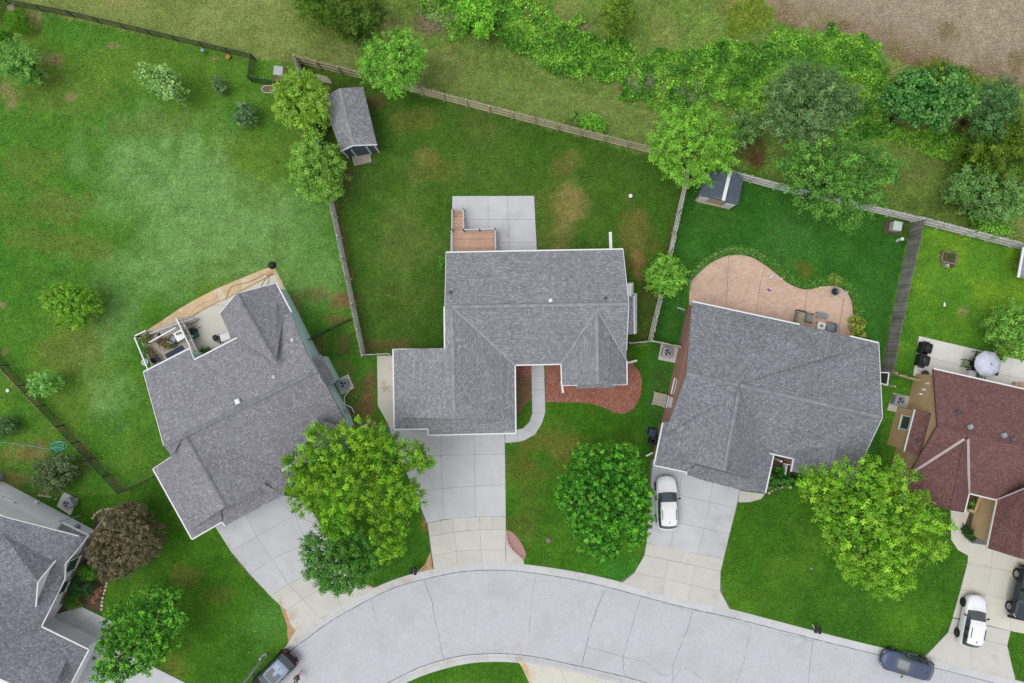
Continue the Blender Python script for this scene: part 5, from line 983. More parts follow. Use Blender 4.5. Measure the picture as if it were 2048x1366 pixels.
tree("young_tree", "tree at the lower left corner of the garden shed over the fence", [(632, 308, 42), (620, 350, 42), (655, 330, 34), (650, 372, 24), (602, 320, 24), (635, 378, 18), (590, 312, 14)], 5.4, (102, 148, 54), (158, 196, 90), leaf=.14, rc=.36, elong=.8)
tree("young_tree", "compact bright green tree on the fence right of the centre house", [(1328, 540, 30), (1345, 552, 28), (1325, 562, 28), (1345, 570, 20), (1312, 548, 18), (1340, 525, 16)], 3.9, (98, 152, 48), (150, 198, 84), leaf=.15, rc=.28, dens=1.2, elong=.6)
tree("young_tree", "leafy tree on the right edge above the parasol patio", [(2030, 645, 40), (2058, 675, 36), (2015, 660, 26), (2040, 700, 20), (2050, 630, 26)], 5.0, (98, 148, 52), (150, 192, 86), leaf=.15, rc=.38, elong=.7)
tree("young_tree", "round yellow-green tree alone on the left lawn", [(120, 605, 32), (150, 600, 34), (136, 628, 32), (165, 612, 22), (105, 600, 20), (135, 585, 20)], 4.2, (96, 146, 36), (142, 184, 62), leaf=.14, rc=.3, elong=.5)
tree("sapling", "pale leaning sapling on the upper left lawn", [(300, 150, 22), (322, 162, 26), (340, 178, 18), (285, 142, 12), (330, 145, 14)], 4.0, (118, 158, 82), (170, 200, 134), leaf=.24, rc=.3, elong=1.0, gap=.2)
tree("sapling", "light green sapling at the left edge above the bare patch", [(15, 112, 32), (36, 128, 28), (30, 96, 20), (45, 105, 16), (20, 140, 16)], 4.2, (92, 144, 58), (140, 182, 90), leaf=.14, rc=.34, elong=.8, gap=.25)
tree("shrub", "small silvery round shrub near the end of the chain-link fence", [(436, 168, 12), (440, 176, 10), (432, 162, 8)], 1.5, (84, 118, 66), (130, 160, 112), cat="shrub", trunk=False, leaf=.14, rc=.2)
tree("shrub", "larger silvery round shrub below the small silvery one", [(484, 222, 18), (494, 232, 17), (480, 236, 13), (495, 218, 12)], 2.2, (80, 116, 66), (132, 162, 114), cat="shrub", trunk=False, leaf=.15, rc=.22)
tree("sapling", "small light sapling beside the lower left chain-link fence", [(80, 768, 20), (92, 760, 16), (72, 780, 14), (70, 760, 12), (95, 775, 12)], 3.2, (108, 162, 70), (156, 202, 110), leaf=.15, rc=.26, elong=1.0, gap=.2)
tree("shrub", "olive grey shrub beside the green hose", [(95, 940, 30), (120, 945, 28), (108, 962, 26), (85, 960, 20), (125, 928, 18)], 2.8, (78, 100, 58), (120, 138, 92), cat="shrub", trunk=False, leaf=.14, rc=.3, elong=.6)
tree("shrub", "dark shrub at the left edge below the chain-link fence", [(8, 850, 16), (20, 855, 12), (-2, 862, 14)], 1.8, (62, 96, 48), (110, 142, 84), cat="shrub", trunk=False, leaf=.14, rc=.24)
tree("evergreen_shrub", "round yellow-green evergreen with birdbath in the top left corner", [(26, 38, 16), (36, 44, 14), (22, 48, 12), (34, 30, 12)], 2.0, (74, 128, 22), (112, 160, 40), cat="shrub", trunk=False, leaf=.12, rc=.2, needle=True)
tree("evergreen_shrub", "small evergreen cut by the left edge under the chain-link fence", [(2, 68, 9), (-6, 72, 10)], 1.3, (56, 120, 22), (92, 150, 40), cat="shrub", trunk=False, leaf=.12, rc=.18, needle=True)
tree("cedar_tree", "dark green cedar at the top edge above the garden shed", [(700, 12, 42), (728, 28, 30), (680, 38, 28), (705, 52, 16), (735, 5, 28)], 5.5, (66, 100, 28), (108, 136, 46), leaf=.2, rc=.36, elong=.8, needle=True)
tree("cedar_tree", "cedar cropped by the top edge left of the darker cedar", [(620, -2, 34), (645, 8, 22), (598, -8, 20)], 5.0, (78, 116, 30), (120, 150, 54), leaf=.2, rc=.36, elong=.8, needle=True)
tree("cedar_tree", "lone olive cedar standing in the meadow at the top edge", [(1235, 8, 26), (1228, 30, 20), (1246, 32, 18), (1235, 45, 12), (1250, 5, 18)], 4.5, (90, 128, 34), (138, 164, 54), leaf=.22, rc=.34, elong=1.1, needle=True, gap=.2)
tree("bush", "bright leafy bush at the top edge in the brambles", [(948, 12, 32), (968, 30, 26), (965, 55, 18), (930, 25, 22)], 3.0, (100, 164, 42), (150, 202, 74), cat="bush", leaf=.2, rc=.36)
tree("bush", "bright bush against the outside of the long tan fence", [(1185, 245, 18), (1200, 252, 14), (1170, 240, 12)], 1.8, (96, 156, 44), (138, 188, 70), cat="bush", trunk=False, leaf=.15, rc=.28)
tree("bush", "dull pale bush left of the bright bush on the tan fence", [(1148, 234, 14), (1160, 240, 11)], 1.3, (108, 138, 64), (140, 160, 90), cat="bush", trunk=False, leaf=.13, rc=.24)
tree("sapling", "thin pale sapling between yellow-green corner tree and willow", [(1490, 245, 28), (1505, 262, 20), (1470, 282, 22), (1515, 235, 16)], 3.6, (96, 134, 66), (136, 168, 98), leaf=.15, rc=.32, elong=.8, gap=.4)
tree("dwarf_conifer", "round bright dwarf conifer under the pale house windows", [(170, 1146, 15), (178, 1150, 12), (162, 1142, 10)], 1.3, (84, 138, 40), (112, 160, 58), cat="shrub", trunk=False, leaf=.12, rc=.16, needle=True)
tree("dwarf_conifer", "dark spreading juniper between the two round conifers", [(160, 1172, 22), (178, 1178, 16), (148, 1180, 16)], .9, (38, 84, 36), (58, 104, 50), cat="shrub", trunk=False, leaf=.12, rc=.2, needle=True)
tree("dwarf_conifer", "round dwarf conifer at the corner of the bottom-left path", [(142, 1204, 15), (150, 1208, 11), (134, 1200, 9)], 1.2, (72, 118, 38), (98, 142, 54), cat="shrub", trunk=False, leaf=.12, rc=.16, needle=True)
tree("flower_shrub", "reddish low flowering plant inside the stone edging", [(193, 1188, 8), (188, 1200, 6), (198, 1180, 6)], .6, (150, 104, 86), (190, 150, 130), cat="shrub", trunk=False, leaf=.1, rc=.14)
tree("shrub", "lush green hostas beside the right house door", [(1552, 962, 16), (1572, 958, 14), (1560, 945, 10), (1590, 965, 12)], .9, (52, 108, 36), (86, 146, 52), cat="shrub", trunk=False, leaf=.26, rc=.26)
tree("shrub", "yellow-flowered bush at the corner of the paver patio", [(1713, 655, 12), (1718, 672, 12), (1710, 640, 9), (1725, 650, 9)], 1.1, (100, 128, 44), (196, 196, 92), cat="shrub", trunk=False, leaf=.13, rc=.2)
tree("shrub", "small bush at the edge of the planting around the fire pit", [(1668, 556, 9), (1676, 562, 8)], .8, (110, 144, 54), (160, 176, 90), cat="shrub", trunk=False, leaf=.13, rc=.18)
tree("shrub", "dark shrub in the porch bed of the brown-roofed house", [(1938, 1068, 9), (1944, 1076, 8), (1932, 1058, 7)], .8, (40, 76, 36), (66, 104, 52), cat="shrub", trunk=False, leaf=.13, rc=.18)
tree("shrub", "small green shrub in the porch planter of the brown-roofed house", [(1946, 1008, 7), (1944, 1020, 5)], .6, (90, 140, 44), (130, 170, 70), cat="shrub", trunk=False, leaf=.13, rc=.16)
tree("shrub", "bush against the left wall of the centre house", [(886, 520, 9), (884, 532, 8)], 1.0, (70, 130, 40), (110, 160, 60), cat="shrub", trunk=False, leaf=.13, rc=.18)
# ------------------------------------------------------------------ vehicles
def paint(name, c, metal=0.0): return mat(name, c, .32, (1, .02), (9, .02), metal=metal, spec=.35 if c[0] > .08 else .15, coat=.6 if c[0] > .3 else .04)
M['p_white'] = paint("paint_white", C(244, 245, 247)); M['p_black'] = paint("paint_black", C(40, 40, 44)); M['p_grey'] = paint("paint_blue_grey", C(84, 95, 118), .2); M['p_sky_roof'] = paint("roof_sky_reflection", C(150, 168, 192)); M['p_maroon'] = paint("paint_black_cherry", C(40, 32, 35)); M['p_char'] = paint("paint_charcoal", C(64, 70, 78), .2)  # pale blue roof colour is the sky's reflection painted onto the black car
M['tyre'] = mat("tyre", C(38, 38, 40), .85); M['rim'] = mat("rim", C(170, 172, 176), .35, metal=.7); M['rimd'] = mat("rim_dark", C(60, 62, 66), .4, metal=.5)
M['lampw'] = mat("headlight", C(200, 206, 212), .15); M['lampr'] = mat("tail_light", C(170, 44, 46), .25); M['plate'] = mat("plate", C(206, 208, 210), .5)
def car(label, px, py, ang, st, pm, rim='rim', wheelr=.35, wx=(1.38, -1.4), sunroof=None, rails=None, cat="car", name="parked_car", zc=.8, antenna=True, roofm=None, zg=ZS):
    """st: stations nose to tail (kind, x, half width, sill z, shoulder z, roof half width, roof z, pillar?) ; H = bonnet/boot, C = cabin"""
    c = W(px, py, zc); base = Vector((c.x, c.y, zg)); t = thing(name, label, cat, base); R = Matrix.Rotation(ang, 3, 'Z'); X = lambda p: base + R @ Vector(p)
    rings = []
    for kd, x, w, zb, zs, tw, zr in st:
        h = [(w * .84, zb), (w, zb + .2), (w * .99, zs - .1)]
        h += [(w * .86, zs + .0), (w * .66, zs + .035), (w * .36, zs + .055), (0, zs + .06)] if kd != 'C' else [(w * .95, zs + .0), (tw * 1.02, zr - .07), (tw * .84, zr - .0), (0, zr + .02)]
        q_ = (.17 if x > 0 else -.15) * min(1, abs(x) / .9); fx = lambda y: x + q_ * (1 - min(1, (y / max(w, .01)) ** 2)) - q_ * .5
        rings.append([(fx(y), y, z) for y, z in h] + [(fx(y), -y, z) for y, z in reversed(h[:-1])])
    n = len(rings[0]); vs = [p for r in rings for p in r]; fs = []; mi = []
    for i in range(len(rings) - 1):
        k0, k1 = st[i][0], st[i + 1][0]
        for k in range(n):
            kk = min(k, n - 2 - k) if k < n - 1 else -1; m_ = 0
            if k0 != 'C' and k1 == 'C' and kk in (3, 4, 5): m_ = 1
            elif k0 == 'C' and k1 != 'C' and kk in (3, 4, 5): m_ = 2
            elif k0 == 'C' and k1 == 'C' and kk == 3: m_ = (3 if k < n // 2 else 4) if abs(st[i][1] - st[i + 1][1]) > .12 else 6
            elif k0 == 'C' and k1 == 'C' and kk in (4, 5): m_ = 5
            fs.append((i * n + k, (i + 1) * n + k, (i + 1) * n + (k + 1) % n, i * n + (k + 1) % n)); mi.append(m_)
    fs += [tuple(range(n)), tuple(reversed([(len(rings) - 1) * n + k for k in range(n)]))]; mi += [0, 0]
    me = bpy.data.meshes.new("tmp"); me.from_pydata(vs, [], fs)
    for q in range(7): me.materials.append(M[pm])
    me.polygons.foreach_set("material_index", mi); me.update(); tmp = bpy.data.objects.new("tmp", me); COL.objects.link(tmp)
    sb = tmp.modifiers.new("s", 'SUBSURF'); sb.levels = sb.render_levels = 2
    dg = bpy.context.evaluated_depsgraph_get(); ev = tmp.evaluated_get(dg).to_mesh()
    V = [v.co.copy() for v in ev.vertices]; F = [(tuple(p.vertices), p.material_index) for p in ev.polygons]
    bpy.data.objects.remove(tmp)
    for q, nm, mm in ((0, "body", pm), (1, "windscreen", 'cglass'), (2, "rear_window", 'cglass'), (3, "side_windows_left", 'cglass'), (4, "side_windows_right", 'cglass'), (5, "roof", roofm or pm), (6, "door_pillars", 'black')):
        ff = [f for f, m_ in F if m_ == q]
        if not ff: continue
        if q in (3, 4, 6):       # split the window band into single panes
            grp = {}
            par = list(range(len(ff))); vm = {}
            def find(i):
                while par[i] != i: par[i] = par[par[i]]; i = par[i]
                return i
            for i, f in enumerate(ff):
                for v in f:
                    if v in vm: par[find(i)] = find(vm[v])
                    else: vm[v] = i
            for i, f in enumerate(ff): grp.setdefault(find(i), []).append(f)
            sets = [("side_window" if q != 6 else "door_pillar", g) for g in grp.values()]
        else: sets = [(nm, ff)]
        for nm2, g in sets:
            ids = sorted({v for f in g for v in f}); ix = {v: i for i, v in enumerate(ids)}
            mesh(nm2, [X(V[v]) for v in ids], [tuple(ix[v] for v in f) for f in g], M[mm], t, True)
    wmax = max(q[2] for q in st)
    def ob(nm, vv, ff, m_, sm=False): return mesh(nm, [X(v) for v in vv], ff, M[m_], t, sm)
    for x in wx:
        for s in (1, -1):
            y = s * (wmax - .10); nn = 20; pr = [(wheelr * .6, -.11), (wheelr * .94, -.115), (wheelr, -.08), (wheelr, .08), (wheelr * .94, .115), (wheelr * .6, .11)]
            ob("tyre", [(x + r * math.cos(2 * math.pi * k / nn), y + o_, wheelr + r * math.sin(2 * math.pi * k / nn)) for r, o_ in pr for k in range(nn)], [(i * nn + k, i * nn + (k + 1) % nn, (i + 1) * nn + (k + 1) % nn, (i + 1) * nn + k) for i in range(len(pr) - 1) for k in range(nn)], 'tyre', True)
            ob("rim", [(x + r * math.cos(2 * math.pi * k / nn), y + s * o_, wheelr + r * math.sin(2 * math.pi * k / nn)) for r, o_ in ((wheelr * .66, .09), (wheelr * .6, .112), (wheelr * .2, .1), (wheelr * .12, .118)) for k in range(nn)], [(i * nn + k, i * nn + (k + 1) % nn, (i + 1) * nn + (k + 1) % nn, (i + 1) * nn + k) for i in range(3) for k in range(nn)] + [tuple(3 * nn + k for k in range(nn))], rim)
            # dark wheel-arch lip
            ob("wheel_arch", [(x + r * math.cos(a), s * (wmax + .004), wheelr + r * math.sin(a)) for r in (wheelr * 1.02, wheelr * 1.16) for a in [math.pi * k / 10 for k in range(11)]], [(k, k + 1, k + 12, k + 11) for k in range(10)], 'black')
    def bx(nm, c_, sz, m_, rz=0, bv=.02): o = MB().box(X(c_), sz, ang + rz).build(nm, M[m_], t); bevel(o, bv); return o
    f1, r1 = st[1], st[-2]; cab = [q for q in st if q[0] == 'C']; zr = max(q[6] for q in cab); tw = max(q[5] for q in cab)
    for s in (1, -1):
        bx("headlight", (f1[1] - .13, s * f1[2] * .80, f1[4] - .06), (.36, .17, .1), 'lampw', -s * .75, .03); bx("tail_light", (r1[1] + .12, s * r1[2] * .84, r1[4] - .05), (.26, .12, .13), 'lampr', s * .6, .03)
        bx("mirror", (cab[0][1] + .28, s * (cab[0][2] + .09), cab[0][4] + .08), (.12, .24, .14), 'black' if pm != 'p_grey' else pm, -s * .4, .04)
        if rails: MB().bar(X((cab[1][1] - .1, s * tw * .84, zr + .02)), X((cab[-2][1] + .1, s * tw * .84, zr + .02)), .04, .05).build("roof_rail", M[rails], t)
    bx("grille", (st[0][1] - .0, 0, .56), (.06, st[0][2] * 1.0, .16), 'black'); bx("plate", (st[-1][1] - .0, 0, .72), (.05, .5, .13), 'plate')
    if antenna: bx("antenna_fin", (cab[-1][1] + .3, 0, zr), (.16, .05, .07), 'black', 0, .01)
    if sunroof:
        x0, x1, hw = sunroof; MB().slab([X((x0, hw, zr + .012)), X((x1, hw, zr + .012)), X((x1, -hw, zr + .012)), X((x0, -hw, zr + .012))], .03).build("sunroof", M['cglass'], t)
    return t
def stations(w=.93, zs=1.0, zr=1.66, tw=.70, L=2.33, sill=.2, base=1.08, rf=.16, rr=-1.78, rb=-2.12):
    return [('H', L, w * .56, sill + .2, zs - .40, 0, 0), ('H', L - .1, w * .78, sill + .06, zs - .24, 0, 0), ('H', L - .36, w * .92, sill, zs - .1, 0, 0), ('H', L - .95, w * .99, sill, zs - .01, 0, 0), ('H', base, w, sill, zs + .03, 0, 0),
            ('C', rf, w, sill, zs + .02, tw * .93, zr - .06), ('C', rf - .4, w, sill, zs + .02, tw, zr), ('C', rf - .74, w, sill, zs + .02, tw, zr), ('C', rf - .78, w, sill, zs + .02, tw, zr), ('C', rf - 1.46, w, sill, zs + .03, tw, zr), ('C', rf - 1.50, w, sill, zs + .03, tw, zr), ('C', rr, w * .985, sill, zs + .04, tw * .94, zr - .08),
            ('H', rb, w * .95, sill + .04, zs + .04, 0, 0), ('H', -L + .06, w * .9, sill + .1, zs - .08, 0, 0), ('H', -L, w * .78, sill + .2, zs - .3, 0, 0)]
car("white estate car parked on the right house driveway facing the garage", 1334, 1006, math.radians(91.5), stations(), 'p_white', rails='black')
car("white crossover parked on the brown-roofed house driveway", 1946, 1242, math.radians(79), stations(w=.92, L=2.25, base=1.1, rf=.2), 'p_white', rim='rimd', wheelr=.37, rails='black', wx=(1.35, -1.35))
car("blue-grey car parked at the kerb in the lower right", 1816, 1331, math.radians(164.5), stations(w=.92, zs=.94, zr=1.48, tw=.66, L=2.3, base=1.08, rf=.1, rr=-1.62, rb=-2.05), 'p_grey', wheelr=.33, zg=-.06)
car("black car with glass roof parked at the lower left kerb", 546, 1349, math.radians(225), stations(w=.94, zr=1.64, base=1.1, rf=.2, rr=-1.5, rb=-2.05), 'p_maroon', rails='steel', sunroof=(.15, -.85, .56), roofm='p_sky_roof', zg=-.06)
TR = [('H', 2.15, .66, .5, .95, 0, 0), ('H', 2.08, .78, .46, 1.05, 0, 0), ('H', 1.8, .82, .44, 1.12, 0, 0), ('H', 1.2, .83, .44, 1.15, 0, 0), ('H', .72, .86, .44, 1.18, 0, 0), ('C', .42, .87, .44, 1.18, .70, 1.78), ('C', .1, .87, .44, 1.18, .74, 1.85), ('C', -.3, .87, .44, 1.18, .74, 1.85), ('C', -.38, .87, .44, 1.18, .74, 1.85), ('C', -1.5, .87, .44, 1.18, .74, 1.85), ('C', -1.85, .86, .44, 1.18, .72, 1.8), ('H', -2.02, .86, .46, 1.18, 0, 0), ('H', -2.1, .84, .5, 1.05, 0, 0), ('H', -2.12, .78, .55, .9, 0, 0)]
TA = math.radians(257)
tk = car("black four-wheel-drive truck cut by the right edge of the photo", 2050, 1187, TA, TR, 'p_char', wheelr=.46, wx=(1.45, -1.45), cat="truck", name="parked_truck", antenna=False)
bz = Vector(tk.location); Rk = Matrix.Rotation(TA, 3, 'Z')
for s in (1, -1):
    MB().bar(bz + Rk @ Vector((.95, s * 1.02, .5)), bz + Rk @ Vector((-.95, s * 1.02, .5)), .12, .1).build("side_step", M['steel'], tk)
    for x in (1.45, -1.45): bevel(MB().box(bz + Rk @ Vector((x, s * .92, .99)), (1.1, .26, .1), TA).build("fender_flare", M['black'], tk), .04)
bevel(MB().box(bz + Rk @ Vector((2.25, 0, .62)), (.24, 1.8, .22), TA).build("front_bumper", M['black'], tk), .05); bevel(MB().box(bz + Rk @ Vector((-2.25, 0, .62)), (.2, 1.7, .2), TA).build("rear_bumper", M['black'], tk), .05)
# ------------------------------------------------------------------ air conditioners
def aircon(label, px, py, rz, pad, round_=False, zz=.85):
    c = W(px, py, zz); base = Vector((c.x, c.y, 0)); t = thing("air_conditioner", label, "air conditioner", base)
    MB().slab([Vector((p.x, p.y, .09)) for p in WL(pad)], .12).build("base_pad", M['concrete_walk'], t); PAVED.append(pad)
    s = .42
    if round_: MB().lathe(base, [(s, .1), (s, .8), (s * .95, .86), (s * .72, .86), (s * .72, .6)], 20, False).build("cabinet", M['ac'], t)
    else:
        o = MB().box(base + Vector((0, 0, .45)), (2 * s, 2 * s, .72), rz).build("cabinet", M['ac'], t); bevel(o, .06)
        MB().lathe(base, [(s * .9, .815), (s * .92, .87), (s * .74, .88), (s * .72, .83)], 24, False).build("fan_ring", M['galv'], t); MB().lathe(base + Vector((0, 0, .83)), [(s * .72, 0), (s * .72, .004)], 20).build("fan_well", M['black'], t)
        for k in range(5): MB().box(base + Vector((0, 0, .22 + k * .12)), (2 * s + .01, 2 * s + .01, .03), rz).build("louvre", M['galv'], t)
    for k in range(3):
        a = rz + k * 2.094 + .5; d = Vector((math.cos(a), math.sin(a), 0)); q = Vector((-d.y, d.x, 0)); z = Vector((0, 0, .85))
        mesh("fan_blade", [base + z + d * .05, base + z + d * s * .66 + q * .03, base + z + d * s * .6 + q * .2 + Vector((0, 0, .03)), base + z + d * .06 + q * .08], [(0, 1, 2, 3)], M['lampw'] if k == 2 else M['ac'], t)
    if round_: MB().lathe(base + Vector((0, 0, .6)), [(s * .72, 0), (s * .72, .004)], 20).build("fan_well", M['black'], t)
    g = MB()
    for k in range(1, 5): g.lathe(base + Vector((0, 0, .885)), [(s * .72 * k / 4.6, 0), (s * .72 * k / 4.6 + .008, .004), (s * .72 * k / 4.6 + .016, 0)], 20, False)
    g.build("fan_guard", M['steel'], t)
aircon("round-topped air conditioner beside the teal green wall", 686, 768, .5, [(668, 762), (697, 748), (709, 776), (684, 790)], True)
aircon("square air conditioner on a pad at the brown siding wall", 1335.5, 705, -.2, [(1322, 688), (1357, 695), (1350, 726), (1316, 719)])
aircon("square air conditioner beside the tan house wall", 1801, 802, -.3, [(1786, 785), (1818, 793), (1810, 828), (1773, 820)])
aircon("square air conditioner beside the pale grey siding wall", 133, 1008, .5, [(128, 983), (157, 998), (142, 1030), (115, 1012)])
# ------------------------------------------------------------------ left house deck with furniture
M['deckg'] = mat("deck_plank_grey", C(188, 180, 166), .85, (2, .1), (12, .1), rand=.1)
ZL = 1.1
D2, q = deck("deck", "grey plank deck full of flower pots behind the green-sided house", [(283, 672), (362, 636), (396, 706), (308, 738)], ZL, None, 'deckg', .15)
railing(D2, W(281, 673, ZL), W(308, 738, ZL), 1.0, 'white', 'white', 3, .14, bm_='black'); railing(D2, W(281, 673, ZL), W(303, 662, ZL), 1.0, 'white', 'white', 2, .14, bm_='black'); railing(D2, W(364, 638, ZL), W(397, 706, ZL), 1.0, 'white', 'white', 3, .14, bm_='black'); railing(D2, W(312, 684, ZL), W(362, 656, ZL), 1.0, 'white', 'white', 2, .16, bm_='white')
for k in range(11):
    u = k / 11; z = ZL * (1 - u) ; x0, y0 = 314 + 78 * u, 668 - 26 * u
    if x0 > 366 or True: MB().slab([W(x0, y0, max(z, .1)), W(x0 + 6, y0 - 2.6, max(z, .1)), W(x0 + 13, y0 + 12, max(z, .1)), W(x0 + 7, y0 + 14.5, max(z, .1))], .05).build("stair_tread", M['deckg'], D2)
for x0, y0, x1, y1 in ((312, 668, 396, 640), (322, 684, 402, 652)): MB().bar(W(x0, y0, ZL), W(x1, y1, .15), .05, .24).build("stringer", M['rail'], D2)
railing(D2, W(312, 667, ZL), W(396, 638, .15), .95, 'rail', 'rail', 3, .2)
o = MB().slab([W(329, 709, ZL + .02), W(365, 690, ZL + .02), W(369.5, 698.7, ZL + .02), W(334, 717, ZL + .02)], .015).build("rug", mat("navy_rug", C(62, 72, 98), .95, (3, .12), (30, .15))); tag(o, "navy blue rug on the grey flower deck", "rug")
def table(name, label, quad, z, h, m, legm='steel'):
    P = [W(x, y, z + h) for x, y in quad]; c = sum(P, Vector()) / 4; t = thing(name, label, "table", (c.x, c.y, z)); bevel(MB().slab(P, .04).build("table_top", M[m], t), .01)
    for p in P: p2 = p.lerp(c, .12); MB().bar((p2.x, p2.y, z), (p2.x, p2.y, z + h - .04), .05, .05).build("leg", M[legm], t)
    return t
table("garden_table", "white square table on the grey flower deck", [(346, 667), (363, 657), (372, 674), (355, 684)], ZL, .72, 'whitep')
for x, y in ((355, 668), (361, 666)):
    c = W(x, y, ZL + .74); t = thing("candle_pot", "small dark pot on the white deck table, %s one" % ("left" if x < 358 else "right"), "pot", c); MB().lathe(c, [(.09, 0), (.11, .1), (.1, .12), (.07, .06)], 10, False).build("bowl", M['black'], t)
FL = [((150, 70, 84), (196, 110, 130)), ((96, 112, 48), (170, 160, 70)), ((120, 80, 60), (190, 130, 110)), ((70, 110, 44), (120, 160, 70))]
def planter(label, px, py, z, r, fl, pot='dirt'):
    c = W(px, py, z + .3); t = thing("flower_pot", label, "flower pot", (c.x, c.y, z)); b = Vector((c.x, c.y, z)); MB().lathe(b, [(r * .7, 0), (r, .3), (r * 1.05, .32), (r * .9, .3)], 12, False).build("pot", M[pot], t)
    n = 170; p = RNG.normal(size=(n, 3)) * r * .75; p[:, 2] = np.abs(p[:, 2]) * .8 + .32; col = np.where((RNG.random(n) < .45)[:, None], np.array(C(*FL[fl][1])), np.array(C(*FL[fl][0]))) * np.exp(RNG.normal(0, .2, (n, 1)))
    if fl != 3: g = RNG.random(n) < .35; col[g] = np.array(C(88, 124, 52, 1.4))
    co, fa, cl = leafmesh(p, p + RNG.normal(size=(n, 3)) * .2 + np.array([0, 0, .4]), np.full(n, .11), col); npmesh("foliage", co, fa, cl, M['leaf'], t, kind="stuff")
for i, (x, y, r, f, lb) in enumerate(((322, 684, .32, 0, "crimson flowers in a pot at the tip of the deck planter row"), (333, 688, .34, 2, "pinkish potted flowers in the middle of the deck planter row"), (343, 690, .3, 1, "yellow-green potted plant beside the white deck table"), (298, 671, .2, 3, "small green pot plant at the deck corner rail"), (290, 680, .2, 1, "yellowish pot plant along the white deck rail"), (296, 700, .24, 3, "green pot plant halfway down the white deck rail"), (303, 707, .22, 2, "reddish pot plant at the lower end of the deck rail"), (297, 684, .14, 2, "tiny terracotta pot near the deck corner"))): planter(lb, x, y, ZL, r, f)
for i, (x, y, r, lb) in enumerate(((406, 703, .22, "dark round pot under the rear gutter of the green-sided house"), (416, 700, .18, "smaller pot right of the dark round pot by the gutter"))): planter(lb, x, y, .03, r, 3, 'black')
def chair(label, px, py, z, rz, seatm, framem='black', w=.6, name="garden_chair", back=.45):
    c = W(px, py, z + .45); b = Vector((c.x, c.y, z)); t = thing(name, label, "chair", b); R = Matrix.Rotation(rz, 3, 'Z'); X = lambda p: b + R @ Vector(p)
    bevel(MB().box(X((0, 0, .43)), (w * .86, w * .86, .07), rz).build("seat", M[seatm], t), .03)
    bevel(MB().box(X((-w * .46, 0, .68)), (.07, w * .86, back), rz).build("backrest", M[seatm], t), .03)
    for s in (1, -1):
        MB().bar(X((-w * .45, s * w * .5, .64)), X((w * .42, s * w * .5, .64)), .06, .04).build("armrest", M[framem], t)
        for x in (-.43, .41): MB().bar(X((x * w, s * w * .5, 0)), X((x * w, s * w * .5, .64)), .045, .045).build("leg", M[framem], t)
    return t
chair("grey chair beside the white table on the flower deck", 347, 679, ZL, 1.2, 'ac'); chair("dark chair in the lower corner of the flower deck", 313, 718, ZL, .6, 'black')
# patio lounge, stand and bins under the left house
lg = thing("garden_bench", "whitish slatted bench on the cream patio", "bench", W(452, 676, 0))
for k in range(6): u = k / 6; MB().slab([W(439 + 3 * u, 670 + 14 * u, .45), W(457 + 4 * u, 665 + 12 * u, .45), W(457.4 + 4 * (u + .14), 665 + 12 * (u + .14), .45), W(439.4 + 3 * (u + .14), 670 + 14 * (u + .14), .45)], .04).build("slat", M['greyw'], lg)
for x, y in ((440, 671), (456, 667), (442, 684), (460, 677)): MB().bar(W(x, y, 0), Vector((*W(x, y, 0).xy, .42)), .07, .07).build("leg", M['white'], lg)
hs = thing("hammock_stand", "black folding stand beside the whitish bench", "stand", W(434, 680, 0))
for a, b in (((428, 680), (442, 687)), ((442, 687), (438, 672)), ((438, 672), (428, 680)), ((432, 675), (442, 687))): MB().tube([W(*a, .35), W(*b, .35)], .05).build("frame_tube", M['black'], hs)
MB().lathe(W(432, 675, .3), [(.2, 0), (.26, .15), (.2, .3), (.05, .33)], 12).build("cushion", M['black'], hs)
def bin_(name, label, px, py, rz, m, s=.55, h=.95, lid=None):
    c = W(px, py, h); b = Vector((c.x, c.y, ZS)); t = thing(name, label, "bin", b); o = MB().box(b + Vector((0, 0, h / 2)), (s, s * 1.1, h * .96), rz).build("body", M[m], t); bevel(o, .05); R = Matrix.Rotation(rz, 3, 'Z')
    bevel(MB().box(b + Vector((0, 0, h)), (s * 1.08, s * 1.2, .07), rz).build("lid", M[lid or m], t), .03); MB().bar(b + R @ Vector((-s * .5, -s * .58, h - .06)), b + R @ Vector((s * .5, -s * .58, h - .06)), .05, .05).build("handle", M['black'], t)
    for q in (-.4, .4): MB().lathe(b + R @ Vector((q * s, s * .55, .1)), [(.1, -.03), (.1, .03)], 10).build("wheel", M['tyre'], t)
    return t
M['navy'] = mat("navy_plastic", C(46, 58, 96), .5); M['greenp'] = mat("green_plastic", C(44, 84, 78), .5)
bin_("wheelie_bin", "navy wheeled bin against the brown siding wall", 1305, 866, -.2, 'navy'); k = bin_("wheelie_bin", "black wheeled bin with white label beside the navy bin", 1307, 882, -.2, 'black'); MB().box(W(1305, 882, .95) + Vector((0, 0, .06)), (.22, .25, .02), -.2).build("lid_label", M['white'], k)
bin_("storage_bin", "small black bin under the deck stairs of the green-sided house", 384, 661, .4, 'black', .4, .6); bin_("storage_bin", "green bin under the deck stairs of the green-sided house", 388, 669, .4, 'greenp', .45, .5)
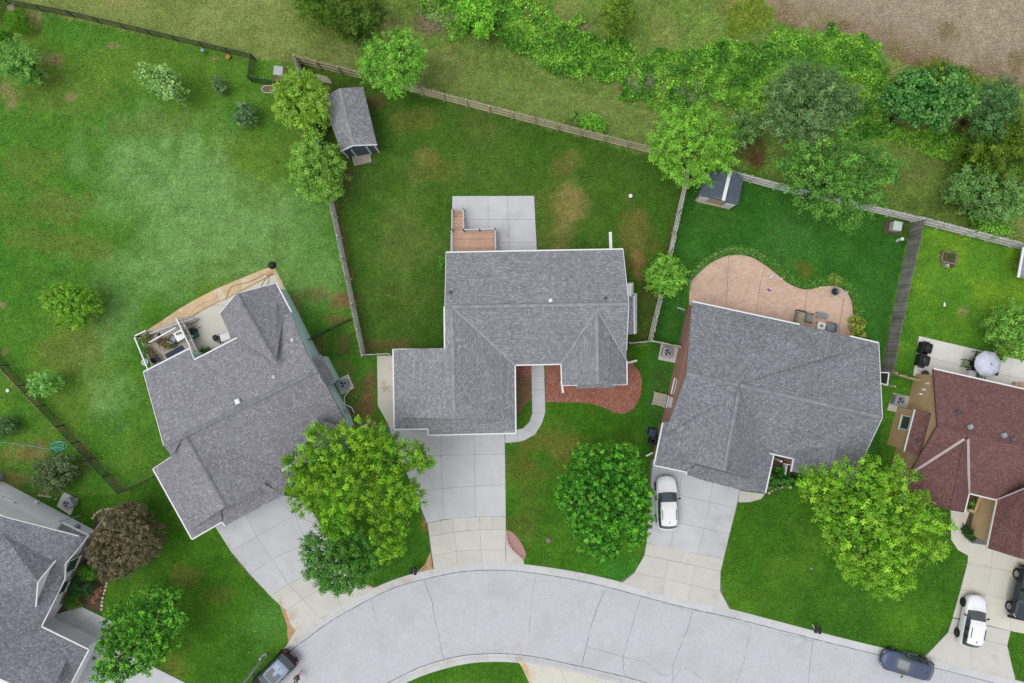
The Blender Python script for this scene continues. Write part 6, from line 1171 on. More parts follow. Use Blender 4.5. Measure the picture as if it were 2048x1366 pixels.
# ------------------------------------------------------------------ paver patio furniture
fp = thing("fire_pit", "round black fire pit on the paver patio", "fire pit", W(1671, 583, 0)); b = Vector(W(1671, 583, .4)); b.z = 0
MB().lathe(b, [(.22, .03), (.3, .3), (.36, .42), (.39, .42), (.34, .38), (.26, .2), (.0, .18)], 18, False).build("bowl", M['galv'], fp); MB().lathe(b + Vector((0, 0, .25)), [(.28, 0), (.28, .01)], 16).build("ash", M['black'], fp)
for k in range(3): a = k * 2.09; MB().bar(b + Vector((.2 * math.cos(a), .2 * math.sin(a), .02)), b + Vector((.3 * math.cos(a), .3 * math.sin(a), .3)), .04, .04).build("leg", M['black'], fp)
MB().bar(b + Vector((0, 0, .46)), b + Vector((.55, .05, .46)), .05, .03).build("poker", M['steel'], fp)
M['wicker'] = mat("dark_wicker", C(84, 72, 66), .8, (6, .15), (40, .25)); M['cush'] = mat("beige_cushion", C(172, 164, 140), .9, (4, .12), (25, .2)); M['greyt'] = mat("grey_table_top", C(132, 138, 146), .6, (3, .08), (14, .06))
def swing(label, px, py, rz):
    c = W(px, py, .5); b = Vector((c.x, c.y, .03)); t = thing("patio_sofa", label, "sofa", b); R = Matrix.Rotation(rz, 3, 'Z'); X = lambda p: b + R @ Vector(p)
    bevel(MB().box(X((.2, 0, .38)), (.62, 1.5, .14), rz).build("seat_cushion", M['cush'], t), .05); MB().box(X((.2, 0, .2)), (.66, 1.55, .2), rz).build("seat_frame", M['wicker'], t)
    for k in range(9): MB().box(X((-.28, -.66 + k * .165, .68)), (.38, .07, .05), rz).build("back_slat", M['cush'], t)
    MB().box(X((-.36, 0, .55)), (.1, 1.5, .3), rz).build("backrest", M['wicker'], t)
    for s in (1, -1): bevel(MB().box(X((.05, s * .8, .58)), (.8, .14, .12), rz).build("armrest", M['wicker'], t), .04); [MB().bar(X((x, s * .8, 0)), X((x, s * .8, .55)), .08, .08).build("leg", M['wicker'], t) for x in (-.3, .4)]
swing("beige cushioned patio sofa beside the right house eave", 1598, 640, -.2)
chair("dark wicker chair with grey cushion next to the patio sofa", 1618, 636, .03, -.2, 'greyt', 'wicker', .75); table("patio_table", "grey rectangular table on the paver patio", [(1635, 624), (1657, 628), (1655, 638), (1634, 634)], .03, .5, 'greyt', 'wicker')
chair("dark chair half under the right house eave", 1662, 655, .03, 2.9, 'greyt', 'wicker', .8)
ft = table("fire_table", "square white-topped fire table at the right house eave", [(1637, 643), (1652, 647), (1649, 660), (1634, 657)], .03, .6, 'whitep', 'wicker'); MB().slab([W(1641, 648, .645), W(1647, 649.5, .645), W(1646, 655, .645), W(1640, 653.5, .645)], .02).build("burner_lid", M['greyt'], ft)
for x, y, c_, lb in ((1538, 580, (120, 84, 170), "purple and white toy on the paver patio"), (1544, 552, (226, 222, 230), "white toy near the paver patio edge"), (1566, 555, (222, 120, 180), "pink toy at the paver patio edge"), (1638, 577, (226, 206, 60), "yellow toy near the fire pit"), (1693, 585, (196, 190, 186), "pale small toy right of the fire pit")):
    c = W(x, y, .1); t = thing("toy", lb, "toy", (c.x, c.y, .03)); mm = mat("toy_%d" % x, C(*c_), .5); bevel(MB().box(c, (.32, .16, .14), x * .3).build("toy_body", mm, t), .04); MB().lathe(c + Vector((.14, .1, -.04)), [(.05, 0), (.09, .06), (.05, .14)], 10).build("toy_head", mm if x % 2 else M['whitep'], t)
    MB().lathe(c + Vector((-.13, -.12, -.07)), [(.07, 0), (.08, .05), (.03, .09)], 10).build("toy_wheel", M['whitep'], t)
# ------------------------------------------------------------------ far right patio: grills, dining set, parasol
def grill(label, px, py, rz, cover):
    c = W(px, py, .9); b = Vector((c.x, c.y, .035)); t = thing("barbecue_grill", label, "grill", b); R = Matrix.Rotation(rz, 3, 'Z'); X = lambda p: b + R @ Vector(p)
    bevel(MB().box(X((0, 0, .42)), (.62, 1.0, .78), rz).build("cart", M['grill'], t), .03); MB().box(X((-.1, 0, .84)), (.5, 1.35 if not cover else 1.1, .05), rz).build("side_shelf", M['grill'], t)
    hood = [(X((.1 + .36 * math.cos(a), y, .84 + .3 * math.sin(a)))) for y in (-.42, .42) for a in [math.pi * k / 8 for k in range(9)]]
    mesh("hood", hood, [(k, k + 1, k + 10, k + 9) for k in range(8)] + [tuple(range(9)), tuple(reversed(range(9, 18)))], M['black' if cover else 'grill'], t, True)
    MB().bar(X((.44, -.3, .98)), X((.44, .3, .98)), .04, .04).build("hood_handle", M['steel'], t)
    for y in (-.4, .4): MB().lathe(X((-.2, y, .08)), [(.08, -.03), (.08, .03)], 8).build("wheel", M['tyre'], t)
grill("black covered grill at the corner of the pale patio", 1853, 696, -.25, True); grill("grey grill in front of the covered grill", 1848, 721, -.25, False)
kt = thing("kettle_grill", "small round kettle grill near the brown roof corner", "grill", W(1849, 747, 0)); b = W(1849, 747, .7); b.z = 0; MB().lathe(b, [(.1, .55), (.26, .68), (.3, .8), (.27, .92), (.12, 1.02), (.03, 1.04)], 16).build("kettle", M['grill'], kt)
for k in range(3): a = k * 2.09; MB().bar(b + Vector((.3 * math.cos(a), .3 * math.sin(a), .03)), b + Vector((.12 * math.cos(a), .12 * math.sin(a), .62)), .03, .03).build("leg", M['steel'], kt)
M['green_c'] = mat("sage_cushion", C(140, 160, 112), .9, (4, .1), (25, .15)); M['paras'] = mat("parasol_cloth", C(206, 212, 228), .85, (2, .05), (14, .05))
dt = table("dining_table", "black patio dining table under the parasol", [(1947, 716), (2002, 728), (1996, 752), (1941, 740)], .035, .72, 'black', 'black')
for x, y, rz, lb in ((1933, 727, -.2, "sage cushioned chair at the left end of the dining table"), (1956, 710, -1.8, "sage cushioned chair above the dining table"), (1960, 754, 1.37, "sage cushioned chair below the dining table near the eave"), (2000, 716, -1.8, "dark chair behind the parasol")): chair(lb, x, y, .035, rz, 'green_c' if 'sage' in lb else 'black', 'black', .62)
cl = bin_("cool_box", "white cool box between eave and dining chair", 1945, 747, -.2, 'whitep', .5, .5)
ps = thing("parasol", "pale lavender octagonal parasol over the dining table", "parasol", W(1975, 736, 0)); pc = W(1979, 728, 2.4); pb = Vector((pc.x, pc.y, 0)); N = 8
MB().tube([pb, pb + Vector((0, 0, 2.6))], .03).build("pole", M['steel'], ps); MB().lathe(pb, [(.26, .035), (.26, .1), (.06, .14)], 14).build("base", M['black'], ps)
for k in range(N):
    a0, a1 = 2 * math.pi * k / N + .2, 2 * math.pi * (k + 1) / N + .2; p = lambda a, r, z: pb + Vector((r * math.cos(a), r * math.sin(a), z)); am = (a0 + a1) / 2
    vs = [p(a0, .02, 2.62), p(a0, .6, 2.48), p(am, .6 * .93, 2.44), p(a1, .6, 2.48), p(a0, 1.12, 2.26), p(am, 1.06, 2.2), p(a1, 1.12, 2.26), p(a0, 1.13, 2.14), p(am, 1.07, 2.08), p(a1, 1.13, 2.14)]
    mesh("canopy_panel", vs, [(0, 1, 2), (0, 2, 3), (1, 4, 5, 2), (2, 5, 6, 3), (4, 7, 8, 5), (5, 8, 9, 6)], M['paras'], ps, True); MB().bar(p(a0, .05, 2.58), p(a0, 1.1, 2.24), .02, .02).build("rib", M['steel'], ps)
MB().lathe(pb, [(.05, 2.6), (.03, 2.7), (.01, 2.72)], 8).build("finial", M['black'], ps)
# ------------------------------------------------------------------ utility boxes, mailboxes, lamp, bits and pieces
ub = thing("utility_box", "grey-lidded tan utility box beyond the chain-link corner", "utility box", W(560, 153, 0)); b = W(556, 141, 1.0); b.z = 0
MB().box(b + Vector((0, 0, .45)), (.72, .72, .9), -.15).build("cabinet", M['shedtan'], ub); bevel(MB().box(b + Vector((0, 0, .95)), (.8, .8, .12), -.15).build("lid", M['galv'], ub), .02); MB().box(b + Vector((0, 0, .02)), (1.2, 1.2, .08), -.15).build("pad", M['dirt'], ub)
tb = thing("transformer_box", "pale green transformer box beside the dark fence", "utility box", W(1793, 454, 0)); b = W(1795, 452, .7); b.z = 0; M['tgreen'] = mat("pale_green_metal", C(196, 206, 198), .6)
MB().box(b + Vector((0, 0, .35)), (.7, .75, .7), -.2).build("cabinet", M['tgreen'], tb); bevel(MB().box(b + Vector((0, 0, .72)), (.76, .8, .08), -.2).build("lid", M['tgreen'], tb), .02); MB().box(b + Vector((-.1, 0, .02)), (1.3, 1.2, .06), -.2).build("pad", M['soil'], tb)
wpst = thing("pedestal", "white round utility pedestal below the transformer box", "pedestal", W(1800, 480, 0)); MB().lathe(W(1800, 479, .35) * Vector((1, 1, 0)), [(.13, 0), (.13, .6), (.15, .62), (.15, .75), (.06, .82)], 12).build("tube", M['whitep'], wpst); MB().lathe(W(1793.5, 482, 0), [(.12, 0), (.12, .1), (.05, .14)], 10).build("cap", M['galv'], wpst)
rb = thing("raised_bed", "small square stone-edged flower bed in the far right yard", "flower bed", W(1895, 517, 0)); q = [W(x, y, 0) for x, y in ((1884, 503), (1912, 508), (1908, 528), (1881, 523))]
MB().slab([p + Vector((0, 0, .1)) for p in q], .12).build("soil", M['soil'], rb)
for k in range(4):
    a, b = q[k], q[(k + 1) % 4]; n = 4
    for i in range(n): p = a.lerp(b, (i + .5) / n); bevel(MB().box(p + Vector((0, 0, .1)), ((b - a).length / n * .94, .16, .2), math.atan2((b - a).y, (b - a).x)).build("edging_stone", M['stone'], rb), .02)
for x, y, f in ((1890, 512, 1), (1898, 515, 3), (1902, 510, 3)):
    n = 60; p = RNG.normal(size=(n, 3)) * .16; p[:, 2] = np.abs(p[:, 2]) * .9 + .12; c = W(x, y, 0); p += np.array(c) - np.array(org(rb)); co, fa, cl = leafmesh(p, RNG.normal(size=(n, 3)) * .4 + np.array([0, 0, 1.]), np.full(n, .11), vary(C(*FL[f][0], 1.5), n, .2)); npmesh("foliage", co, fa, cl, M['leaf'], rb, kind="stuff")
for i, (x, y, m_, lb) in enumerate(((1888, 530, 'galv', "pale round pot left of the stone-edged flower bed front"), (1895, 531, 'whitep', "white pot in the middle front of the stone-edged bed"), (1905, 532, 'dirt', "terracotta pot at the right front of the stone-edged bed"))): c = W(x, y, .2); t = thing("plant_pot", lb, "pot", (c.x, c.y, 0)); MB().lathe(Vector((c.x, c.y, 0)), [(.1, 0), (.15, .22), (.13, .22), (.1, .1)], 12, False).build("pot", M[m_], t)
def mailbox(label, px, py, rz, board=False):
    c = W(px, py, 1.1); b = Vector((c.x, c.y, 0)); t = thing("mailbox", label, "mailbox", b); R = Matrix.Rotation(rz, 3, 'Z'); X = lambda p: b + R @ Vector(p)
    MB().bar(b, b + Vector((0, 0, 1.05)), .1, .1).build("post", M['black'], t)
    for s in (-.18, .18):
        vs = [X((x, s + .14 * math.cos(a), 1.12 + .14 * max(-.7, math.sin(a)))) for x in (-.27, .27) for a in [2 * math.pi * k / 10 for k in range(10)]]
        mesh("box", vs, [(k, (k + 1) % 10, 10 + (k + 1) % 10, 10 + k) for k in range(10)] + [tuple(reversed(range(10))), tuple(range(10, 20))], M['black'], t)
    MB().box(X((0, 0, 1.0)), (.3, .6, .05), rz).build("cross_arm", M['galv'], t)
    if board: MB().bar(X((-.3, -.5, .9)), X((-.05, -.25, 1.0)), .1, .08).build("newspaper_tube", M['shedtan'], t)
mailbox("pair of black mailboxes on the kerb by the centre driveway", 827, 1142, 1.4); mailbox("pair of black mailboxes on the kerb of the right front lawn", 1636, 1260, -1.8, True)
lp = thing("street_lamp", "tall pale lamp post beside the black car at the kerb", "street lamp", W(531, 1310, 0)); b = W(531, 1310, 0)
MB().tube([b, b + Vector((0, 0, 3)), b + Vector((0, 0, 6.2))], [.13, .12, .09], 10).build("pole", M['galv'], lp); MB().lathe(b, [(.2, 0), (.2, .25), (.14, .3)], 10).build("base_cover", M['concrete_walk'], lp); MB().bar(b + Vector((0, 0, 6.1)), b + Vector((.9, -.6, 6.3)), .07, .07).build("arm", M['galv'], lp); bevel(MB().box(b + Vector((1.0, -.65, 6.3)), (.6, .3, .14), -.6).build("lamp_head", M['galv'], lp), .04); MB().box(b + Vector((-.14, 0, .75)), (.12, .25, .4)).build("sign_plate", M['whitep'], lp)
for lb, nm, cat, x, y, prof, m_ in (("blue ball on a stick near the top chain-link fence", "garden_globe", "garden globe", 410, 105, [(.03, 0), (.03, .3), (.13, .36), (.17, .48), (.12, .6), (.02, .64)], 'lampw'), ("orange clay pot near the top chain-link fence", "clay_pot", "pot", 458, 116, [(.12, 0), (.2, .28), (.22, .3), (.17, .28)], 'dirt'), ("pale stone birdbath in the top left evergreen", "birdbath", "birdbath", 37, 26, [(.2, 0), (.08, .1), (.08, .8), (.3, .88), (.32, .94), (.26, .92)], 'stone'), ("white bucket lying on the centre back lawn", "bucket", "bucket", 1260, 393, [(.12, 0), (.17, .3), (.14, .3)], 'whitep'), ("pale ground cap on the centre front lawn", "ground_cap", "cap", 1097, 1080, [(.27, 0), (.26, .05), (.1, .06), (.1, .12), (.04, .14)], 'stone'), ("dark sprinkler valve cap on the right front lawn", "valve_cap", "cap", 1622, 1136, [(.13, 0), (.12, .1), (.05, .16)], 'ac'), ("white dish on the lawn by the lower left fence", "dish", "dish", 16, 781, [(.1, .02), (.16, .08), (.12, .05)], 'whitep')):
    t = thing(nm, lb, cat, W(x, y, 0)); MB().lathe(W(x, y, 0), prof, 14, True).build("body", mat(nm, C(150, 190, 214), .3) if 'blue' in lb else (mat(nm, C(190, 120, 70), .8) if 'orange' in lb else M[m_]), t, True)
    MB().lathe(W(x, y, 0) + Vector((0, 0, prof[-1][1])), [(.035, -.02), (.035, .03)], 8).build("top_knob", M['galv'], t)
wb = thing("planter_tub", "white oval tub filled with soil beside the chain-link corner", "planter", W(537, 178, 0)); c = W(536, 178, .4); c.z = 0
ov = lambda r, z: [c + Vector((math.cos(a) * .58 * r, math.sin(a) * .34 * r, z)) for a in [2 * math.pi * k / 20 for k in range(20)]]
vs = ov(.85, 0) + ov(1, .42) + ov(.93, .42) + ov(.9, .32); mesh("tub", vs, [(i * 20 + k, i * 20 + (k + 1) % 20, (i + 1) * 20 + (k + 1) % 20, (i + 1) * 20 + k) for i in range(3) for k in range(20)], M['whitep'], wb); mesh("soil", ov(.92, .34), [tuple(range(20))], M['dirt'], wb)
# hoses
M['hose'] = mat("teal_hose", C(104, 190, 172), .5); ho = thing("garden_hose", "teal garden hose coiled on the grass by the olive shrub", "hose", W(100, 890, 0)); pts = [(-10, 884), (30, 887), (70, 893), (100, 898)]
for k in range(34): a = k * .62; pts.append((112 + (11 + 4 * math.sin(k * .9)) * math.cos(a) + k * .25, 889 + (9 + 3 * math.cos(k * 1.3)) * math.sin(a) + k * .15))
pts += [(128, 896), (112, 905), (106, 916), (112, 915), (122, 909), (130, 914), (136, 917), (143, 912), (138, 908)]
MB().tube([W(x, y, .03 + .02 * (i % 3)) for i, (x, y) in enumerate(smoothpts(pts, 3))], .03, 5).build("hose_line", M['hose'], ho, True)
h2 = thing("garden_hose", "tan hose looping along the rusty patio edge", "hose", W(540, 560, 0)); MB().tube([W(x, y, .06) for x, y in smoothpts([(376, 636), (420, 612), (470, 588), (520, 562), (546, 548), (536, 552), (528, 562), (522, 574), (530, 575), (538, 560), (530, 548), (516, 556), (490, 566), (462, 574), (452, 600)], 4)], .022, 5).build("hose_line", mat("tan_hose", C(150, 124, 92), .6), h2, True)
ds = thing("satellite_dish", "pale blue satellite dish on the deck corner of the green-sided house", "satellite dish", W(304, 722, 0)); c = W(291, 724, 1.9); MB().lathe(c, [(.02, 0), (.2, .05), (.3, .13), (.28, .14), (.18, .07)], 16, False).build("dish", M['lampw'], ds); MB().tube([Vector((*W(304, 722, 0).xy, 0)), Vector((*W(304, 722, 0).xy, 1.6)), c], .03).build("mast", M['galv'], ds)
pl = thing("wood_plank", "loose pale plank on the ground by the pale siding wall", "plank", W(88, 992, 0)); MB().bar(W(76, 990, .06), W(103, 994, .06), .15, .05).build("board", M['ramp'], pl); MB().bar(W(108, 998, .04), W(114, 999, .04), .1, .04).build("offcut", M['ramp'], pl)
for i, (x0, y0, x1, y1, lb) in enumerate(((640, 156, 660, 160, "pile of grey boards behind the garden shed"), (632, 150, 655, 155, "second board lying above the board pile behind the shed"))): t = thing("wood_plank", lb, "plank", W(x0, y0, 0)); [MB().bar(W(x0 + k, y0 + 3 * k, .08 + .03 * k), W(x1 + 2 * k, y1 + 3 * k, .08 + .03 * k), .16, .04).build("board", M['ramp'], t) for k in range(3)]
sp = thing("wooden_steps", "small wooden landing at the side door of the right house", "steps", W(1322, 795, 0)); A_ = [(1309, 783.5), (1333, 789), (1328, 814), (1304, 808)]
for k in range(8): u0, u1 = k / 8 + .008, (k + 1) / 8 - .008; MB().slab([W(*L_(A_[0], A_[3], u0), .4), W(*L_(A_[1], A_[2], u0), .4), W(*L_(A_[1], A_[2], u1), .4), W(*L_(A_[0], A_[3], u1), .4)], .04).build("plank", M['ramp'], sp)
for p in A_: MB().bar(W(*p, .38) * Vector((1, 1, 0)), W(*p, .38), .1, .1).build("leg", M['ramp'], sp)
railing(sp, W(1333, 791, .4), W(1329, 813, .4), .8, 'rail', 'rail', 2, .3)
# stone edgings
def stones(label, pts, m='stone', s=.26, group=None):
    P = WL(smoothpts(pts, 8)); t = thing("stone_edging", label, "edging", P[0]); acc = 0
    for a, b in zip(P[:-1], P[1:]):
        acc += (b - a).length
        if acc > s:
            acc = 0; o = MB().box(b + Vector((0, 0, .07)), (s * .82 * random.uniform(.8, 1.1), .2 * random.uniform(.8, 1.2), .16), math.atan2((b - a).y, (b - a).x) + random.uniform(-.2, .2)).build("stone", M[m], t); bevel(o, .04)
M['lime'] = mat("limestone", C(206, 188, 164), .9, (4, .12), (20, .15), rand=.2)
stones("curved limestone edging below the purple tree", [(204, 1226), (206, 1200), (210, 1182), (216, 1164)], 'lime', .3); stones("limestone edging around the top of the purple tree bed", [(184, 1042), (192, 1028), (208, 1019), (238, 1018), (262, 1026), (282, 1048)], 'lime', .3)
M['pinkb'] = mat("pink_block", C(190, 150, 144), .9, (4, .1), (20, .12), rand=.12); stones("pink block edging of the gravel bed at the centre driveway", [(1014, 1064), (1016, 1080), (1022, 1094), (1034, 1107), (1047, 1117)], 'pinkb', .24); stones("pale block edging of the paver patio planting", [(1372, 584), (1386, 546), (1417, 517), (1457, 499), (1498, 499), (1531, 515)], 'lime', .34); stones("thin curved edging by the right house door bed", [(1532, 990), (1545, 980), (1562, 974), (1580, 974)], 'lime', .3)
o = MB().lathe(W(545, 531, 0), [(.3, 0), (.34, .15), (.2, .35), (.05, .4)], 12).build("soil_bag", M['black']); tag(o, "black bag at the top corner of the cream patio", "bag")
# ------------------------------------------------------------------ person walking beside the black car
pr = thing("person", "person in olive top and navy shorts walking beside the black car", "person", Vector((*W(600, 1347, 0).xy, ZR))); b = Vector(pr.location); R = Matrix.Rotation(math.radians(215), 3, 'Z'); X = lambda p: tuple(R @ Vector(p))
M['skin'] = mat("skin", C(214, 176, 152), .6); M['cloth_o'] = mat("olive_cloth", C(110, 112, 90), .9); M['cloth_n'] = mat("navy_cloth", C(46, 50, 86), .9); M['hair'] = mat("dark_hair", C(44, 38, 34), .8)
def skinned(name, verts, edges, rad, m, root=0):
    me = bpy.data.meshes.new(name); me.from_pydata([X(v) for v in verts], edges, []); o = bpy.data.objects.new(name, me); link(o, pr); ORG[o.name] = org(pr)
    md = o.modifiers.new("skin", 'SKIN'); sv = me.skin_vertices[0].data
    for i, r in enumerate(rad): sv[i].radius = (r, r)
    sv[root].use_root = True; s = o.modifiers.new("sub", 'SUBSURF'); s.levels = s.render_levels = 2; me.materials.append(M[m]); md.use_smooth_shade = True; return o
V = [(0, 0, .95), (0, 0, 1.15), (0, 0, 1.38), (0, 0, 1.5), (.02, 0, 1.62), (.03, 0, 1.7), (0, .1, .9), (.16, .1, .5), (.06, .1, .09), (.2, .1, .04), (0, -.1, .9), (-.1, -.1, .5), (-.3, -.1, .12), (-.18, -.1, .05), (0, .2, 1.4), (.02, .3, 1.14), (.24, .22, 1.06), (.32, .2, 1.05), (0, -.2, 1.4), (-.1, -.27, 1.12), (.06, -.3, .92), (.1, -.3, .85)]
Ed = [(0, 1), (1, 2), (2, 3), (3, 4), (4, 5), (0, 6), (6, 7), (7, 8), (8, 9), (0, 10), (10, 11), (11, 12), (12, 13), (2, 14), (14, 15), (15, 16), (16, 17), (2, 18), (18, 19), (19, 20), (20, 21)]
Rd = [.14, .13, .15, .055, .09, .08, .09, .06, .04, .04, .09, .06, .04, .04, .065, .045, .035, .03, .065, .045, .035, .03]
skinned("body", V, Ed, Rd, 'skin')
skinned("shirt", [(0, 0, .98), (0, 0, 1.15), (0, 0, 1.38), (0, .2, 1.41), (.01, .26, 1.25), (0, -.2, 1.41), (-.05, -.24, 1.25)], [(0, 1), (1, 2), (2, 3), (3, 4), (2, 5), (5, 6)], [.165, .155, .17, .085, .075, .085, .075], 'cloth_o'); skinned("shorts", [(0, 0, .98), (0, .1, .88), (.1, .1, .6), (0, -.1, .88), (-.06, -.1, .6)], [(0, 1), (1, 2), (0, 3), (3, 4)], [.165, .115, .09, .115, .09], 'cloth_n')
skinned("hair", [(-.02, 0, 1.66), (.0, 0, 1.72)], [(0, 1)], [.105, .09], 'hair')
for s, (hx, hy, hz) in ((1, (.34, .2, 1.05)), (-1, (.12, -.3, .83))):
    for k in range(4): skinned("finger", [(hx, hy + (k - 1.5) * .02, hz), (hx + .05, hy + (k - 1.5) * .022, hz - .02), (hx + .075 - abs(k - 1.5) * .008, hy + (k - 1.5) * .022, hz - .05)], [(0, 1), (1, 2)], [.011, .009, .008], 'skin')
    skinned("thumb", [(hx - .02, hy + s * .03, hz), (hx + .02, hy + s * .055, hz - .01)], [(0, 1)], [.011, .009], 'skin')

ws = thing("wooden_box", "brown slatted wooden box at the right edge of the pale patio", "box", W(2040, 770, 0))
for k in range(5): MB().slab([W(2031 + k * 6, 764, .5), W(2036 + k * 6, 765, .5), W(2035 + k * 6, 778, .5), W(2030 + k * 6, 777, .5)], .05).build("slat", M['deckp'], ws)
for x, y in ((2032, 766), (2058, 770), (2030, 776), (2057, 779)): MB().bar(W(x, y, .45) * Vector((1, 1, 0)), W(x, y, .45), .08, .08).build("leg", M['postd'], ws)
wc = thing("bottle", "white plastic bottle lying on the far right lawn", "bottle", W(1889, 609, 0)); c = W(1889, 609, .09); o = MB().tube([c + Vector((0, -.2, 0)), c + Vector((0, -.16, 0)), c + Vector((0, .1, 0)), c + Vector((0, .16, 0)), c + Vector((0, .2, 0))], [.05, .1, .1, .04, .04], 10).build("body", M['whitep'], wc, True); MB().tube([c + Vector((0, .2, 0)), c + Vector((0, .24, 0))], .05, 8).build("cap", M['galv'], wc)
# ------------------------------------------------------------------ grass, brambles, weeds (uncountable)
def scatter(n, x0, y0, x1, y1): return RNG.uniform(x0, x1, n), RNG.uniform(y0, y1, n)
def unpaved(px, py):
    ok = np.ones(px.shape, bool)
    for q in PAVED: ok &= ~inpoly(px, py, q)
    return ok
def blades(name, label, px, py, L, wd, col, up=.8, zb=0.0):
    n = len(px); x = (px - 1024) * CAMH / FPX; y = -(py - 683) * CAMH / FPX; a = RNG.uniform(0, 6.283, n); l = L * RNG.uniform(.6, 1.4, n); b = RNG.uniform(0, 6.283, n)
    u = up * RNG.uniform(.4, 1.2, n); w = wd * RNG.uniform(.7, 1.4, n)
    p0 = np.stack([x, y, np.full(n, zb)], 1); dx = np.stack([np.cos(a) * w, np.sin(a) * w, np.zeros(n)], 1); tp = p0 + np.stack([np.cos(b) * l * (1.1 - u).clip(.1), np.sin(b) * l * (1.1 - u).clip(.1), l * u], 1)
    co = np.stack([p0 - dx, p0 + dx, tp], 1).reshape(-1, 3)
    o = npmesh(name, co, np.arange(n * 3).reshape(n, 3), np.repeat(col, 3, 0), M['blade'], kind="stuff"); tag(o, label); return o
px, py = scatter(520000, -60, -60, 2110, 1430); ok = unpaved(px, py) & ~inpoly(px, py, FIELD); px, py = px[ok], py[ok]
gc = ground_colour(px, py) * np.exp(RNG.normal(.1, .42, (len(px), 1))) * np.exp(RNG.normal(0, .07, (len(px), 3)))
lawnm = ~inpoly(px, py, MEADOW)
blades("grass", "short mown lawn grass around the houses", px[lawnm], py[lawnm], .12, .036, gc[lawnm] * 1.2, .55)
px, py = scatter(90000, 720, -60, 2110, 520); ok = inpoly(px, py, MEADOW) & ~inpoly(px, py, FIELD) & unpaved(px, py); px, py = px[ok], py[ok]
gc = ground_colour(px, py) * np.exp(RNG.normal(.25, .35, (len(px), 1))); st = RNG.random(len(px)) < .12; gc[st] = srgb2lin((158, 156, 104)) * np.exp(RNG.normal(0, .2, (st.sum(), 1)))
blades("meadow_grass", "long rough meadow grass beyond the fences", px, py, .34, .03, gc * 1.15, .7)
# leafy brambles: bright band through the meadow
BAND = [(780, -60), (840, 40), (920, 90), (1010, 105), (1100, 125), (1180, 160), (1250, 200), (1330, 230), (1420, 240), (1520, 240), (1560, 220), (1700, 270), (1830, 310), (1970, 315), (1970, 245), (1800, 235), (1780, 190), (1770, 130), (1770, 105), (1640, 60), (1560, 45), (1480, 60), (1400, 100), (1280, 90), (1180, 55), (1100, 10), (1030, -30), (960, -60)]
px, py = scatter(400000, 760, -60, 1980, 330); qx = px + (fbm(px, py, 80, 5) - .5) * 150; qy = py + (fbm(px, py, 80, 8) - .5) * 150
dn = fbm(px, py, 34, 12); ok = inpoly(qx, qy, BAND) & (dn + RNG.normal(0, .08, px.size) > .29); px, py = px[ok], py[ok]; n = len(px)
hz = .05 + .95 * fbm(px, py, 13, 15, 2) ** 2 * (.4 + fbm(px, py, 90, 19)) * RNG.uniform(.3, 1.2, n); sp = fbm(px, py, 24, 23) + RNG.normal(0, .09, n)
bc = np.where((sp < .38)[:, None], np.array(C(76, 128, 42, 1.6)), np.where((sp < .56)[:, None], np.array(C(100, 158, 48, 1.6)), np.array(C(132, 178, 66, 1.6)))) * np.exp(RNG.normal(0, .3, (n, 1))) * np.exp(RNG.normal(0, .06, (n, 3)))
pos = np.stack([(px - 1024) * CAMH / FPX, -(py - 683) * CAMH / FPX, hz], 1)
co, fa, cl = leafmesh(pos, RNG.normal(size=(n, 3)) * .8 + np.array([0, 0, .8]), .17 * RNG.uniform(.5, 1.5, n), bc, .75)
o = npmesh("brambles", co, fa, cl, M['leaf'], kind="stuff"); tag(o, "bright green leafy brambles running through the meadow")
px, py = scatter(60000, 740, -60, 2110, 500); ok = inpoly(px, py, MEADOW) & ~inpoly(px, py, FIELD) & unpaved(px, py) & (fbm(px, py, 24, 61) > .5); px, py = px[ok], py[ok]; n = len(px)
t = fbm(px, py, 55, 63)[:, None]; bc = (np.array(C(84, 112, 48, 1.5))[None] * (1 - t) + np.array(C(124, 148, 70, 1.5))[None] * t) * np.exp(RNG.normal(0, .22, (n, 1)))
co, fa, cl = leafmesh(np.stack([(px - 1024) * CAMH / FPX, -(py - 683) * CAMH / FPX, RNG.uniform(.05, .35, n)], 1), RNG.normal(size=(n, 3)) * .6 + np.array([0, 0, 1.]), .15 * RNG.uniform(.5, 1.4, n), bc, .4)
o = npmesh("weeds", co, fa, cl, M['leaf'], kind="stuff"); tag(o, "low dull green weeds scattered through the meadow grass")
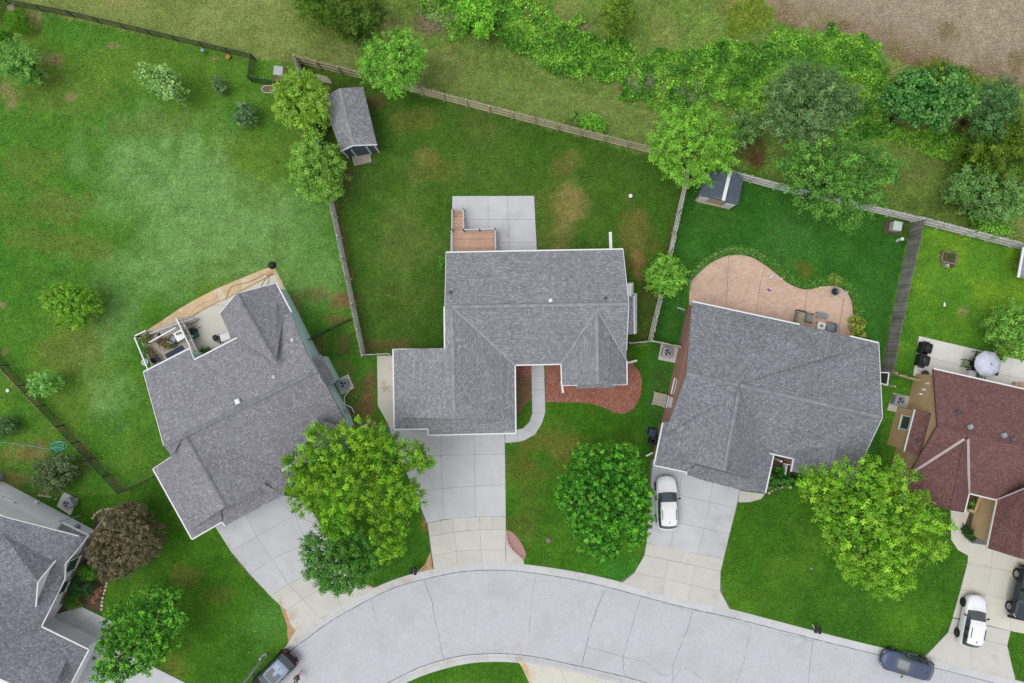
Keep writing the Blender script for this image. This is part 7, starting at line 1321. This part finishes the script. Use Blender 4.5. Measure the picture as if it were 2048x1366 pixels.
# tall yellowish weeds by the field, dry twigs, stubble, leaf litter
px, py = scatter(26000, 1400, -60, 1560, 120); ok = (blob(px, py, 1490, 35, 45, 40, 4) > .3); px, py = px[ok], py[ok]; n = len(px)
blades("tall_weeds", "yellowish tall weeds at the corner of the ploughed field", px, py, .5, .03, np.where((RNG.random(n) < .4)[:, None], srgb2lin((190, 196, 96)), srgb2lin((140, 180, 62))) * 1.3 * np.exp(RNG.normal(0, .2, (n, 1))), .8)
px, py = scatter(12000, 840, 10, 1480, 260); ok = (np.maximum.reduce([blob(px, py, 880, 45, 50, 22, 1), blob(px, py, 1165, 60, 22, 14, 2), blob(px, py, 1285, 170, 40, 16, 3), blob(px, py, 1400, 185, 40, 20, 4), blob(px, py, 930, 30, 20, 20, 5)]) > .45); px, py = px[ok], py[ok]; n = len(px)
blades("dry_twigs", "pale dry twigs and dead stems in the brambles", px, py, .8, .018, np.tile(srgb2lin((176, 164, 150)), (n, 1)) * np.exp(RNG.normal(0, .25, (n, 1))), .35, .2)
px, py = scatter(60000, 1480, -60, 2110, 200); ok = inpoly(px, py, FIELD); px, py = px[ok], py[ok]; row = np.sin((py + px * .06) * .9) > -.2; px, py = px[row], py[row]; n = len(px)
blades("stubble", "short straw stubble scattered over the ploughed field", px, py, .14, .022, np.tile(srgb2lin((182, 168, 142)), (n, 1)) * np.exp(RNG.normal(0, .3, (n, 1))), .3)
px, py = scatter(34000, 1020, 715, 1290, 835); ok = inpoly(px, py, MULCH) | inpoly(px, py, [(1030, 727), (1063, 727), (1063, 753), (1030, 753)]); px, py = px[ok], py[ok]; n = len(px)
blades("bark_chips", "loose red bark chips on the mulch bed", px, py, .1, .03, np.tile(np.array(C(160, 104, 88)), (n, 1)) * np.exp(RNG.normal(0, .5, (n, 1))), .12, .03)
# low planting round the paver patio
edge = smoothpts([(1374, 580), (1388, 548), (1418, 520), (1457, 503), (1496, 503), (1528, 518), (1556, 540), (1582, 560), (1612, 571), (1645, 564), (1678, 562), (1702, 582), (1712, 612), (1714, 650)], 6)
k = RNG.integers(0, len(edge) - 1, 9000); ee = np.array(edge); px = ee[k, 0] + RNG.normal(0, 5, 9000); py = ee[k, 1] + RNG.normal(0, 5, 9000); ok = ~inpoly(px, py, PATIO_R); px, py = px[ok], py[ok]; n = len(px)
hz = RNG.uniform(.04, .3, n); bc = np.tile(np.array(C(84, 140, 44, 1.5)), (n, 1)) * np.exp(RNG.normal(0, .22, (n, 1))); w = RNG.random(n) < .05; bc[w] = np.array(C(214, 206, 200, 1.0))
co, fa, cl = leafmesh(np.stack([(px - 1024) * CAMH / FPX, -(py - 683) * CAMH / FPX, hz], 1), RNG.normal(size=(n, 3)) * .5 + np.array([0, 0, 1.]), .12 * RNG.uniform(.6, 1.4, n), bc)
o = npmesh("border_plants", co, fa, cl, M['leaf'], kind="stuff"); tag(o, "low green border plants around the paver patio edge")
